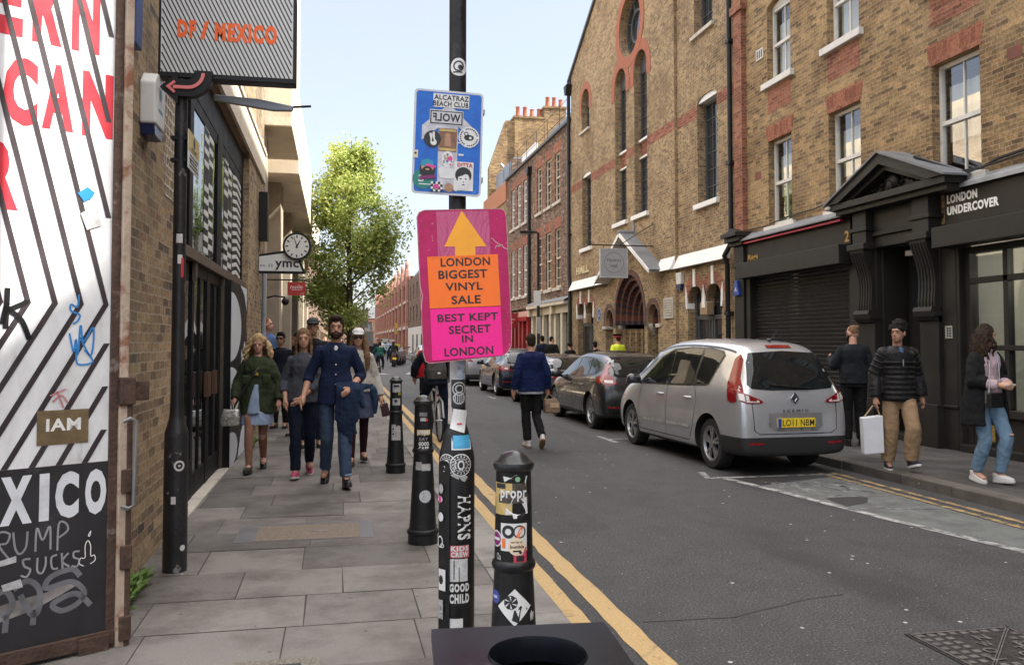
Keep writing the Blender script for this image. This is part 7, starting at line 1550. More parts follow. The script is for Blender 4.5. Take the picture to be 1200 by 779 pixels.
# ---- motorcycles far along the street
def motorcycle(label, loc, col, rz=0, group=None, rider=False):
    t = local_thing('motorcycle', label, 'motorcycle', loc, rz, group)
    for y in (-.68, .70):
        g = MB(); g.lathe([(.22, -.055), (.29, -.05), (.31, 0), (.29, .05), (.22, .055)], (0, y, .31), 20, axis='x', cap=False); g.lathe([(.001, -.02), (.22, -.02)], (0, y, .31), 16, axis='x', cap=False); g.build('wheel', TYRE, t, smooth=40)
    g = MB(); g.loft([(0, -.1, .35, .14, .35), (0, -.08, .55, .17, .38), (0, .12, .80, .15, .28), (0, .15, .95, .10, .2)], 14); g.tube([(0, -.85, .86), (0, -.5, .80), (0, -.1, .84)], [.09, .14, .13], 10); g.build('body', M('motorcycle paint '+col[0], col[1], .3, coat=.6), t, smooth=50)
    g = MB(); g.tube([(-.36, .40, 1.03), (-.1, .52, .98), (.1, .52, .98), (.36, .40, 1.03)], .018, 6); g.tube([(.08, .5, .98), (.08, .70, .31)], .03, 6); g.tube([(-.08, .5, .98), (-.08, .70, .31)], .03, 6); g.build('fork', GREYMETAL, t)
    g = MB(); g.box((-.09, -.98, .66), (.09, -.94, .76)); g.build('tail_lamp', LRED, t); g = MB(); g.box((-.12, -1.0, .48), (.12, -.98, .62)); g.build('number_plate', PLYEL, t); g = MB(); g.tube([(-.36, .40, 1.03), (-.42, .42, 1.2)], .01, 5); g.ell((-.43, .41, 1.22), (.06, .02, .04)); g.tube([(.36, .40, 1.03), (.42, .42, 1.2)], .01, 5); g.ell((.43, .41, 1.22), (.06, .02, .04)); g.build('mirror', TRIM, t)
    return t
for k, (x, y, c_, lab) in enumerate(((4.0, 57, ('black', (.015, .015, .016)), 'black motorcycle parked in a row, nearest of the parked motorcycles'), (4.3, 58.6, ('red', (.25, .02, .02)), 'dark red motorcycle parked second in the row of motorcycles'), (4.5, 60.4, ('green', (.02, .06, .05)), 'green motorcycle parked third in the row of motorcycles'), (4.7, 62.2, ('grey', (.2, .2, .21)), 'grey motorcycle parked last in the row of motorcycles'))): motorcycle(lab, (x, y, 0), c_, R_(-18), 'motorcycles parked in a row')
# ================================================================ people
def cloth(name, col, fs=9, amp=.5, rough=.85, var=.14, weave=220):
    if name in MATS: return MATS[name]
    m, nt, b_ = newmat(name); t_ = nd(nt, 'TexCoord').outputs['Object']
    n1 = nd(nt, 'TexNoise', {'Vector': nd(nt, 'Mapping', {0: t_, 3: (1, 1, .6)}).outputs[0], 'Scale': fs, 'Detail': 5, 'Roughness': .55, 'Distortion': 1.2}).outputs[0]
    n2 = nd(nt, 'TexNoise', {'Vector': t_, 'Scale': weave, 'Detail': 2}).outputs[0]
    c = mixc(nt, ramp(nt, n1, [(.3, 0), (.7, 1)]), c4(sc3(col, 1-var)), c4(sc3(col, 1+var))); c = mixc(nt, .25, c, ramp(nt, n2, [(.3, .5), (.7, 1)]), 'MULTIPLY')
    nt.links.new(c, b_.inputs['Base Color']); b_.inputs['Roughness'].default_value = rough; b_.inputs['Specular IOR Level'].default_value = .2
    nt.links.new(nd(nt, 'Bump', {'Strength': amp, 'Distance': .04, 'Height': n1}).outputs[0], b_.inputs['Normal']); return m
SKIN = M('fair skin', (.50, .27, .18), .5, var=.08, vs=25); SKIN2 = M('olive skin', (.36, .19, .12), .5, var=.08, vs=25); SKIN3 = M('pink skin', (.55, .29, .21), .5, var=.08, vs=25)
EYE = M('dark eye', (.03, .022, .02), .2); LIP = M('lip', (.30, .10, .085), .5); SHADES = M('sunglasses lens', (.01, .01, .012), .1)
def hairm(n, c): return M(n, c, .7, spec=.12, var=.45, vs=30, bump=.4, bs=60)
H_BLK = hairm('black hair', (.014, .011, .010)); H_BRN = hairm('dark brown hair', (.030, .019, .013)); H_MID = hairm('light brown hair', (.17, .10, .055)); H_BLD = hairm('blonde hair', (.42, .29, .15)); H_GNG = hairm('ginger hair', (.22, .09, .035))
def blob(name, mb, mat, parent, vox=.012, it=3, amp=0.0, fq=9.0, seed=0):
    me = bpy.data.meshes.new(name); me.from_pydata(mb.v, [], mb.f); bm = bmesh.new(); bm.from_mesh(me); bmesh.ops.recalc_face_normals(bm, faces=bm.faces); bm.to_mesh(me); bm.free()
    o = bpy.data.objects.new(name, me); COL.objects.link(o)
    r = o.modifiers.new('r', 'REMESH'); r.mode = 'VOXEL'; r.voxel_size = vox
    dg = bpy.context.evaluated_depsgraph_get(); m2 = bpy.data.meshes.new_from_object(o.evaluated_get(dg)); o.modifiers.clear()
    bm = bmesh.new(); bm.from_mesh(m2)
    for _ in range(it): bmesh.ops.smooth_vert(bm, verts=bm.verts, factor=.5, use_axis_x=True, use_axis_y=True, use_axis_z=True)
    if amp:
        bm.normal_update(); s_ = Vector((seed*3.1, seed*1.7, seed*.9))
        for v in bm.verts:
            p = v.co; d = noise.noise(Vector((p.x*fq, p.y*fq, p.z*fq*.7))+s_)+.5*noise.noise(Vector((p.x*fq*2, p.y*fq*2, p.z*fq*2.4))+s_); v.co = p+v.normal*amp*d
    bm.to_mesh(m2); bm.free(); m2.materials.clear(); m2.materials.append(mat); m2.shade_smooth(); m2.name = name
    o.data = m2; o.parent = parent; return o
def merge(a, b_): n = len(a.v); a.v += b_.v; a.f += [tuple(i+n for i in f) for f in b_.f]; a.m += b_.m; return a
DEF = dict(pel=(0, 0, .95), chest=(0, .0, 1.28), neck=(0, .0, 1.475), head=(0, .03, 1.63), shL=(-.163, 0, 1.385), shR=(.163, 0, 1.385), elL=(-.235, -.03, 1.13), elR=(.235, -.03, 1.13), wrL=(-.25, .06, .88), wrR=(.25, .06, .88), hipL=(-.09, 0, .93), hipR=(.09, 0, .93), knL=(-.095, .03, .50), knR=(.095, .03, .50), anL=(-.095, 0, .085), anR=(.095, 0, .085))
def hand_mb(g, wr, el, k, side, fine=True, curl=.5):
    d = (Vector(wr)-Vector(el)).normalized(); sd = Vector((1 if side == 'R' else -1, 0, 0)); fw = d.cross(sd).normalized(); fw = fw if fw.y >= 0 else -fw; inn = d.cross(fw).normalized(); inn = inn if inn.x*sd.x < 0 else -inn; wr = Vector(wr)
    g.tube([wr-d*.02*k, wr+d*.03*k, wr+d*.085*k], [.024*k, .034*k, .030*k], 10)
    if not fine: g.tube([wr+d*.06*k, wr+d*.12*k, wr+d*.15*k+inn*.03*k], [.03*k, .026*k, .016*k], 8); return
    for i, l in enumerate((.068, .078, .072, .058)):
        b0 = wr+d*.08*k+fw*(.028-.019*i)*k; p1 = b0+d*l*.5*k+inn*curl*.012*k; p2 = p1+d*l*.35*k+inn*curl*.035*k; g.tube([b0-d*.02*k, b0, p1, p2], [.010*k, .010*k, .009*k, .0075*k], 7)
    b0 = wr+d*.02*k+fw*.026*k; g.tube([b0, b0+d*.035*k+fw*.022*k+inn*.012*k, b0+d*.07*k+fw*.024*k+inn*.025*k], [.013*k, .011*k, .009*k], 7)
def figure(label, loc, rz, h=1.75, pose=None, skin=SKIN, fem=False, wide=1.0, top=None, legs=None, shoe=None, hair=None, yaw=0, pitch=0, vox=.0075, group=None, glasses=False, beard=None, toes=None, extra=None, brow=True, barelegs=False):
    t = local_thing('person', label, 'person', loc, R_(rz), group); k = h/1.75; J = dict(DEF)
    if fem:
        for q in 'LR': s_ = -1 if q == 'L' else 1; J['sh'+q] = (s_*.142, 0, 1.375); J['el'+q] = (s_*.205, -.03, 1.13)
    J.update(pose or {}); J = {a: Vector(v)*k for a, v in J.items()}; w = wide; fine = vox < .011
    nk, pl, ch, hd = J['neck'], J['pel'], J['chest'], J['head']
    def torso(g, e, z0, flare=0.0, top_z=None):
        rings = []
        prof = [(0, .158+.012*fem, .112), (.25, .158+.01*fem, .108), (.45, .132-.012*fem, .098), (.68, .150-.012*fem, .110+.012*fem), (.84, .150-.016*fem, .104), (.91, .125-.014*fem, .088), (.96, .088-.008*fem, .070), (1.0, .060, .058)]
        for f, rx, ry in prof:
            p = pl+(nk-pl)*f if f > .6 else pl+(ch-pl)*(f/.63)
            rings.append((p.x, p.y, p.z, (rx*w+e)*k, (ry*w+e)*k))
        if z0 is not None:
            zb = z0*k; b_ = rings[0]
            if zb < b_[2]: rings = [(b_[0], b_[1], zb, b_[3]*(1+flare), b_[4]*(1+flare))]+rings
            else: rings = [r for r in rings if r[2] > zb+.01]; rings = [(rings[0][0], rings[0][1], zb, rings[0][3]*(1+flare), rings[0][4]*(1+flare))]+rings
        g.loft(rings, 22, sup=2.3)
    def arm(g, q, r0, r1, r2, f=1.0, e=0.0):
        s_, el, wr = J['sh'+q], J['el'+q], J['wr'+q]; en = el+(wr-el)*f
        g.ell(tuple(s_), ((r0-.002+e)*k,)*3, 10, 8); g.tube([tuple(s_+(ch-s_)*.3), tuple(s_), tuple(s_+(el-s_)*.5), tuple(el)], [(r0*.9+e)*k, (r0+e)*k, (r0*.93+e)*k, (r1+e)*k], 12); g.ell(tuple(el), ((r1+e)*k,)*3, 10, 8); g.tube([tuple(el), tuple(el+(en-el)*.35), tuple(en)], [(r1+e)*k, (r1*1.02+e)*k, (r2+(r1-r2)*(1-f)+e)*k], 12)
    def leg(g, q, r0, r1, r2, f=1.0, e=0.0, flare=0):
        hp, kn, an = J['hip'+q], J['kn'+q], J['an'+q]; en = kn+(an-kn)*f
        g.tube([tuple(hp+Vector((0, 0, .03*k))), tuple(hp+(kn-hp)*.35), tuple(kn)], [(r0+e)*k, (r0*.94+e)*k, (r1+e)*k], 14); g.ell(tuple(kn), ((r1+e)*k,)*3, 10, 8); g.tube([tuple(kn), tuple(kn+(en-kn)*.35)] + [tuple(en)], [(r1+e)*k, (r1*1.0+e+.003)*k, (r2+e+flare)*k], 14)
    # body: one continuous figure
    g = MB(); torso(g, -.012, None)
    HR = Matrix.Rotation(R_(yaw), 3, 'Z') @ Matrix.Rotation(R_(pitch), 3, 'X'); tfh = lambda u, v, z=0.0: tuple(hd+HR @ (Vector((u, v, z))*k))
    hm = MB(tfh); hm.ell((0, -.012, .02), (.075, .092, .102)); hm.ell((0, .022, -.045), (.058, .062, .072)); hm.ell((0, .05, -.082), (.034, .032, .028)); hm.ell((0, .086, -.018), (.012, .016, .022), 8, 6); hm.ell((0, .09, -.030), (.016, .013, .010), 8, 6); hm.ell((0, .062, .028), (.052, .020, .014), 10, 6); hm.ell((0, .075, -.062), (.022, .012, .012), 8, 6)
    for s_ in (-1, 1): hm.ell((s_*.077, -.008, -.012), (.010, .018, .032), 8, 6)
    merge(g, hm); g.tube([tuple(nk-Vector((0, .005, .06))*k), tuple(nk), tuple(hd+Vector((0, -.02, -.06))*k)], [.062*k, .054*k, .052*k], 14)
    for q in 'LR':
        arm(g, q, .043*w**.5, .036, .024); hand_mb(g, J['wr'+q], J['el'+q], k, q, fine); leg(g, q, .076*w**.5, .052, .036)
        an = J['an'+q]; a_ = R_((toes or {}).get(q, (-8 if q == 'R' else 8))); f_ = Vector((math.sin(-a_), math.cos(a_), 0)); g.tube([tuple(an), tuple(an+f_*.08*k-Vector((0, 0, .035*k))), tuple(an+f_*.15*k-Vector((0, 0, .045*k)))], [.038*k, .034*k, .024*k], 10)
    body = blob('body', g, skin, t, vox, 2)
    def face(nm, fn, m): q = MB(tfh); fn(q); return q.build(nm, m, t, smooth=60)
    if glasses: face('sunglasses', lambda q: (q.ell((-.034, .082, .008), (.028, .012, .020)), q.ell((.034, .082, .008), (.028, .012, .020)), q.box((-.075, .0, .012), (-.07, .075, .02)), q.box((.07, .0, .012), (.075, .075, .02)), q.box((-.012, .088, .012), (.012, .094, .02))), SHADES)
    else:
        for s_ in (-1, 1): face('eye', lambda q: q.ell((s_*.031, .076, .003), (.010, .007, .0048), 10, 6), EYE)
    if brow:
        for s_ in (-1, 1): face('eyebrow', lambda q: q.tube([(s_*.014, .086, .022), (s_*.034, .083, .027), (s_*.052, .070, .020)], [.0028, .0034, .002], 6), hair[1] if hair else EYE)
    face('mouth', lambda q: q.ell((0, .084, -.062), (.021, .006, .0055), 10, 6), LIP)
    if beard: q = MB(tfh); q.ell((0, .028, -.072), (.062, .062, .046)); q.ell((0, .052, -.09), (.042, .042, .034)); q.ell((0, .085, -.048), (.024, .010, .006)); [q.tube([(s_*.068, .012, .0), (s_*.066, .02, -.05), (s_*.05, .05, -.08)], [.012, .016, .02], 8) for s_ in (-1, 1)]; blob('beard', q, beard, t, .007, 1, .004, 40); face('mouth', lambda q: q.ell((0, .094, -.062), (.016, .004, .004), 8, 6), LIP)
    if hair:
        kind, hmat = hair[0], hair[1]; q = MB(tfh); rr = random.Random(int(abs(loc[1])*100)+7)
        if kind == 'crop': q.ell((0, -.022, .036), (.079, .090, .094)); q.ell((0, -.05, -.01), (.070, .058, .08))
        elif kind == 'short': q.ell((0, -.020, .042), (.082, .096, .098)); q.ell((0, -.05, -.01), (.074, .062, .085)); q.ell((0, .045, .098), (.058, .042, .030)); [q.ell((s_*.072, .01, .03), (.012, .03, .035), 8, 6) for s_ in (-1, 1)]
        elif kind == 'curly': 
            q.ell((0, -.025, .045), (.088, .10, .10))
            for _ in range(70): a = rr.uniform(0, 6.28); p = rr.uniform(-.1, 1.5); q.ell((.088*math.cos(a)*math.cos(p), -.02+.098*math.sin(a)*math.cos(p)-(.02 if math.sin(a) > .6 else 0), .05+.1*math.sin(p)), (rr.uniform(.016, .03),)*3, 7, 5)
        elif kind in ('long', 'wavy', 'bigcurl'):
            q.ell((0, -.020, .040), (.084, .096, .100)); q.ell((0, -.055, -.02), (.080, .055, .09)); L_ = hair[2] if len(hair) > 2 else .38; n_ = 60 if kind != 'bigcurl' else 90
            for i in range(n_):
                a = R_(rr.uniform(150, 390) if kind != 'front' else rr.uniform(0, 360)); sx, sy = math.cos(a), math.sin(a)
                if sy > .55: continue
                l = L_*rr.uniform(.7, 1.05); sp = {'long': .02, 'wavy': .05, 'bigcurl': .085}[kind]; P = []; ph = rr.uniform(0, 6.28); am = {'long': .004, 'wavy': .014, 'bigcurl': .026}[kind]
                for j in range(9): f = j/8; P.append((sx*(.074+sp*math.sin(f*2.2))+am*math.sin(ph+f*11), -.02+sy*(.085+sp*math.sin(f*2.2))+am*math.cos(ph+f*9), .06-l*f))
                q.tube(P, [.010, .014, .015, .015, .014, .013, .012, .010, .006], 6)
            if kind == 'bigcurl': [q.ell((.088*math.cos(a), -.02+.085*math.sin(a), .03+rr.uniform(-.05, .05)), (.028, .028, .035), 7, 5) for a in [6.28*i/26 for i in range(26)] if math.sin(a) < .45]; q.ell((0, -.015, .075), (.075, .085, .065))
        elif kind == 'bun': q.ell((0, -.022, .034), (.077, .088, .090)); q.ell((0, -.085, .085), (.034, .034, .034))
        blob('hair', q, hmat, t, .008 if fine else .014, 1, .005, 45)
    # clothes
    if legs:
        g = MB(); e = legs.get('e', .012)
        if legs.get('skirt'):
            z1 = legs['skirt']; p = pl; g.loft([(p.x, p.y+.02*k, z1*k, .215*k, .19*k), (p.x, p.y+.01, (z1+.95)/2*k, .195*k, .16*k), (p.x, p.y, .95*k, .165*k, .12*k), (p.x, p.y, 1.05*k, .14*k, .105*k)], 24)
        else:
            g.loft([(pl.x, pl.y, pl.z-.1*k, (.15*w+e)*k, (.105*w+e)*k), (pl.x, pl.y, pl.z, (.162*w+e)*k, (.115*w+e)*k), (pl.x, pl.y, pl.z+.08*k, (.155*w+e)*k, (.108*w+e)*k)], 18)
            for q in 'LR': leg(g, q, .078*w**.5, legs.get('kn', .058), legs.get('hem', .046), legs.get('f', .97), e)
        blob(legs.get('name', 'trousers'), g, legs['m'], t, .010 if fine else .02, 2, .008, 10, 3)
    if top:
        g = MB(); e = top.get('e', .016); torso(g, e, top.get('hem', .90), top.get('flare', .04))
        for q in 'LR': arm(g, q, .047*w**.5, .042, .034, top.get('sl', .98), top.get('se', e))
        if top.get('collar'): g.tube([tuple(nk+Vector((.0, -.06, -.03))*k), tuple(nk+Vector((.055, -.02, -.01))*k), tuple(nk+Vector((.05, .05, -.035))*k)], .02*k, 8); g.tube([tuple(nk+Vector((.0, -.06, -.03))*k), tuple(nk+Vector((-.055, -.02, -.01))*k), tuple(nk+Vector((-.05, .05, -.035))*k)], .02*k, 8)
        tp = blob(top.get('name', 'jacket'), g, top['m'], t, .010 if fine else .02, 2, top.get('amp', .009), top.get('fq', 9), 5)
    if shoe:
        for q in 'LR':
            an = J['an'+q]; a_ = R_((toes or {}).get(q, (-8 if q == 'R' else 8))); f_ = Vector((math.sin(-a_), math.cos(a_), 0)); pt = (shoe.get('pitch') or {}).get(q, 0); up = Vector((0, 0, 1)); fp = (f_*math.cos(R_(pt))+up*math.sin(R_(pt))); un = (up*math.cos(R_(pt))-f_*math.sin(R_(pt))); sd = f_.cross(up); b0 = an-un*.085*k
            tf = lambda u, v, z=0.0, b0=b0, sd=sd, fp=fp, un=un: tuple(b0+(sd*u+fp*v+un*z)*k)
            g = MB(tf); g.loft([(0, .045, .012, .043, .125), (0, .045, .045, .043, .122), (0, .02, .065, .040, .095), (0, -.015, .085, .038, .062), (0, -.03, shoe.get('h', .10), .040, .048)], 18, sup=2.4); so_ = blob('shoe', g, shoe['m'], t, .009 if fine else .016, 1)
            g = MB(tf); g.loft([(0, .045, -.002, .043, .125), (0, .045, .016, .047, .131), (0, .045, .024, .046, .129)], 18, sup=2.4); g.build('sole', shoe.get('s', STK), so_, smooth=40)
    return t, J, k, tfh
def part(t, name, m, fn, vox=None, **k):
    g = MB(); fn(g)
    return blob(name, g, m, t, vox, **k) if vox else g.build(name, m, t, smooth=50)
NAVY = cloth('navy shirt', (.012, .020, .055)); DENIM = cloth('blue denim', (.050, .078, .13)); DKDEN = cloth('dark denim', (.010, .015, .032)); BLKC = cloth('black cloth', (.010, .010, .011)); GREYK = cloth('grey knit', (.075, .08, .095), 16); OLIVE = cloth('olive jacket cloth', (.040, .050, .025)); CREAMK = cloth('cream knit', (.48, .45, .40), 16); SKIRT = cloth('grey blue skirt', (.055, .065, .11)); KHAKI = cloth('khaki cotton', (.30, .20, .115)); LBLUE = cloth('pale blue dress', (.30, .38, .52)); BLEACH = cloth('faded denim', (.15, .24, .33)); TIGHT = cloth('tan tights', (.27, .14, .095), 30, .1); WINE = cloth('dark tights', (.030, .010, .014), 30, .1); BJKT = cloth('royal navy work jacket', (.006, .014, .062)); PINKJ = cloth('pale pink jumper', (.50, .38, .41), 14); BLEATH = M('black leather', (.012, .011, .011), .35, var=.2); WLEATH = M('white leather', (.60, .59, .57), .45, var=.06); GUM = M('gum sole', (.30, .16, .07), .7); WSOLE = M('white sole', (.58, .57, .54), .6); TEAL = cloth('dark green cloth', (.008, .06, .045)); REDC = cloth('red jacket cloth', (.38, .012, .02)); WTEE = cloth('white tee', (.62, .62, .62))
# ---- left pavement group
t, J, k, th = figure('bearded man in a navy shirt and jeans carrying a jacket over his arm', (.0, 9.27, .1), 180, 1.79, dict(elR=(.265, -.04, 1.14), wrR=(.325, .10, .915), elL=(-.265, -.08, 1.13), wrL=(-.13, .20, 1.0), knL=(-.09, .17, .49), anL=(-.11, .20, .095), knR=(.085, .02, .48), anR=(.10, -.24, .13)), SKIN, hair=('short', H_BRN), beard=H_BRN, top=dict(m=NAVY, hem=.84, sl=.22, e=.016, name='shirt', collar=True), legs=dict(m=DENIM, hem=.054, kn=.058, e=.008, f=.93), shoe=dict(m=BLEATH, h=.16, pitch={'L': 12, 'R': -28}))
part(t, 'undershirt', WTEE, lambda g: g.ell((0, .088*k, 1.375*k), (.036, .034, .075)), .008)
for s_ in (-1, 1): part(t, 'collar', NAVY, lambda g: g.tube([(s_*.062*k, -.01, 1.475*k), (s_*.060*k, .05, 1.45*k), (s_*.040*k, .115, 1.41*k), (s_*.05*k, .125, 1.365*k)], [.02, .022, .02, .008], 8), .008)
[part(t, 'button', M('pearl button', (.6, .6, .58), .4), lambda g: g.ell((.0, .137, z*k), (.008, .005, .008), 8, 5)) for z in (1.25, 1.15, 1.05)]
for q in 'LR': part(t, 'rolled_cuff', NAVY, lambda g: g.tube([tuple(J['el'+q]+(J['wr'+q]-J['el'+q])*.14), tuple(J['el'+q]+(J['wr'+q]-J['el'+q])*.32)], .057, 12), .012)
for q in 'LR': part(t, 'jean_turn_up', M('pale denim turn up', (.16, .24, .34), .9), lambda g: g.tube([tuple(J['kn'+q]+(J['an'+q]-J['kn'+q])*.85), tuple(J['kn'+q]+(J['an'+q]-J['kn'+q])*.93)], .065, 14), .012)
def drape(name, label, loc, rz, m, fn, cat, vox=.012, amp=.012):
    t = local_thing(name, label, cat, loc, R_(rz)); g = MB(); fn(g); blob('cloth', g, m, t, vox, 2, amp, 11, 2); return t
drape('jacket', 'crumpled blue jacket hanging over the bearded man\'s forearm', (.0, 9.27, .1), 180, cloth('blue jacket cloth', (.014, .026, .058)), lambda g: [g.tube([(x0, .13, 1.0), (x0, .17, 1.07), (x0-.005, .215, 1.02), (x1, .22, .86), (x1+.012, .215, .70), (x2, .21, zb)], [.03, .038, .04, r_, r_*1.05, r_*.55], 9) for x0, x1, x2, zb, r_ in ((-.215, -.22, -.215, .70, .03), (-.18, -.185, -.20, .56, .036), (-.145, -.14, -.15, .47, .042), (-.105, -.10, -.09, .52, .040), (-.065, -.055, -.05, .60, .036), (-.03, -.02, -.01, .74, .028))], 'jacket')
t, J, k, th = figure('long haired woman in a grey jumper walking at the bearded man\'s side holding his hand', (-.36, 9.98, .1), 180, 1.66, dict(elL=(-.20, -.01, 1.13), wrL=(.03, .20, .93), elR=(.225, -.06, 1.13), wrR=(.20, .10, .90), knR=(.08, .17, .49), anR=(.07, .19, .09), knL=(-.08, .0, .48), anL=(-.07, -.24, .14)), SKIN, True, hair=('long', H_MID, .36), top=dict(m=GREYK, hem=.88, sl=.55, name='jumper'), legs=dict(m=DKDEN, hem=.046, kn=.054), shoe=dict(m=M('pink trainer', (.42, .05, .12), .6, var=.3, vs=30), s=WSOLE, pitch={'R': 8, 'L': -28}))
t, J, k, th = figure('curly blonde woman in an olive jacket over a pale blue dress by the wall', (-.90, 10.5, .1), 178, 1.60, dict(elL=(-.25, -.03, 1.13), wrL=(-.27, .10, .90), elR=(.25, -.03, 1.13), wrR=(.27, .12, .92), knR=(.08, .20, .49), anR=(.07, .24, .09), knL=(-.07, .02, .48), anL=(-.05, -.24, .13)), SKIN3, True, 1.1, hair=('bigcurl', H_BLD, .30), pitch=-10, top=dict(m=OLIVE, hem=.74, sl=.95, e=.03, flare=.06, amp=.014, collar=True), legs=dict(m=LBLUE, skirt=.60, name='dress'), shoe=dict(m=BLEATH, pitch={'L': -28, 'R': 8}))
g = MB()
for q in 'LR': g.tube([tuple(J['hip'+q]), tuple(J['kn'+q]), tuple(J['kn'+q]+(J['an'+q]-J['kn'+q])*.3), tuple(J['an'+q])], [.078, .050, .054, .036], 12)
blob('tights', g, TIGHT, t, .01, 2)
part(t, 'dress_front', LBLUE, lambda g: g.loft([(.03, .165, .68, .075, .03), (.02, .155, .85, .055, .03), (.0, .14, 1.02, .025, .02)], 14), .01)
part(t, 'top_front', M('ochre top', (.35, .22, .03), .8), lambda g: g.loft([(.0, .135, 1.12, .03, .02), (.0, .125, 1.24, .035, .022)], 12), .008)
part(t, 'pocket', OLIVE, lambda g: [g.box((s_*.115-.05, .138, 1.02), (s_*.115+.05, .165, 1.13)) for s_ in (-1, 1)], .012)
b = local_thing('handbag', 'silver handbag on a dark strap held by the curly blonde woman', 'handbag', (-.90, 10.5, .1), R_(178)); g = MB(); g.loft([(.29, .18, .55, .11, .035), (.28, .18, .66, .105, .045), (.27, .18, .74, .09, .03)], 14, sup=4); blob('bag', g, M('silver leather', (.48, .46, .42), .25, metal=.5, var=.4, vs=30), b, .01, 1); g = MB(); g.tube([(-.10, .06, 1.33), (.02, .175, 1.16), (.16, .19, .92), (.25, .19, .74)], .012, 6); g.tube([(.29, .2, .74), (.28, .16, .84), (.25, .2, .74)], .01, 6); g.build('strap', BLEATH, b)
t, J, k, th = figure('long haired woman in a white cap and sunglasses wearing a cream jumper and skirt', (.27, 10.85, .1), 180, 1.68, dict(elL=(-.225, -.05, 1.12), wrL=(-.29, .02, .87), knL=(-.08, .0, .48), anL=(-.08, -.18, .12), knR=(.08, .14, .49), anR=(.08, .16, .09)), SKIN, True, hair=('long', H_MID, .45), glasses=True, top=dict(m=CREAMK, hem=.93, e=.024, sl=.98, name='jumper'), legs=dict(m=SKIRT, skirt=.60, name='skirt'), shoe=dict(m=M('brown boot', (.06, .03, .02), .5), h=.2))
g = MB()
for q in 'LR': g.tube([tuple(J['hip'+q]), tuple(J['kn'+q]), tuple(J['kn'+q]+(J['an'+q]-J['kn'+q])*.3), tuple(J['an'+q])], [.08, .056, .056, .04], 12)
blob('tights', g, WINE, t, .01, 2)
g = MB(th); g.ell((0, -.012, .065), (.084, .098, .070)); g.loft([(0, .085, .042, .07, .065), (0, .085, .052, .07, .065)], 14); blob('cap', g, M('white cap cloth', (.60, .60, .60), .8, var=.15, vs=30), t, .007, 1)
g = MB(th); g.tube([(-.085, .02, .0), (-.10, .05, -.12), (-.115, .08, -.26), (-.12, .085, -.42)], [.03, .042, .045, .02], 8); blob('hair_lock', g, H_MID, t, .009, 1, .006, 40)
g = MB(); g.loft([(0, 0, .93, .185, .14), (0, 0, 1.0, .19, .145)], 18); g.tube([(-.02, .15, .97), (-.03, .17, .85), (-.06, .17, .72)], [.045, .04, .03], 8); g.tube([(.04, .15, .97), (.06, .17, .87), (.05, .17, .78)], [.045, .04, .025], 8); g.tube([(-.17, .05, .95), (-.22, .04, .8), (-.2, .03, .62)], [.05, .05, .03], 8); blob('tied_jacket', g, cloth('tied denim jacket', (.025, .05, .10)), t, .012, 2, .01, 12)
b = local_thing('purse', 'dark red purse dangling from the capped woman\'s hand', 'purse', (.27, 10.85, .1), R_(180)); g = MB(); g.prism([(-.40, .60), (-.30, .58), (-.27, .74), (-.365, .76)], -.10, -.07); g.v = [(p[0], p[2]+.15, p[1]) for p in g.v]; g.build('pouch', M('dark red leather', (.05, .012, .018), .45), b, bevel=.008); g = MB(); g.tube([(-.33, .06, .75), (-.31, .05, .80)], .006, 6); g.build('strap', BLEATH, b)
figure('tall man in a dark baseball cap mostly hidden behind the grey jumper woman', (-.33, 12.7, .1), 180, 1.86, None, SKIN2, hair=('crop', H_BLK), top=dict(m=BLKC), legs=dict(m=DKDEN), shoe=dict(m=BLEATH), vox=.012)
t_ = bpy.data.objects['person.004'] if 'person.004' in bpy.data.objects else None
if t_: 
    hz = 1.63*1.86/1.75; g = MB(); g.ell((0, .02, hz+.065), (.092, .108, .075)); g.loft([(0, .13, hz+.045, .075, .065), (0, .13, hz+.056, .075, .065)], 12); blob('cap', g, M('charcoal cap', (.03, .032, .036), .8), t_, .009, 1)
figure('man with cropped ginger hair and a blue tee shirt behind the brick corner', (-1.22, 16.0, .28), 205, 1.76, None, SKIN3, hair=('crop', H_GNG), yaw=55, pitch=8, top=dict(m=cloth('blue tee cloth', (.10, .17, .33)), sl=.0), legs=dict(m=DKDEN), shoe=dict(m=BLEATH), vox=.011)
figure('dark haired man in sunglasses and a dark jacket by the concrete piers', (-.95, 15.6, .1), 165, 1.68, None, SKIN2, hair=('short', H_BLK), glasses=True, top=dict(m=cloth('midnight jacket', (.010, .013, .024)), collar=True), legs=dict(m=BLKC), shoe=dict(m=BLEATH), vox=.012)
figure('small woman with brown hair looking out between the piers and the grey jumper woman', (-.72, 16.6, .1), 170, 1.52, None, SKIN, True, hair=('long', H_BRN, .2), top=dict(m=BLKC), legs=dict(m=BLKC), shoe=dict(m=BLEATH), vox=.013)
figure('black haired pedestrian in black seen just behind the grey jumper woman', (-.60, 14.3, .1), 150, 1.66, None, SKIN2, True, hair=('wavy', H_BLK, .25), yaw=-40, top=dict(m=BLKC), legs=dict(m=BLKC), shoe=dict(m=BLEATH), vox=.013)
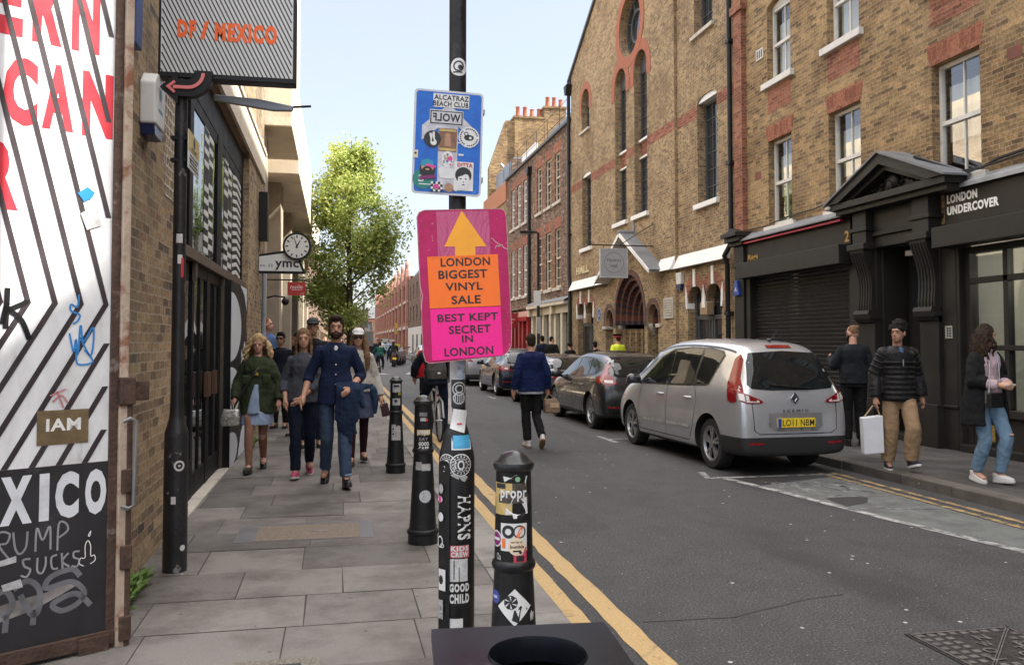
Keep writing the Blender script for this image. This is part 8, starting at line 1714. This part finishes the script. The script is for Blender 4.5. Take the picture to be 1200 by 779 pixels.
# ---- road
t, J, k, th = figure('man in a royal blue jacket and black trousers walking away along the road', (2.95, 12.85, 0), 4, 1.74, dict(elL=(-.245, -.05, 1.13), wrL=(-.275, .0, .88), elR=(.245, -.05, 1.13), wrR=(.27, .02, .89), knL=(-.07, .06, .49), anL=(-.05, .02, .085), knR=(.08, .0, .48), anR=(.10, -.24, .17)), SKIN, hair=('crop', H_BRN), wide=1.05, top=dict(m=BJKT, hem=.86, e=.03, sl=.92, flare=.08, amp=.012, collar=True), legs=dict(m=BLKC, hem=.054, f=.94), shoe=dict(m=WLEATH, s=GUM, pitch={'R': -38}))
part(t, 'shirt_tail', cloth('pale shirt', (.50, .51, .55)), lambda g: g.loft([(0, 0, .815, .196, .142), (0, 0, .90, .19, .138)], 20), .012)
b = local_thing('paper_bag', 'brown paper carrier bag hanging from the blue jacketed man\'s right hand', 'bag', (2.95, 12.85, 0), R_(4))
g = MB(); g.loft([(.33, -.02, .52, .13, .07), (.32, -.02, .66, .13, .065), (.30, -.02, .74, .10, .03)], 16, sup=5); blob('sack', g, M('brown paper', (.20, .135, .085), .8, var=.15, vs=14, bump=.5, bs=16), b, .012, 1, .008, 14); g = MB(); g.tube([(.22, -.02, .74), (.28, .02, .82), (.37, -.02, .74)], .008, 6); g.build('handle', M('brown paper handle', (.3, .2, .12), .8), b); g = MB(); g.rect(.27, .60, .42, .68, .0); g.v = [(p[0], -.098, p[1]) for p in g.v]; g.build('label', M('tan paper label', (.42, .30, .19), .7), b)
# cyclist and bicycle
def bicycle(label, loc, rz, m, group=None):
    t = local_thing('bicycle', label, 'bicycle', loc, R_(rz), group)
    for y in (-.52, .52):
        g = MB(); P = [(0, y+.33*math.cos(6.2832*i/28), .345+.33*math.sin(6.2832*i/28)) for i in range(29)]; g.tube(P, .017, 6, cap=False); w = g.build('wheel', TYRE, t, smooth=50); g = MB(); [g.tube([(0, y, .345), (0, y+.32*math.cos(6.2832*i/14), .345+.32*math.sin(6.2832*i/14))], .002, 3) for i in range(14)]; g.tube([(-.04, y, .345), (.04, y, .345)], .02, 6); g.build('spoke', GREYMETAL, w)
    g = MB(); A, B_, C_, D_, E_ = (0, -.52, .345), (0, -.06, .30), (0, -.2, .80), (0, .38, .82), (0, .52, .345)
    for a, c_ in ((A, B_), (B_, C_), (A, C_), (C_, D_), (B_, D_), (D_, E_), (D_, (0, .36, .98)), (C_, (0, -.22, .93))): g.tube([a, c_], .018, 8)
    g.build('frame', m, t); g = MB(); g.tube([(-.28, .30, 1.0), (-.1, .38, 1.0), (.1, .38, 1.0), (.28, .30, 1.0)], .014, 6); g.build('handlebar', BLK, t); g = MB(); g.loft([(0, -.24, .93, .07, .13), (0, -.24, .97, .06, .12)], 12); g.build('saddle', BLEATH, t); g = MB(); g.box((-.02, -.36, .72), (.02, -.33, .76)); g.build('rear_light', LRED, t); g = MB(); [g.box((s_*.12-.05, -.1, .27+.05*s_), (s_*.12+.05, -.0, .29+.05*s_)) for s_ in (-1, 1)]; g.tube([(-.1, -.06, .25), (.1, -.06, .35)], .012, 5); g.build('pedal', BLK, t)
    g = MB(); g.tube([(0, -.9, .42), (0, -.78, .66), (0, -.5, .72)], .018, 5); g.build('mudguard', GREYMETAL, t); return t
bicycle('white framed bicycle ridden by the cyclist with the rucksack', (1.62, 14.3, 0), 3, M('white bike paint', (.5, .5, .48), .3))
t, J, k, th = figure('cyclist in a dark coat with a grey rucksack stopped with one foot on the road', (1.62, 14.1, 0), 3, 1.78, dict(pel=(0, -.02, .98), chest=(0, .16, 1.26), neck=(0, .27, 1.42), head=(0, .34, 1.55), shL=(-.18, .25, 1.37), shR=(.18, .25, 1.37), elL=(-.29, .38, 1.16), elR=(.29, .38, 1.16), wrL=(-.28, .52, 1.02), wrR=(.28, .52, 1.02), hipL=(-.10, 0, .95), hipR=(.10, 0, .95), knL=(-.14, .30, .70), anL=(-.13, .10, .42), knR=(.17, .10, .52), anR=(.19, .02, .09)), SKIN2, hair=('short', H_BLK), top=dict(m=cloth('dark coat cloth', (.012, .016, .028)), hem=.90, e=.03), legs=dict(m=DKDEN, hem=.055), shoe=dict(m=BLEATH, s=WSOLE), vox=.012)
b = local_thing('rucksack', 'dark grey rucksack with pale badges on the cyclist\'s back', 'rucksack', (1.62, 14.1, 0), R_(3)); g = MB(); g.loft([(0, -.10, 1.0, .16, .09), (0, -.07, 1.15, .17, .11), (0, .0, 1.34, .15, .10), (0, .05, 1.44, .09, .06)], 16, sup=3); blob('pack', g, M('grey rucksack cloth', (.045, .04, .036), .8, var=.4, vs=16), b, .015, 1, .008); g = MB(); g.ell((-.09, -.17, 1.29), (.035, .015, .035)); g.ell((.02, -.18, 1.10), (.03, .015, .02)); g.build('badge', STW, b)
figure('pedestrian in a bright red jacket with a blue shoulder strap ahead of the cyclist', (1.86, 17.6, 0), 10, 1.74, None, SKIN2, hair=('short', H_BLK), top=dict(m=REDC, e=.026), legs=dict(m=BLKC), shoe=dict(m=BLEATH), vox=.013)
b = local_thing('shoulder_bag', 'bright blue and white bag on the red jacketed pedestrian\'s shoulder', 'bag', (1.86, 17.6, 0), R_(10)); g = MB(); g.loft([(.13, -.13, 1.22, .09, .06), (.13, -.12, 1.42, .08, .06), (.12, -.05, 1.47, .05, .05)], 12); blob('bag', g, M('blue striped cloth', (.03, .26, .55), .7, var=.7, vs=22), b, .015, 1)
# ---- right pavement
t, J, k, th = figure('curly haired man in a black quilted jacket and khaki trousers carrying a white bag', (6.52, 9.0, .1), 140, 1.74, dict(elR=(.25, -.06, 1.13), wrR=(.27, .02, .86), elL=(-.25, -.08, 1.13), wrL=(-.28, -.02, .87), knL=(-.09, .22, .51), anL=(-.10, .12, .12), knR=(.09, .0, .48), anR=(.10, -.10, .09)), SKIN2, hair=('curly', H_BLK), yaw=58, top=dict(m=BLKC, hem=.80, e=.036, flare=-.04, collar=True, name='quilted_jacket'), legs=dict(m=KHAKI, e=.02, hem=.058, kn=.064, f=.95), shoe=dict(m=M('navy canvas', (.015, .018, .03), .8), s=WSOLE, pitch={'L': 14}), wide=1.06) if False else figure('curly haired man in a black quilted jacket and khaki trousers carrying a white bag', (6.52, 9.0, .1), 165, 1.74, dict(elR=(.25, -.06, 1.13), wrR=(.27, .02, .86), elL=(-.25, -.08, 1.13), wrL=(-.28, -.02, .87), knL=(-.09, .20, .51), anL=(-.10, .10, .13), knR=(.09, .0, .48), anR=(.10, -.10, .09)), SKIN2, hair=('curly', H_BLK), yaw=-48, top=dict(m=cloth('black quilted nylon', (.013, .012, .013), rough=.45), hem=.82, e=.040, flare=-.05, collar=True, name='quilted_jacket', amp=.004), legs=dict(m=KHAKI, e=.022, hem=.060, kn=.066, f=.95), shoe=dict(m=M('navy canvas', (.015, .018, .03), .8), s=WSOLE, pitch={'L': 16}), wide=.97)
def quilt(g):
    for i in range(8):
        z = (.86+.06*i)*k; f = (z/k-.95)/.525; rx = (.158-.03*max(0, 1-abs(f-.35)/.3)*.6)*.97+.040+.006; g.loft([(0, 0, z-.020, rx*k*.985, .152*k), (0, 0, z, rx*k*1.02, .160*k), (0, 0, z+.020, rx*k*.985, .152*k)], 22, th=.03, sup=2.3)
    for q in 'LR':
        for i in range(7):
            a, c_ = (J['sh'+q], J['el'+q]) if i < 4 else (J['el'+q], J['wr'+q]); f = (i+.6)/4.2 if i < 4 else (i-3.6)/3.6; p = a+(c_-a)*f; d = (c_-a).normalized(); r = (.088 if i < 4 else .080)*k; g.tube([tuple(p-d*.02), tuple(p), tuple(p+d*.02)], [r*.95, r*1.03, r*.95], 12)
part(t, 'quilting', MATS['black quilted nylon'], quilt, .011, it=1)
part(t, 'shirt_front', cloth('blue check shirt', (.06, .11, .19)), lambda g: g.ell((0, .105*k, 1.40*k), (.035, .035, .07)), .008); part(t, 'zip', GREYMETAL, lambda g: g.box((-.006, .165, 1.24*k), (.006, .172, 1.32*k)))
b = local_thing('carrier_bag', 'white paper carrier bag held by the curly haired man', 'bag', (6.52, 9.0, .1), R_(165)); g = MB(); g.prism([(.19, .21), (.42, .19), (.435, .62), (.20, .65)], .0, .12); g.v = [(p[0], p[2]-.06, p[1]) for p in g.v]; g.build('bag', M('white paper bag', (.62, .63, .66), .6, var=.04, vs=6, bump=.4, bs=7), b, bevel=.01); g = MB(); g.tube([(.22, .01, .65), (.26, .01, .76), (.30, .01, .76), (.40, .01, .63)], .008, 6); g.build('handle', M('twisted paper handle', (.40, .30, .18), .8), b)
figure('man in a black sweatshirt with shaved sides and a small bun', (7.42, 11.25, .1), -18, 1.76, dict(elL=(-.26, .04, 1.16), wrL=(-.24, .30, 1.26), elR=(.25, .0, 1.13), wrR=(.16, .24, 1.08)), SKIN3, hair=('bun', H_MID), beard=H_BRN, yaw=35, top=dict(m=cloth('black sweatshirt', (.013, .016, .020)), hem=.90, e=.03, name='sweatshirt'), legs=dict(m=BLKC, e=.02), shoe=dict(m=BLEATH), wide=1.08)
t, J, k, th = figure('woman with long dark wavy hair in a black coat and torn pale jeans', (6.90, 8.05, .1), 186, 1.70, dict(elL=(-.19, .02, 1.12), wrL=(-.06, .24, 1.10), elR=(.19, .02, 1.12), wrR=(.07, .24, 1.09), knL=(-.07, .20, .50), anL=(-.06, .10, .10), knR=(.08, .06, .48), anR=(.08, -.08, .10)), SKIN, True, hair=('wavy', H_BRN, .38), yaw=62, top=dict(m=PINKJ, hem=.88, e=.02, name='jumper'), legs=dict(m=BLEACH, hem=.046, kn=.060, f=.92), shoe=dict(m=WLEATH, s=WSOLE, pitch={'R': -8, 'L': 6}))
g = MB(); R5 = [(0, -.02, .62, .27, .22), (0, -.02, .85, .25, .20), (0, -.01, 1.1, .215, .165), (0, 0, 1.3, .195, .145), (0, 0, 1.37, .175, .13), (0, 0, 1.42, .13, .11), (0, 0, 1.47, .085, .085)]; g.loft(R5, 26, a0=128, a1=412, th=.035)
for q in 'LR': s_, el, wr = J['sh'+q], J['el'+q], J['wr'+q]; g.ell(tuple(s_), (.078,)*3, 10, 8); g.tube([tuple(s_), tuple(s_+(el-s_)*.6), tuple(el), tuple(el+(wr-el)*.55)], [.078, .088, .095, .075], 12)
blob('coat', g, BLKC, t, .011, 2, .012, 8)
part(t, 'knee_rip', SKIN, lambda g: g.ell(tuple(J['knL']+Vector((0, .062, .05))), (.035, .02, .012)), .006)
b = local_thing('crossbody_bag', 'small black crossbody bag worn by the woman in the black coat', 'handbag', (6.90, 8.05, .1), R_(186)); g = MB(); g.box((.02, .19, .82), (.20, .25, .98)); g.build('bag', BLEATH, b, bevel=.012); g = MB(); g.tube([(.03, .2, .98), (-.01, .17, 1.2), (-.05, .10, 1.42)], .006, 6); g.tube([(.19, .22, .98), (.12, .17, 1.2), (.06, .10, 1.42)], .006, 6); g.build('strap', GREYMETAL, b)
b = local_thing('phone', 'slim pale device held in both hands by the woman in the black coat', 'phone', (6.90, 8.05, .1), R_(186)); g = MB(); g.box((-.06, .31, 1.055), (.06, .33, 1.075)); g.build('case', M('pale plastic', (.6, .6, .62), .4), b, bevel=.004)
# ---- background pedestrians on the right pavement
figure('traffic warden in a black cap with a red band and a yellow jacket', (7.35, 21.7, .1), 20, 1.72, None, SKIN, hair=('crop', H_BRN), top=dict(m=M('hi vis yellow', (.62, .72, .04), .7, var=.1), e=.03), legs=dict(m=BLKC), shoe=dict(m=BLEATH), vox=.014)
wt = [o for o in bpy.data.objects if o.get('label', '').startswith('traffic warden')][0]; hz = 1.63*1.72/1.75
g = MB(); g.lathe([(.10, .03), (.105, .065), (.102, .068)], (0, .02, hz), 20); g.build('cap_band', M('red cap band', (.45, .02, .04), .6), wt, smooth=40); g = MB(); g.lathe([(.103, .066), (.135, .10), (.13, .115), (.02, .125)], (0, .02, hz), 20); g.loft([(0, .12, hz+.02, .075, .06), (0, .12, hz+.028, .075, .06)], 12); g.build('cap', BLKC, wt, smooth=40)
for lab, lc, rz, h_, hr, m, yw in (('pedestrian with a bushy head of black hair walking behind the convertible', (7.5, 27.0, .1), 10, 1.48, ('curly', H_BLK), BLKC, 0), ('pedestrian in black with short black hair beside the hall door', (7.55, 24.4, .1), 0, 1.52, ('short', H_BLK), BLKC, 0), ('man in a dark coat seen in profile by the cream shopfront', (7.45, 29.2, .1), -30, 1.70, ('crop', H_BLK), BLKC, -50), ('dark haired man close beside the man in profile by the cream shopfront', (7.2, 29.6, .1), 0, 1.72, ('short', H_BLK), DKDEN, 0)):
    figure(lab, lc, rz, h_, None, SKIN3, hair=hr, top=dict(m=m, e=.03, collar=True), legs=dict(m=DKDEN), shoe=dict(m=BLEATH), vox=.015, yaw=yw)
# ---- far crowd: each one its own colours
CR = [((2.20, 44, 0), 'green', TEAL, 'cyclist in a dark green top riding away beyond the capped woman', 0), ((3.60, 55, 0), 'k', BLKC, 'rider in black sitting on a motorcycle in the distance', 0), ((2.70, 62, 0), 'k', DKDEN, 'distant pedestrian in dark denim left of the motorcycle rider', 170), ((3.40, 66, 0), 'w', WTEE, 'distant pedestrian in a white top behind the motorcycle rider', 175), ((2.10, 58, 0), 'k', BLKC, 'distant pedestrian in black near the left kerb', 180), ((3.00, 72, 0), 'p', PINKJ, 'distant pedestrian in a pink top in the crowd', 180), ((4.20, 70, 0), 'b', LBLUE, 'distant pedestrian in a pale blue top right of the rider', 180), ((3.80, 78, 0), 'k', GREYK, 'distant pedestrian in a grey top deep in the crowd', 185), ((4.70, 74, 0), 'w', CREAMK, 'distant pedestrian in a cream top near the parked motorcycles', 180), ((2.40, 80, 0), 'k', OLIVE, 'distant pedestrian in olive at the back of the crowd', 180), ((3.20, 86, 0), 'r', REDC, 'distant pedestrian in red at the back of the crowd', 180), ((4.50, 88, 0), 'k', BLKC, 'distant pedestrian in black furthest down the road', 180), ((.5, 47, .1), 'k', DKDEN, 'pedestrian in dark denim on the left pavement behind the capped woman', 180), ((.2, 36, .1), 'k', BLKC, 'pedestrian in black on the left pavement under the tree', 180), ((-.5, 40, .1), 'k', GREYK, 'pedestrian in grey on the left pavement beyond the tree', 180), ((3.0, 64, 0), 'x', OLIVE, 'distant pedestrian in an olive coat left of the motorcycle rider', 180), ((4.0, 80, 0), 'x', NAVY, 'distant pedestrian in navy deep in the crowd', 180), ((3.6, 84, 0), 'x', BLKC, 'distant pedestrian in black before the yellow stall sign', 180), ((4.6, 90, 0), 'x', GREYK, 'distant pedestrian in a grey knit before the white shop sign', 180), ((2.6, 90, 0), 'x', DENIM, 'distant pedestrian in blue denim at the left of the crowd', 180), ((5.0, 82, 0), 'x', WTEE, 'distant pedestrian in white at the right of the crowd', 180), ((3.2, 94, 0), 'x', CREAMK, 'distant pedestrian in cream at the very back', 180)]
for i, (lc, c_, m, lab, rz) in enumerate(CR):
    st = dict(knL=(-.09, .14, .49), anL=(-.10, .2, .10), knR=(.09, .02, .48), anR=(.09, -.2, .12)); ride = i < 2
    if ride: st = dict(pel=(0, -.1, .92), chest=(0, .06, 1.22), neck=(0, .14, 1.40), head=(0, .2, 1.54), shL=(-.18, .12, 1.35), shR=(.18, .12, 1.35), elL=(-.28, .26, 1.15), elR=(.28, .26, 1.15), wrL=(-.28, .42, 1.02), wrR=(.28, .42, 1.02), hipL=(-.1, -.08, .90), hipR=(.1, -.08, .90), knL=(-.17, .26, .66), knR=(.17, .2, .6), anL=(-.16, .0, .36), anR=(.16, .1, .3))
    figure(lab, lc, rz, 1.68+.03*(i % 4), st, (SKIN, SKIN2, SKIN3)[i % 3], i % 3 == 2, hair=(('short', 'long', 'crop')[i % 3], (H_BLK, H_BRN, H_MID)[i % 3]), top=dict(m=m, e=.025), legs=dict(m=(DKDEN, BLKC, DENIM)[i % 3]), shoe=dict(m=BLEATH), vox=.03, brow=False)
bicycle('dark bicycle ridden away by the cyclist in green', (2.2, 44.1, 0), 0, BLK); motorcycle('black motorcycle with a red tail lamp ridden in the middle of the far road', (3.6, 55.1, 0), ('black', (.015, .015, .016)))
# ================================================================ trees and far signs
def leafmat(name, a, b_):
    m, nt, bs = newmat(name); r = nd(nt, 'NewGeometry').outputs['Random Per Island']; c = ramp(nt, r, [(0, a), (.5, tuple((x+y)/2 for x, y in zip(a, b_))), (1, b_)])
    nt.links.new(c, bs.inputs['Base Color']); bs.inputs['Roughness'].default_value = .5; o = nt.nodes['Material Output']
    tl = nd(nt, 'BsdfTranslucent', {0: c}); ms = nd(nt, 'MixShader', {0: .35, 1: bs.outputs[0], 2: tl.outputs[0]}); nt.links.new(ms.outputs[0], o.inputs[0]); return m
BARK = M('grey brown bark', (.065, .05, .04), .9, var=.3, vs=14, bump=.6, bs=30)
def tree(name, label, x, y, H, z0, rad, nl, leaf, mat, seed, shape):
    rr = random.Random(seed); t = thing(name, label, 'tree', (x, y, .1)); g = MB()
    g.tube([(x, y, .05), (x+.03, y, z0), (x-.04, y+.05, H*.55), (x+.02, y, H*.97)], [.15, .12, .07, .01], 10); tips = []
    for i in range(64):
        f = rr.uniform(.0, 1); z = z0-.2+(H*.92-z0)*f; a = rr.uniform(0, 6.28); L = rad*shape(f)*rr.uniform(.6, 1.0); el = rr.uniform(.5, 1.1)
        p0 = Vector((x, y, z)); p1 = p0+Vector((math.cos(a)*L*.5, math.sin(a)*L*.5, L*.45*el)); p2 = p0+Vector((math.cos(a)*L, math.sin(a)*L, L*.8*el)); g.tube([tuple(p0), tuple(p1), tuple(p2)], [.035*(1-f*.6), .02*(1-f*.5), .006], 5); tips.append((p1, p2))
        for _ in range(3): q = p1+(p2-p1)*rr.uniform(0, .8); r_ = q+Vector((rr.uniform(-.4, .4), rr.uniform(-.4, .4), rr.uniform(.1, .5)))*L*.6; g.tube([tuple(q), tuple(r_)], [.012, .004], 4); tips.append((q, r_))
    g.build('trunk', BARK, t, smooth=60); vs = []; fs = []
    for i in range(nl):
        a_, b_ = rr.choice(tips); c = a_+(b_-a_)*rr.uniform(.1, 1.15); c = c+Vector((rr.gauss(0, .19), rr.gauss(0, .19), rr.gauss(0, .19)))
        n = Vector((rr.gauss(0, 1), rr.gauss(0, 1), rr.gauss(.5, 1))).normalized(); u = n.orthogonal().normalized(); u.rotate(Matrix.Rotation(rr.uniform(0, 6.28), 3, n)); v = n.cross(u); s_ = leaf*rr.uniform(.6, 1.25); k = len(vs)
        vs += [tuple(c-u*s_), tuple(c+v*s_*.55+n*s_*.15), tuple(c+u*s_), tuple(c-v*s_*.55+n*s_*.15)]; fs.append((k, k+1, k+2, k+3))
    me = MB(); me.v = vs; me.f = fs; me.m = [0]*len(fs); me.build('crown', mat, t, recalc=False); return t
tree('street_tree', 'tall young street tree with fresh green leaves on the left pavement', .42, 28.0, 8.4, 1.9, 2.0, 30000, .062, leafmat('spring leaf', (.19, .26, .055), (.42, .47, .13)), 5, lambda f: (.62+.38*min(1, f*2.2)) if f < .45 else max(.16, 1-(f-.45)*1.35))
tree('small_tree', 'low bushy yellow green tree near the end of the street', -.1, 150, 8.2, 1.5, 4.2, 3500, .3, leafmat('yellow green leaf', (.12, .14, .02), (.26, .25, .06)), 8, lambda f: .9-.3*f)
t = thing('no_entry_post', 'road sign post with a grey rectangular sign back in front of the tree', 'sign post', (.95, 30.5, .1)); g = MB(); g.tube([(.95, 30.5, .05), (.95, 30.5, 3.0)], .035, 8); g.build('post', GREYMETAL, t); g = MB(); g.box((.62, 30.44, 1.45), (1.28, 30.46, 1.98)); g.box((.80, 30.44, 2.1), (1.1, 30.46, 2.75)); g.build('plate', M('sign back grey', (.34, .35, .36), .5), t)
for k, (x, y, z, w_, h_, c_, s_, lab, tc_) in enumerate(((8.19, 122, 2.7, .6, 1.55, (.55, .38, .02), '', 'yellow banner hung on the red warehouse', STK), (5.73, 92, .89, 1.0, .46, (.50, .38, .04), '', 'yellow stall sign among the distant crowd', STK), (4.83, 92.5, 1.17, .64, .72, (.32, .38, .35), '', 'pale green shop sign among the distant crowd', STK), (5.46, 93, 1.44, .72, .36, (.50, .50, .54), '', 'white shop sign just above the yellow stall sign', SBLU), (4.47, 91, .8, .45, .36, (.02, .08, .35), '', 'small blue sign among the distant crowd', STW), (6.28, 90, .7, .55, .27, (.5, .5, .55), '', 'pale awning right of the yellow stall sign', STK), (4.1, 93, 1.44, .3, .55, (.42, .36, .37), '', 'tall pale banner left of the pale green sign', STR))):
    t = thing('shop_sign', lab, 'sign', (x, y, z)); F = fr((x, y, z), (1, 0, 0), (0, -1, 0)); g = MB(F); g.box((0, 0, -.15), (w_, h_, 0)); g.build('panel', M('far sign %d' % k, c_, .6), t, bevel=.02); g = MB(F)
    if s_: g.text(s_, .2, h_*.25, w_-.2, h_*.75, .01, .03)
    else: g.box((w_*.2, h_*.35, 0), (w_*.8, h_*.5, .012))
    g.build('lettering', tc_, t); g = MB(F); g.box((w_*.45, h_*.5, -.15), (w_*.55, h_*.6, -.05)); g.tube([(w_/2, -z+.05, -.2), (w_/2, h_*.6, -.2)], .05, 6); g.build('bracket', BLK, t)
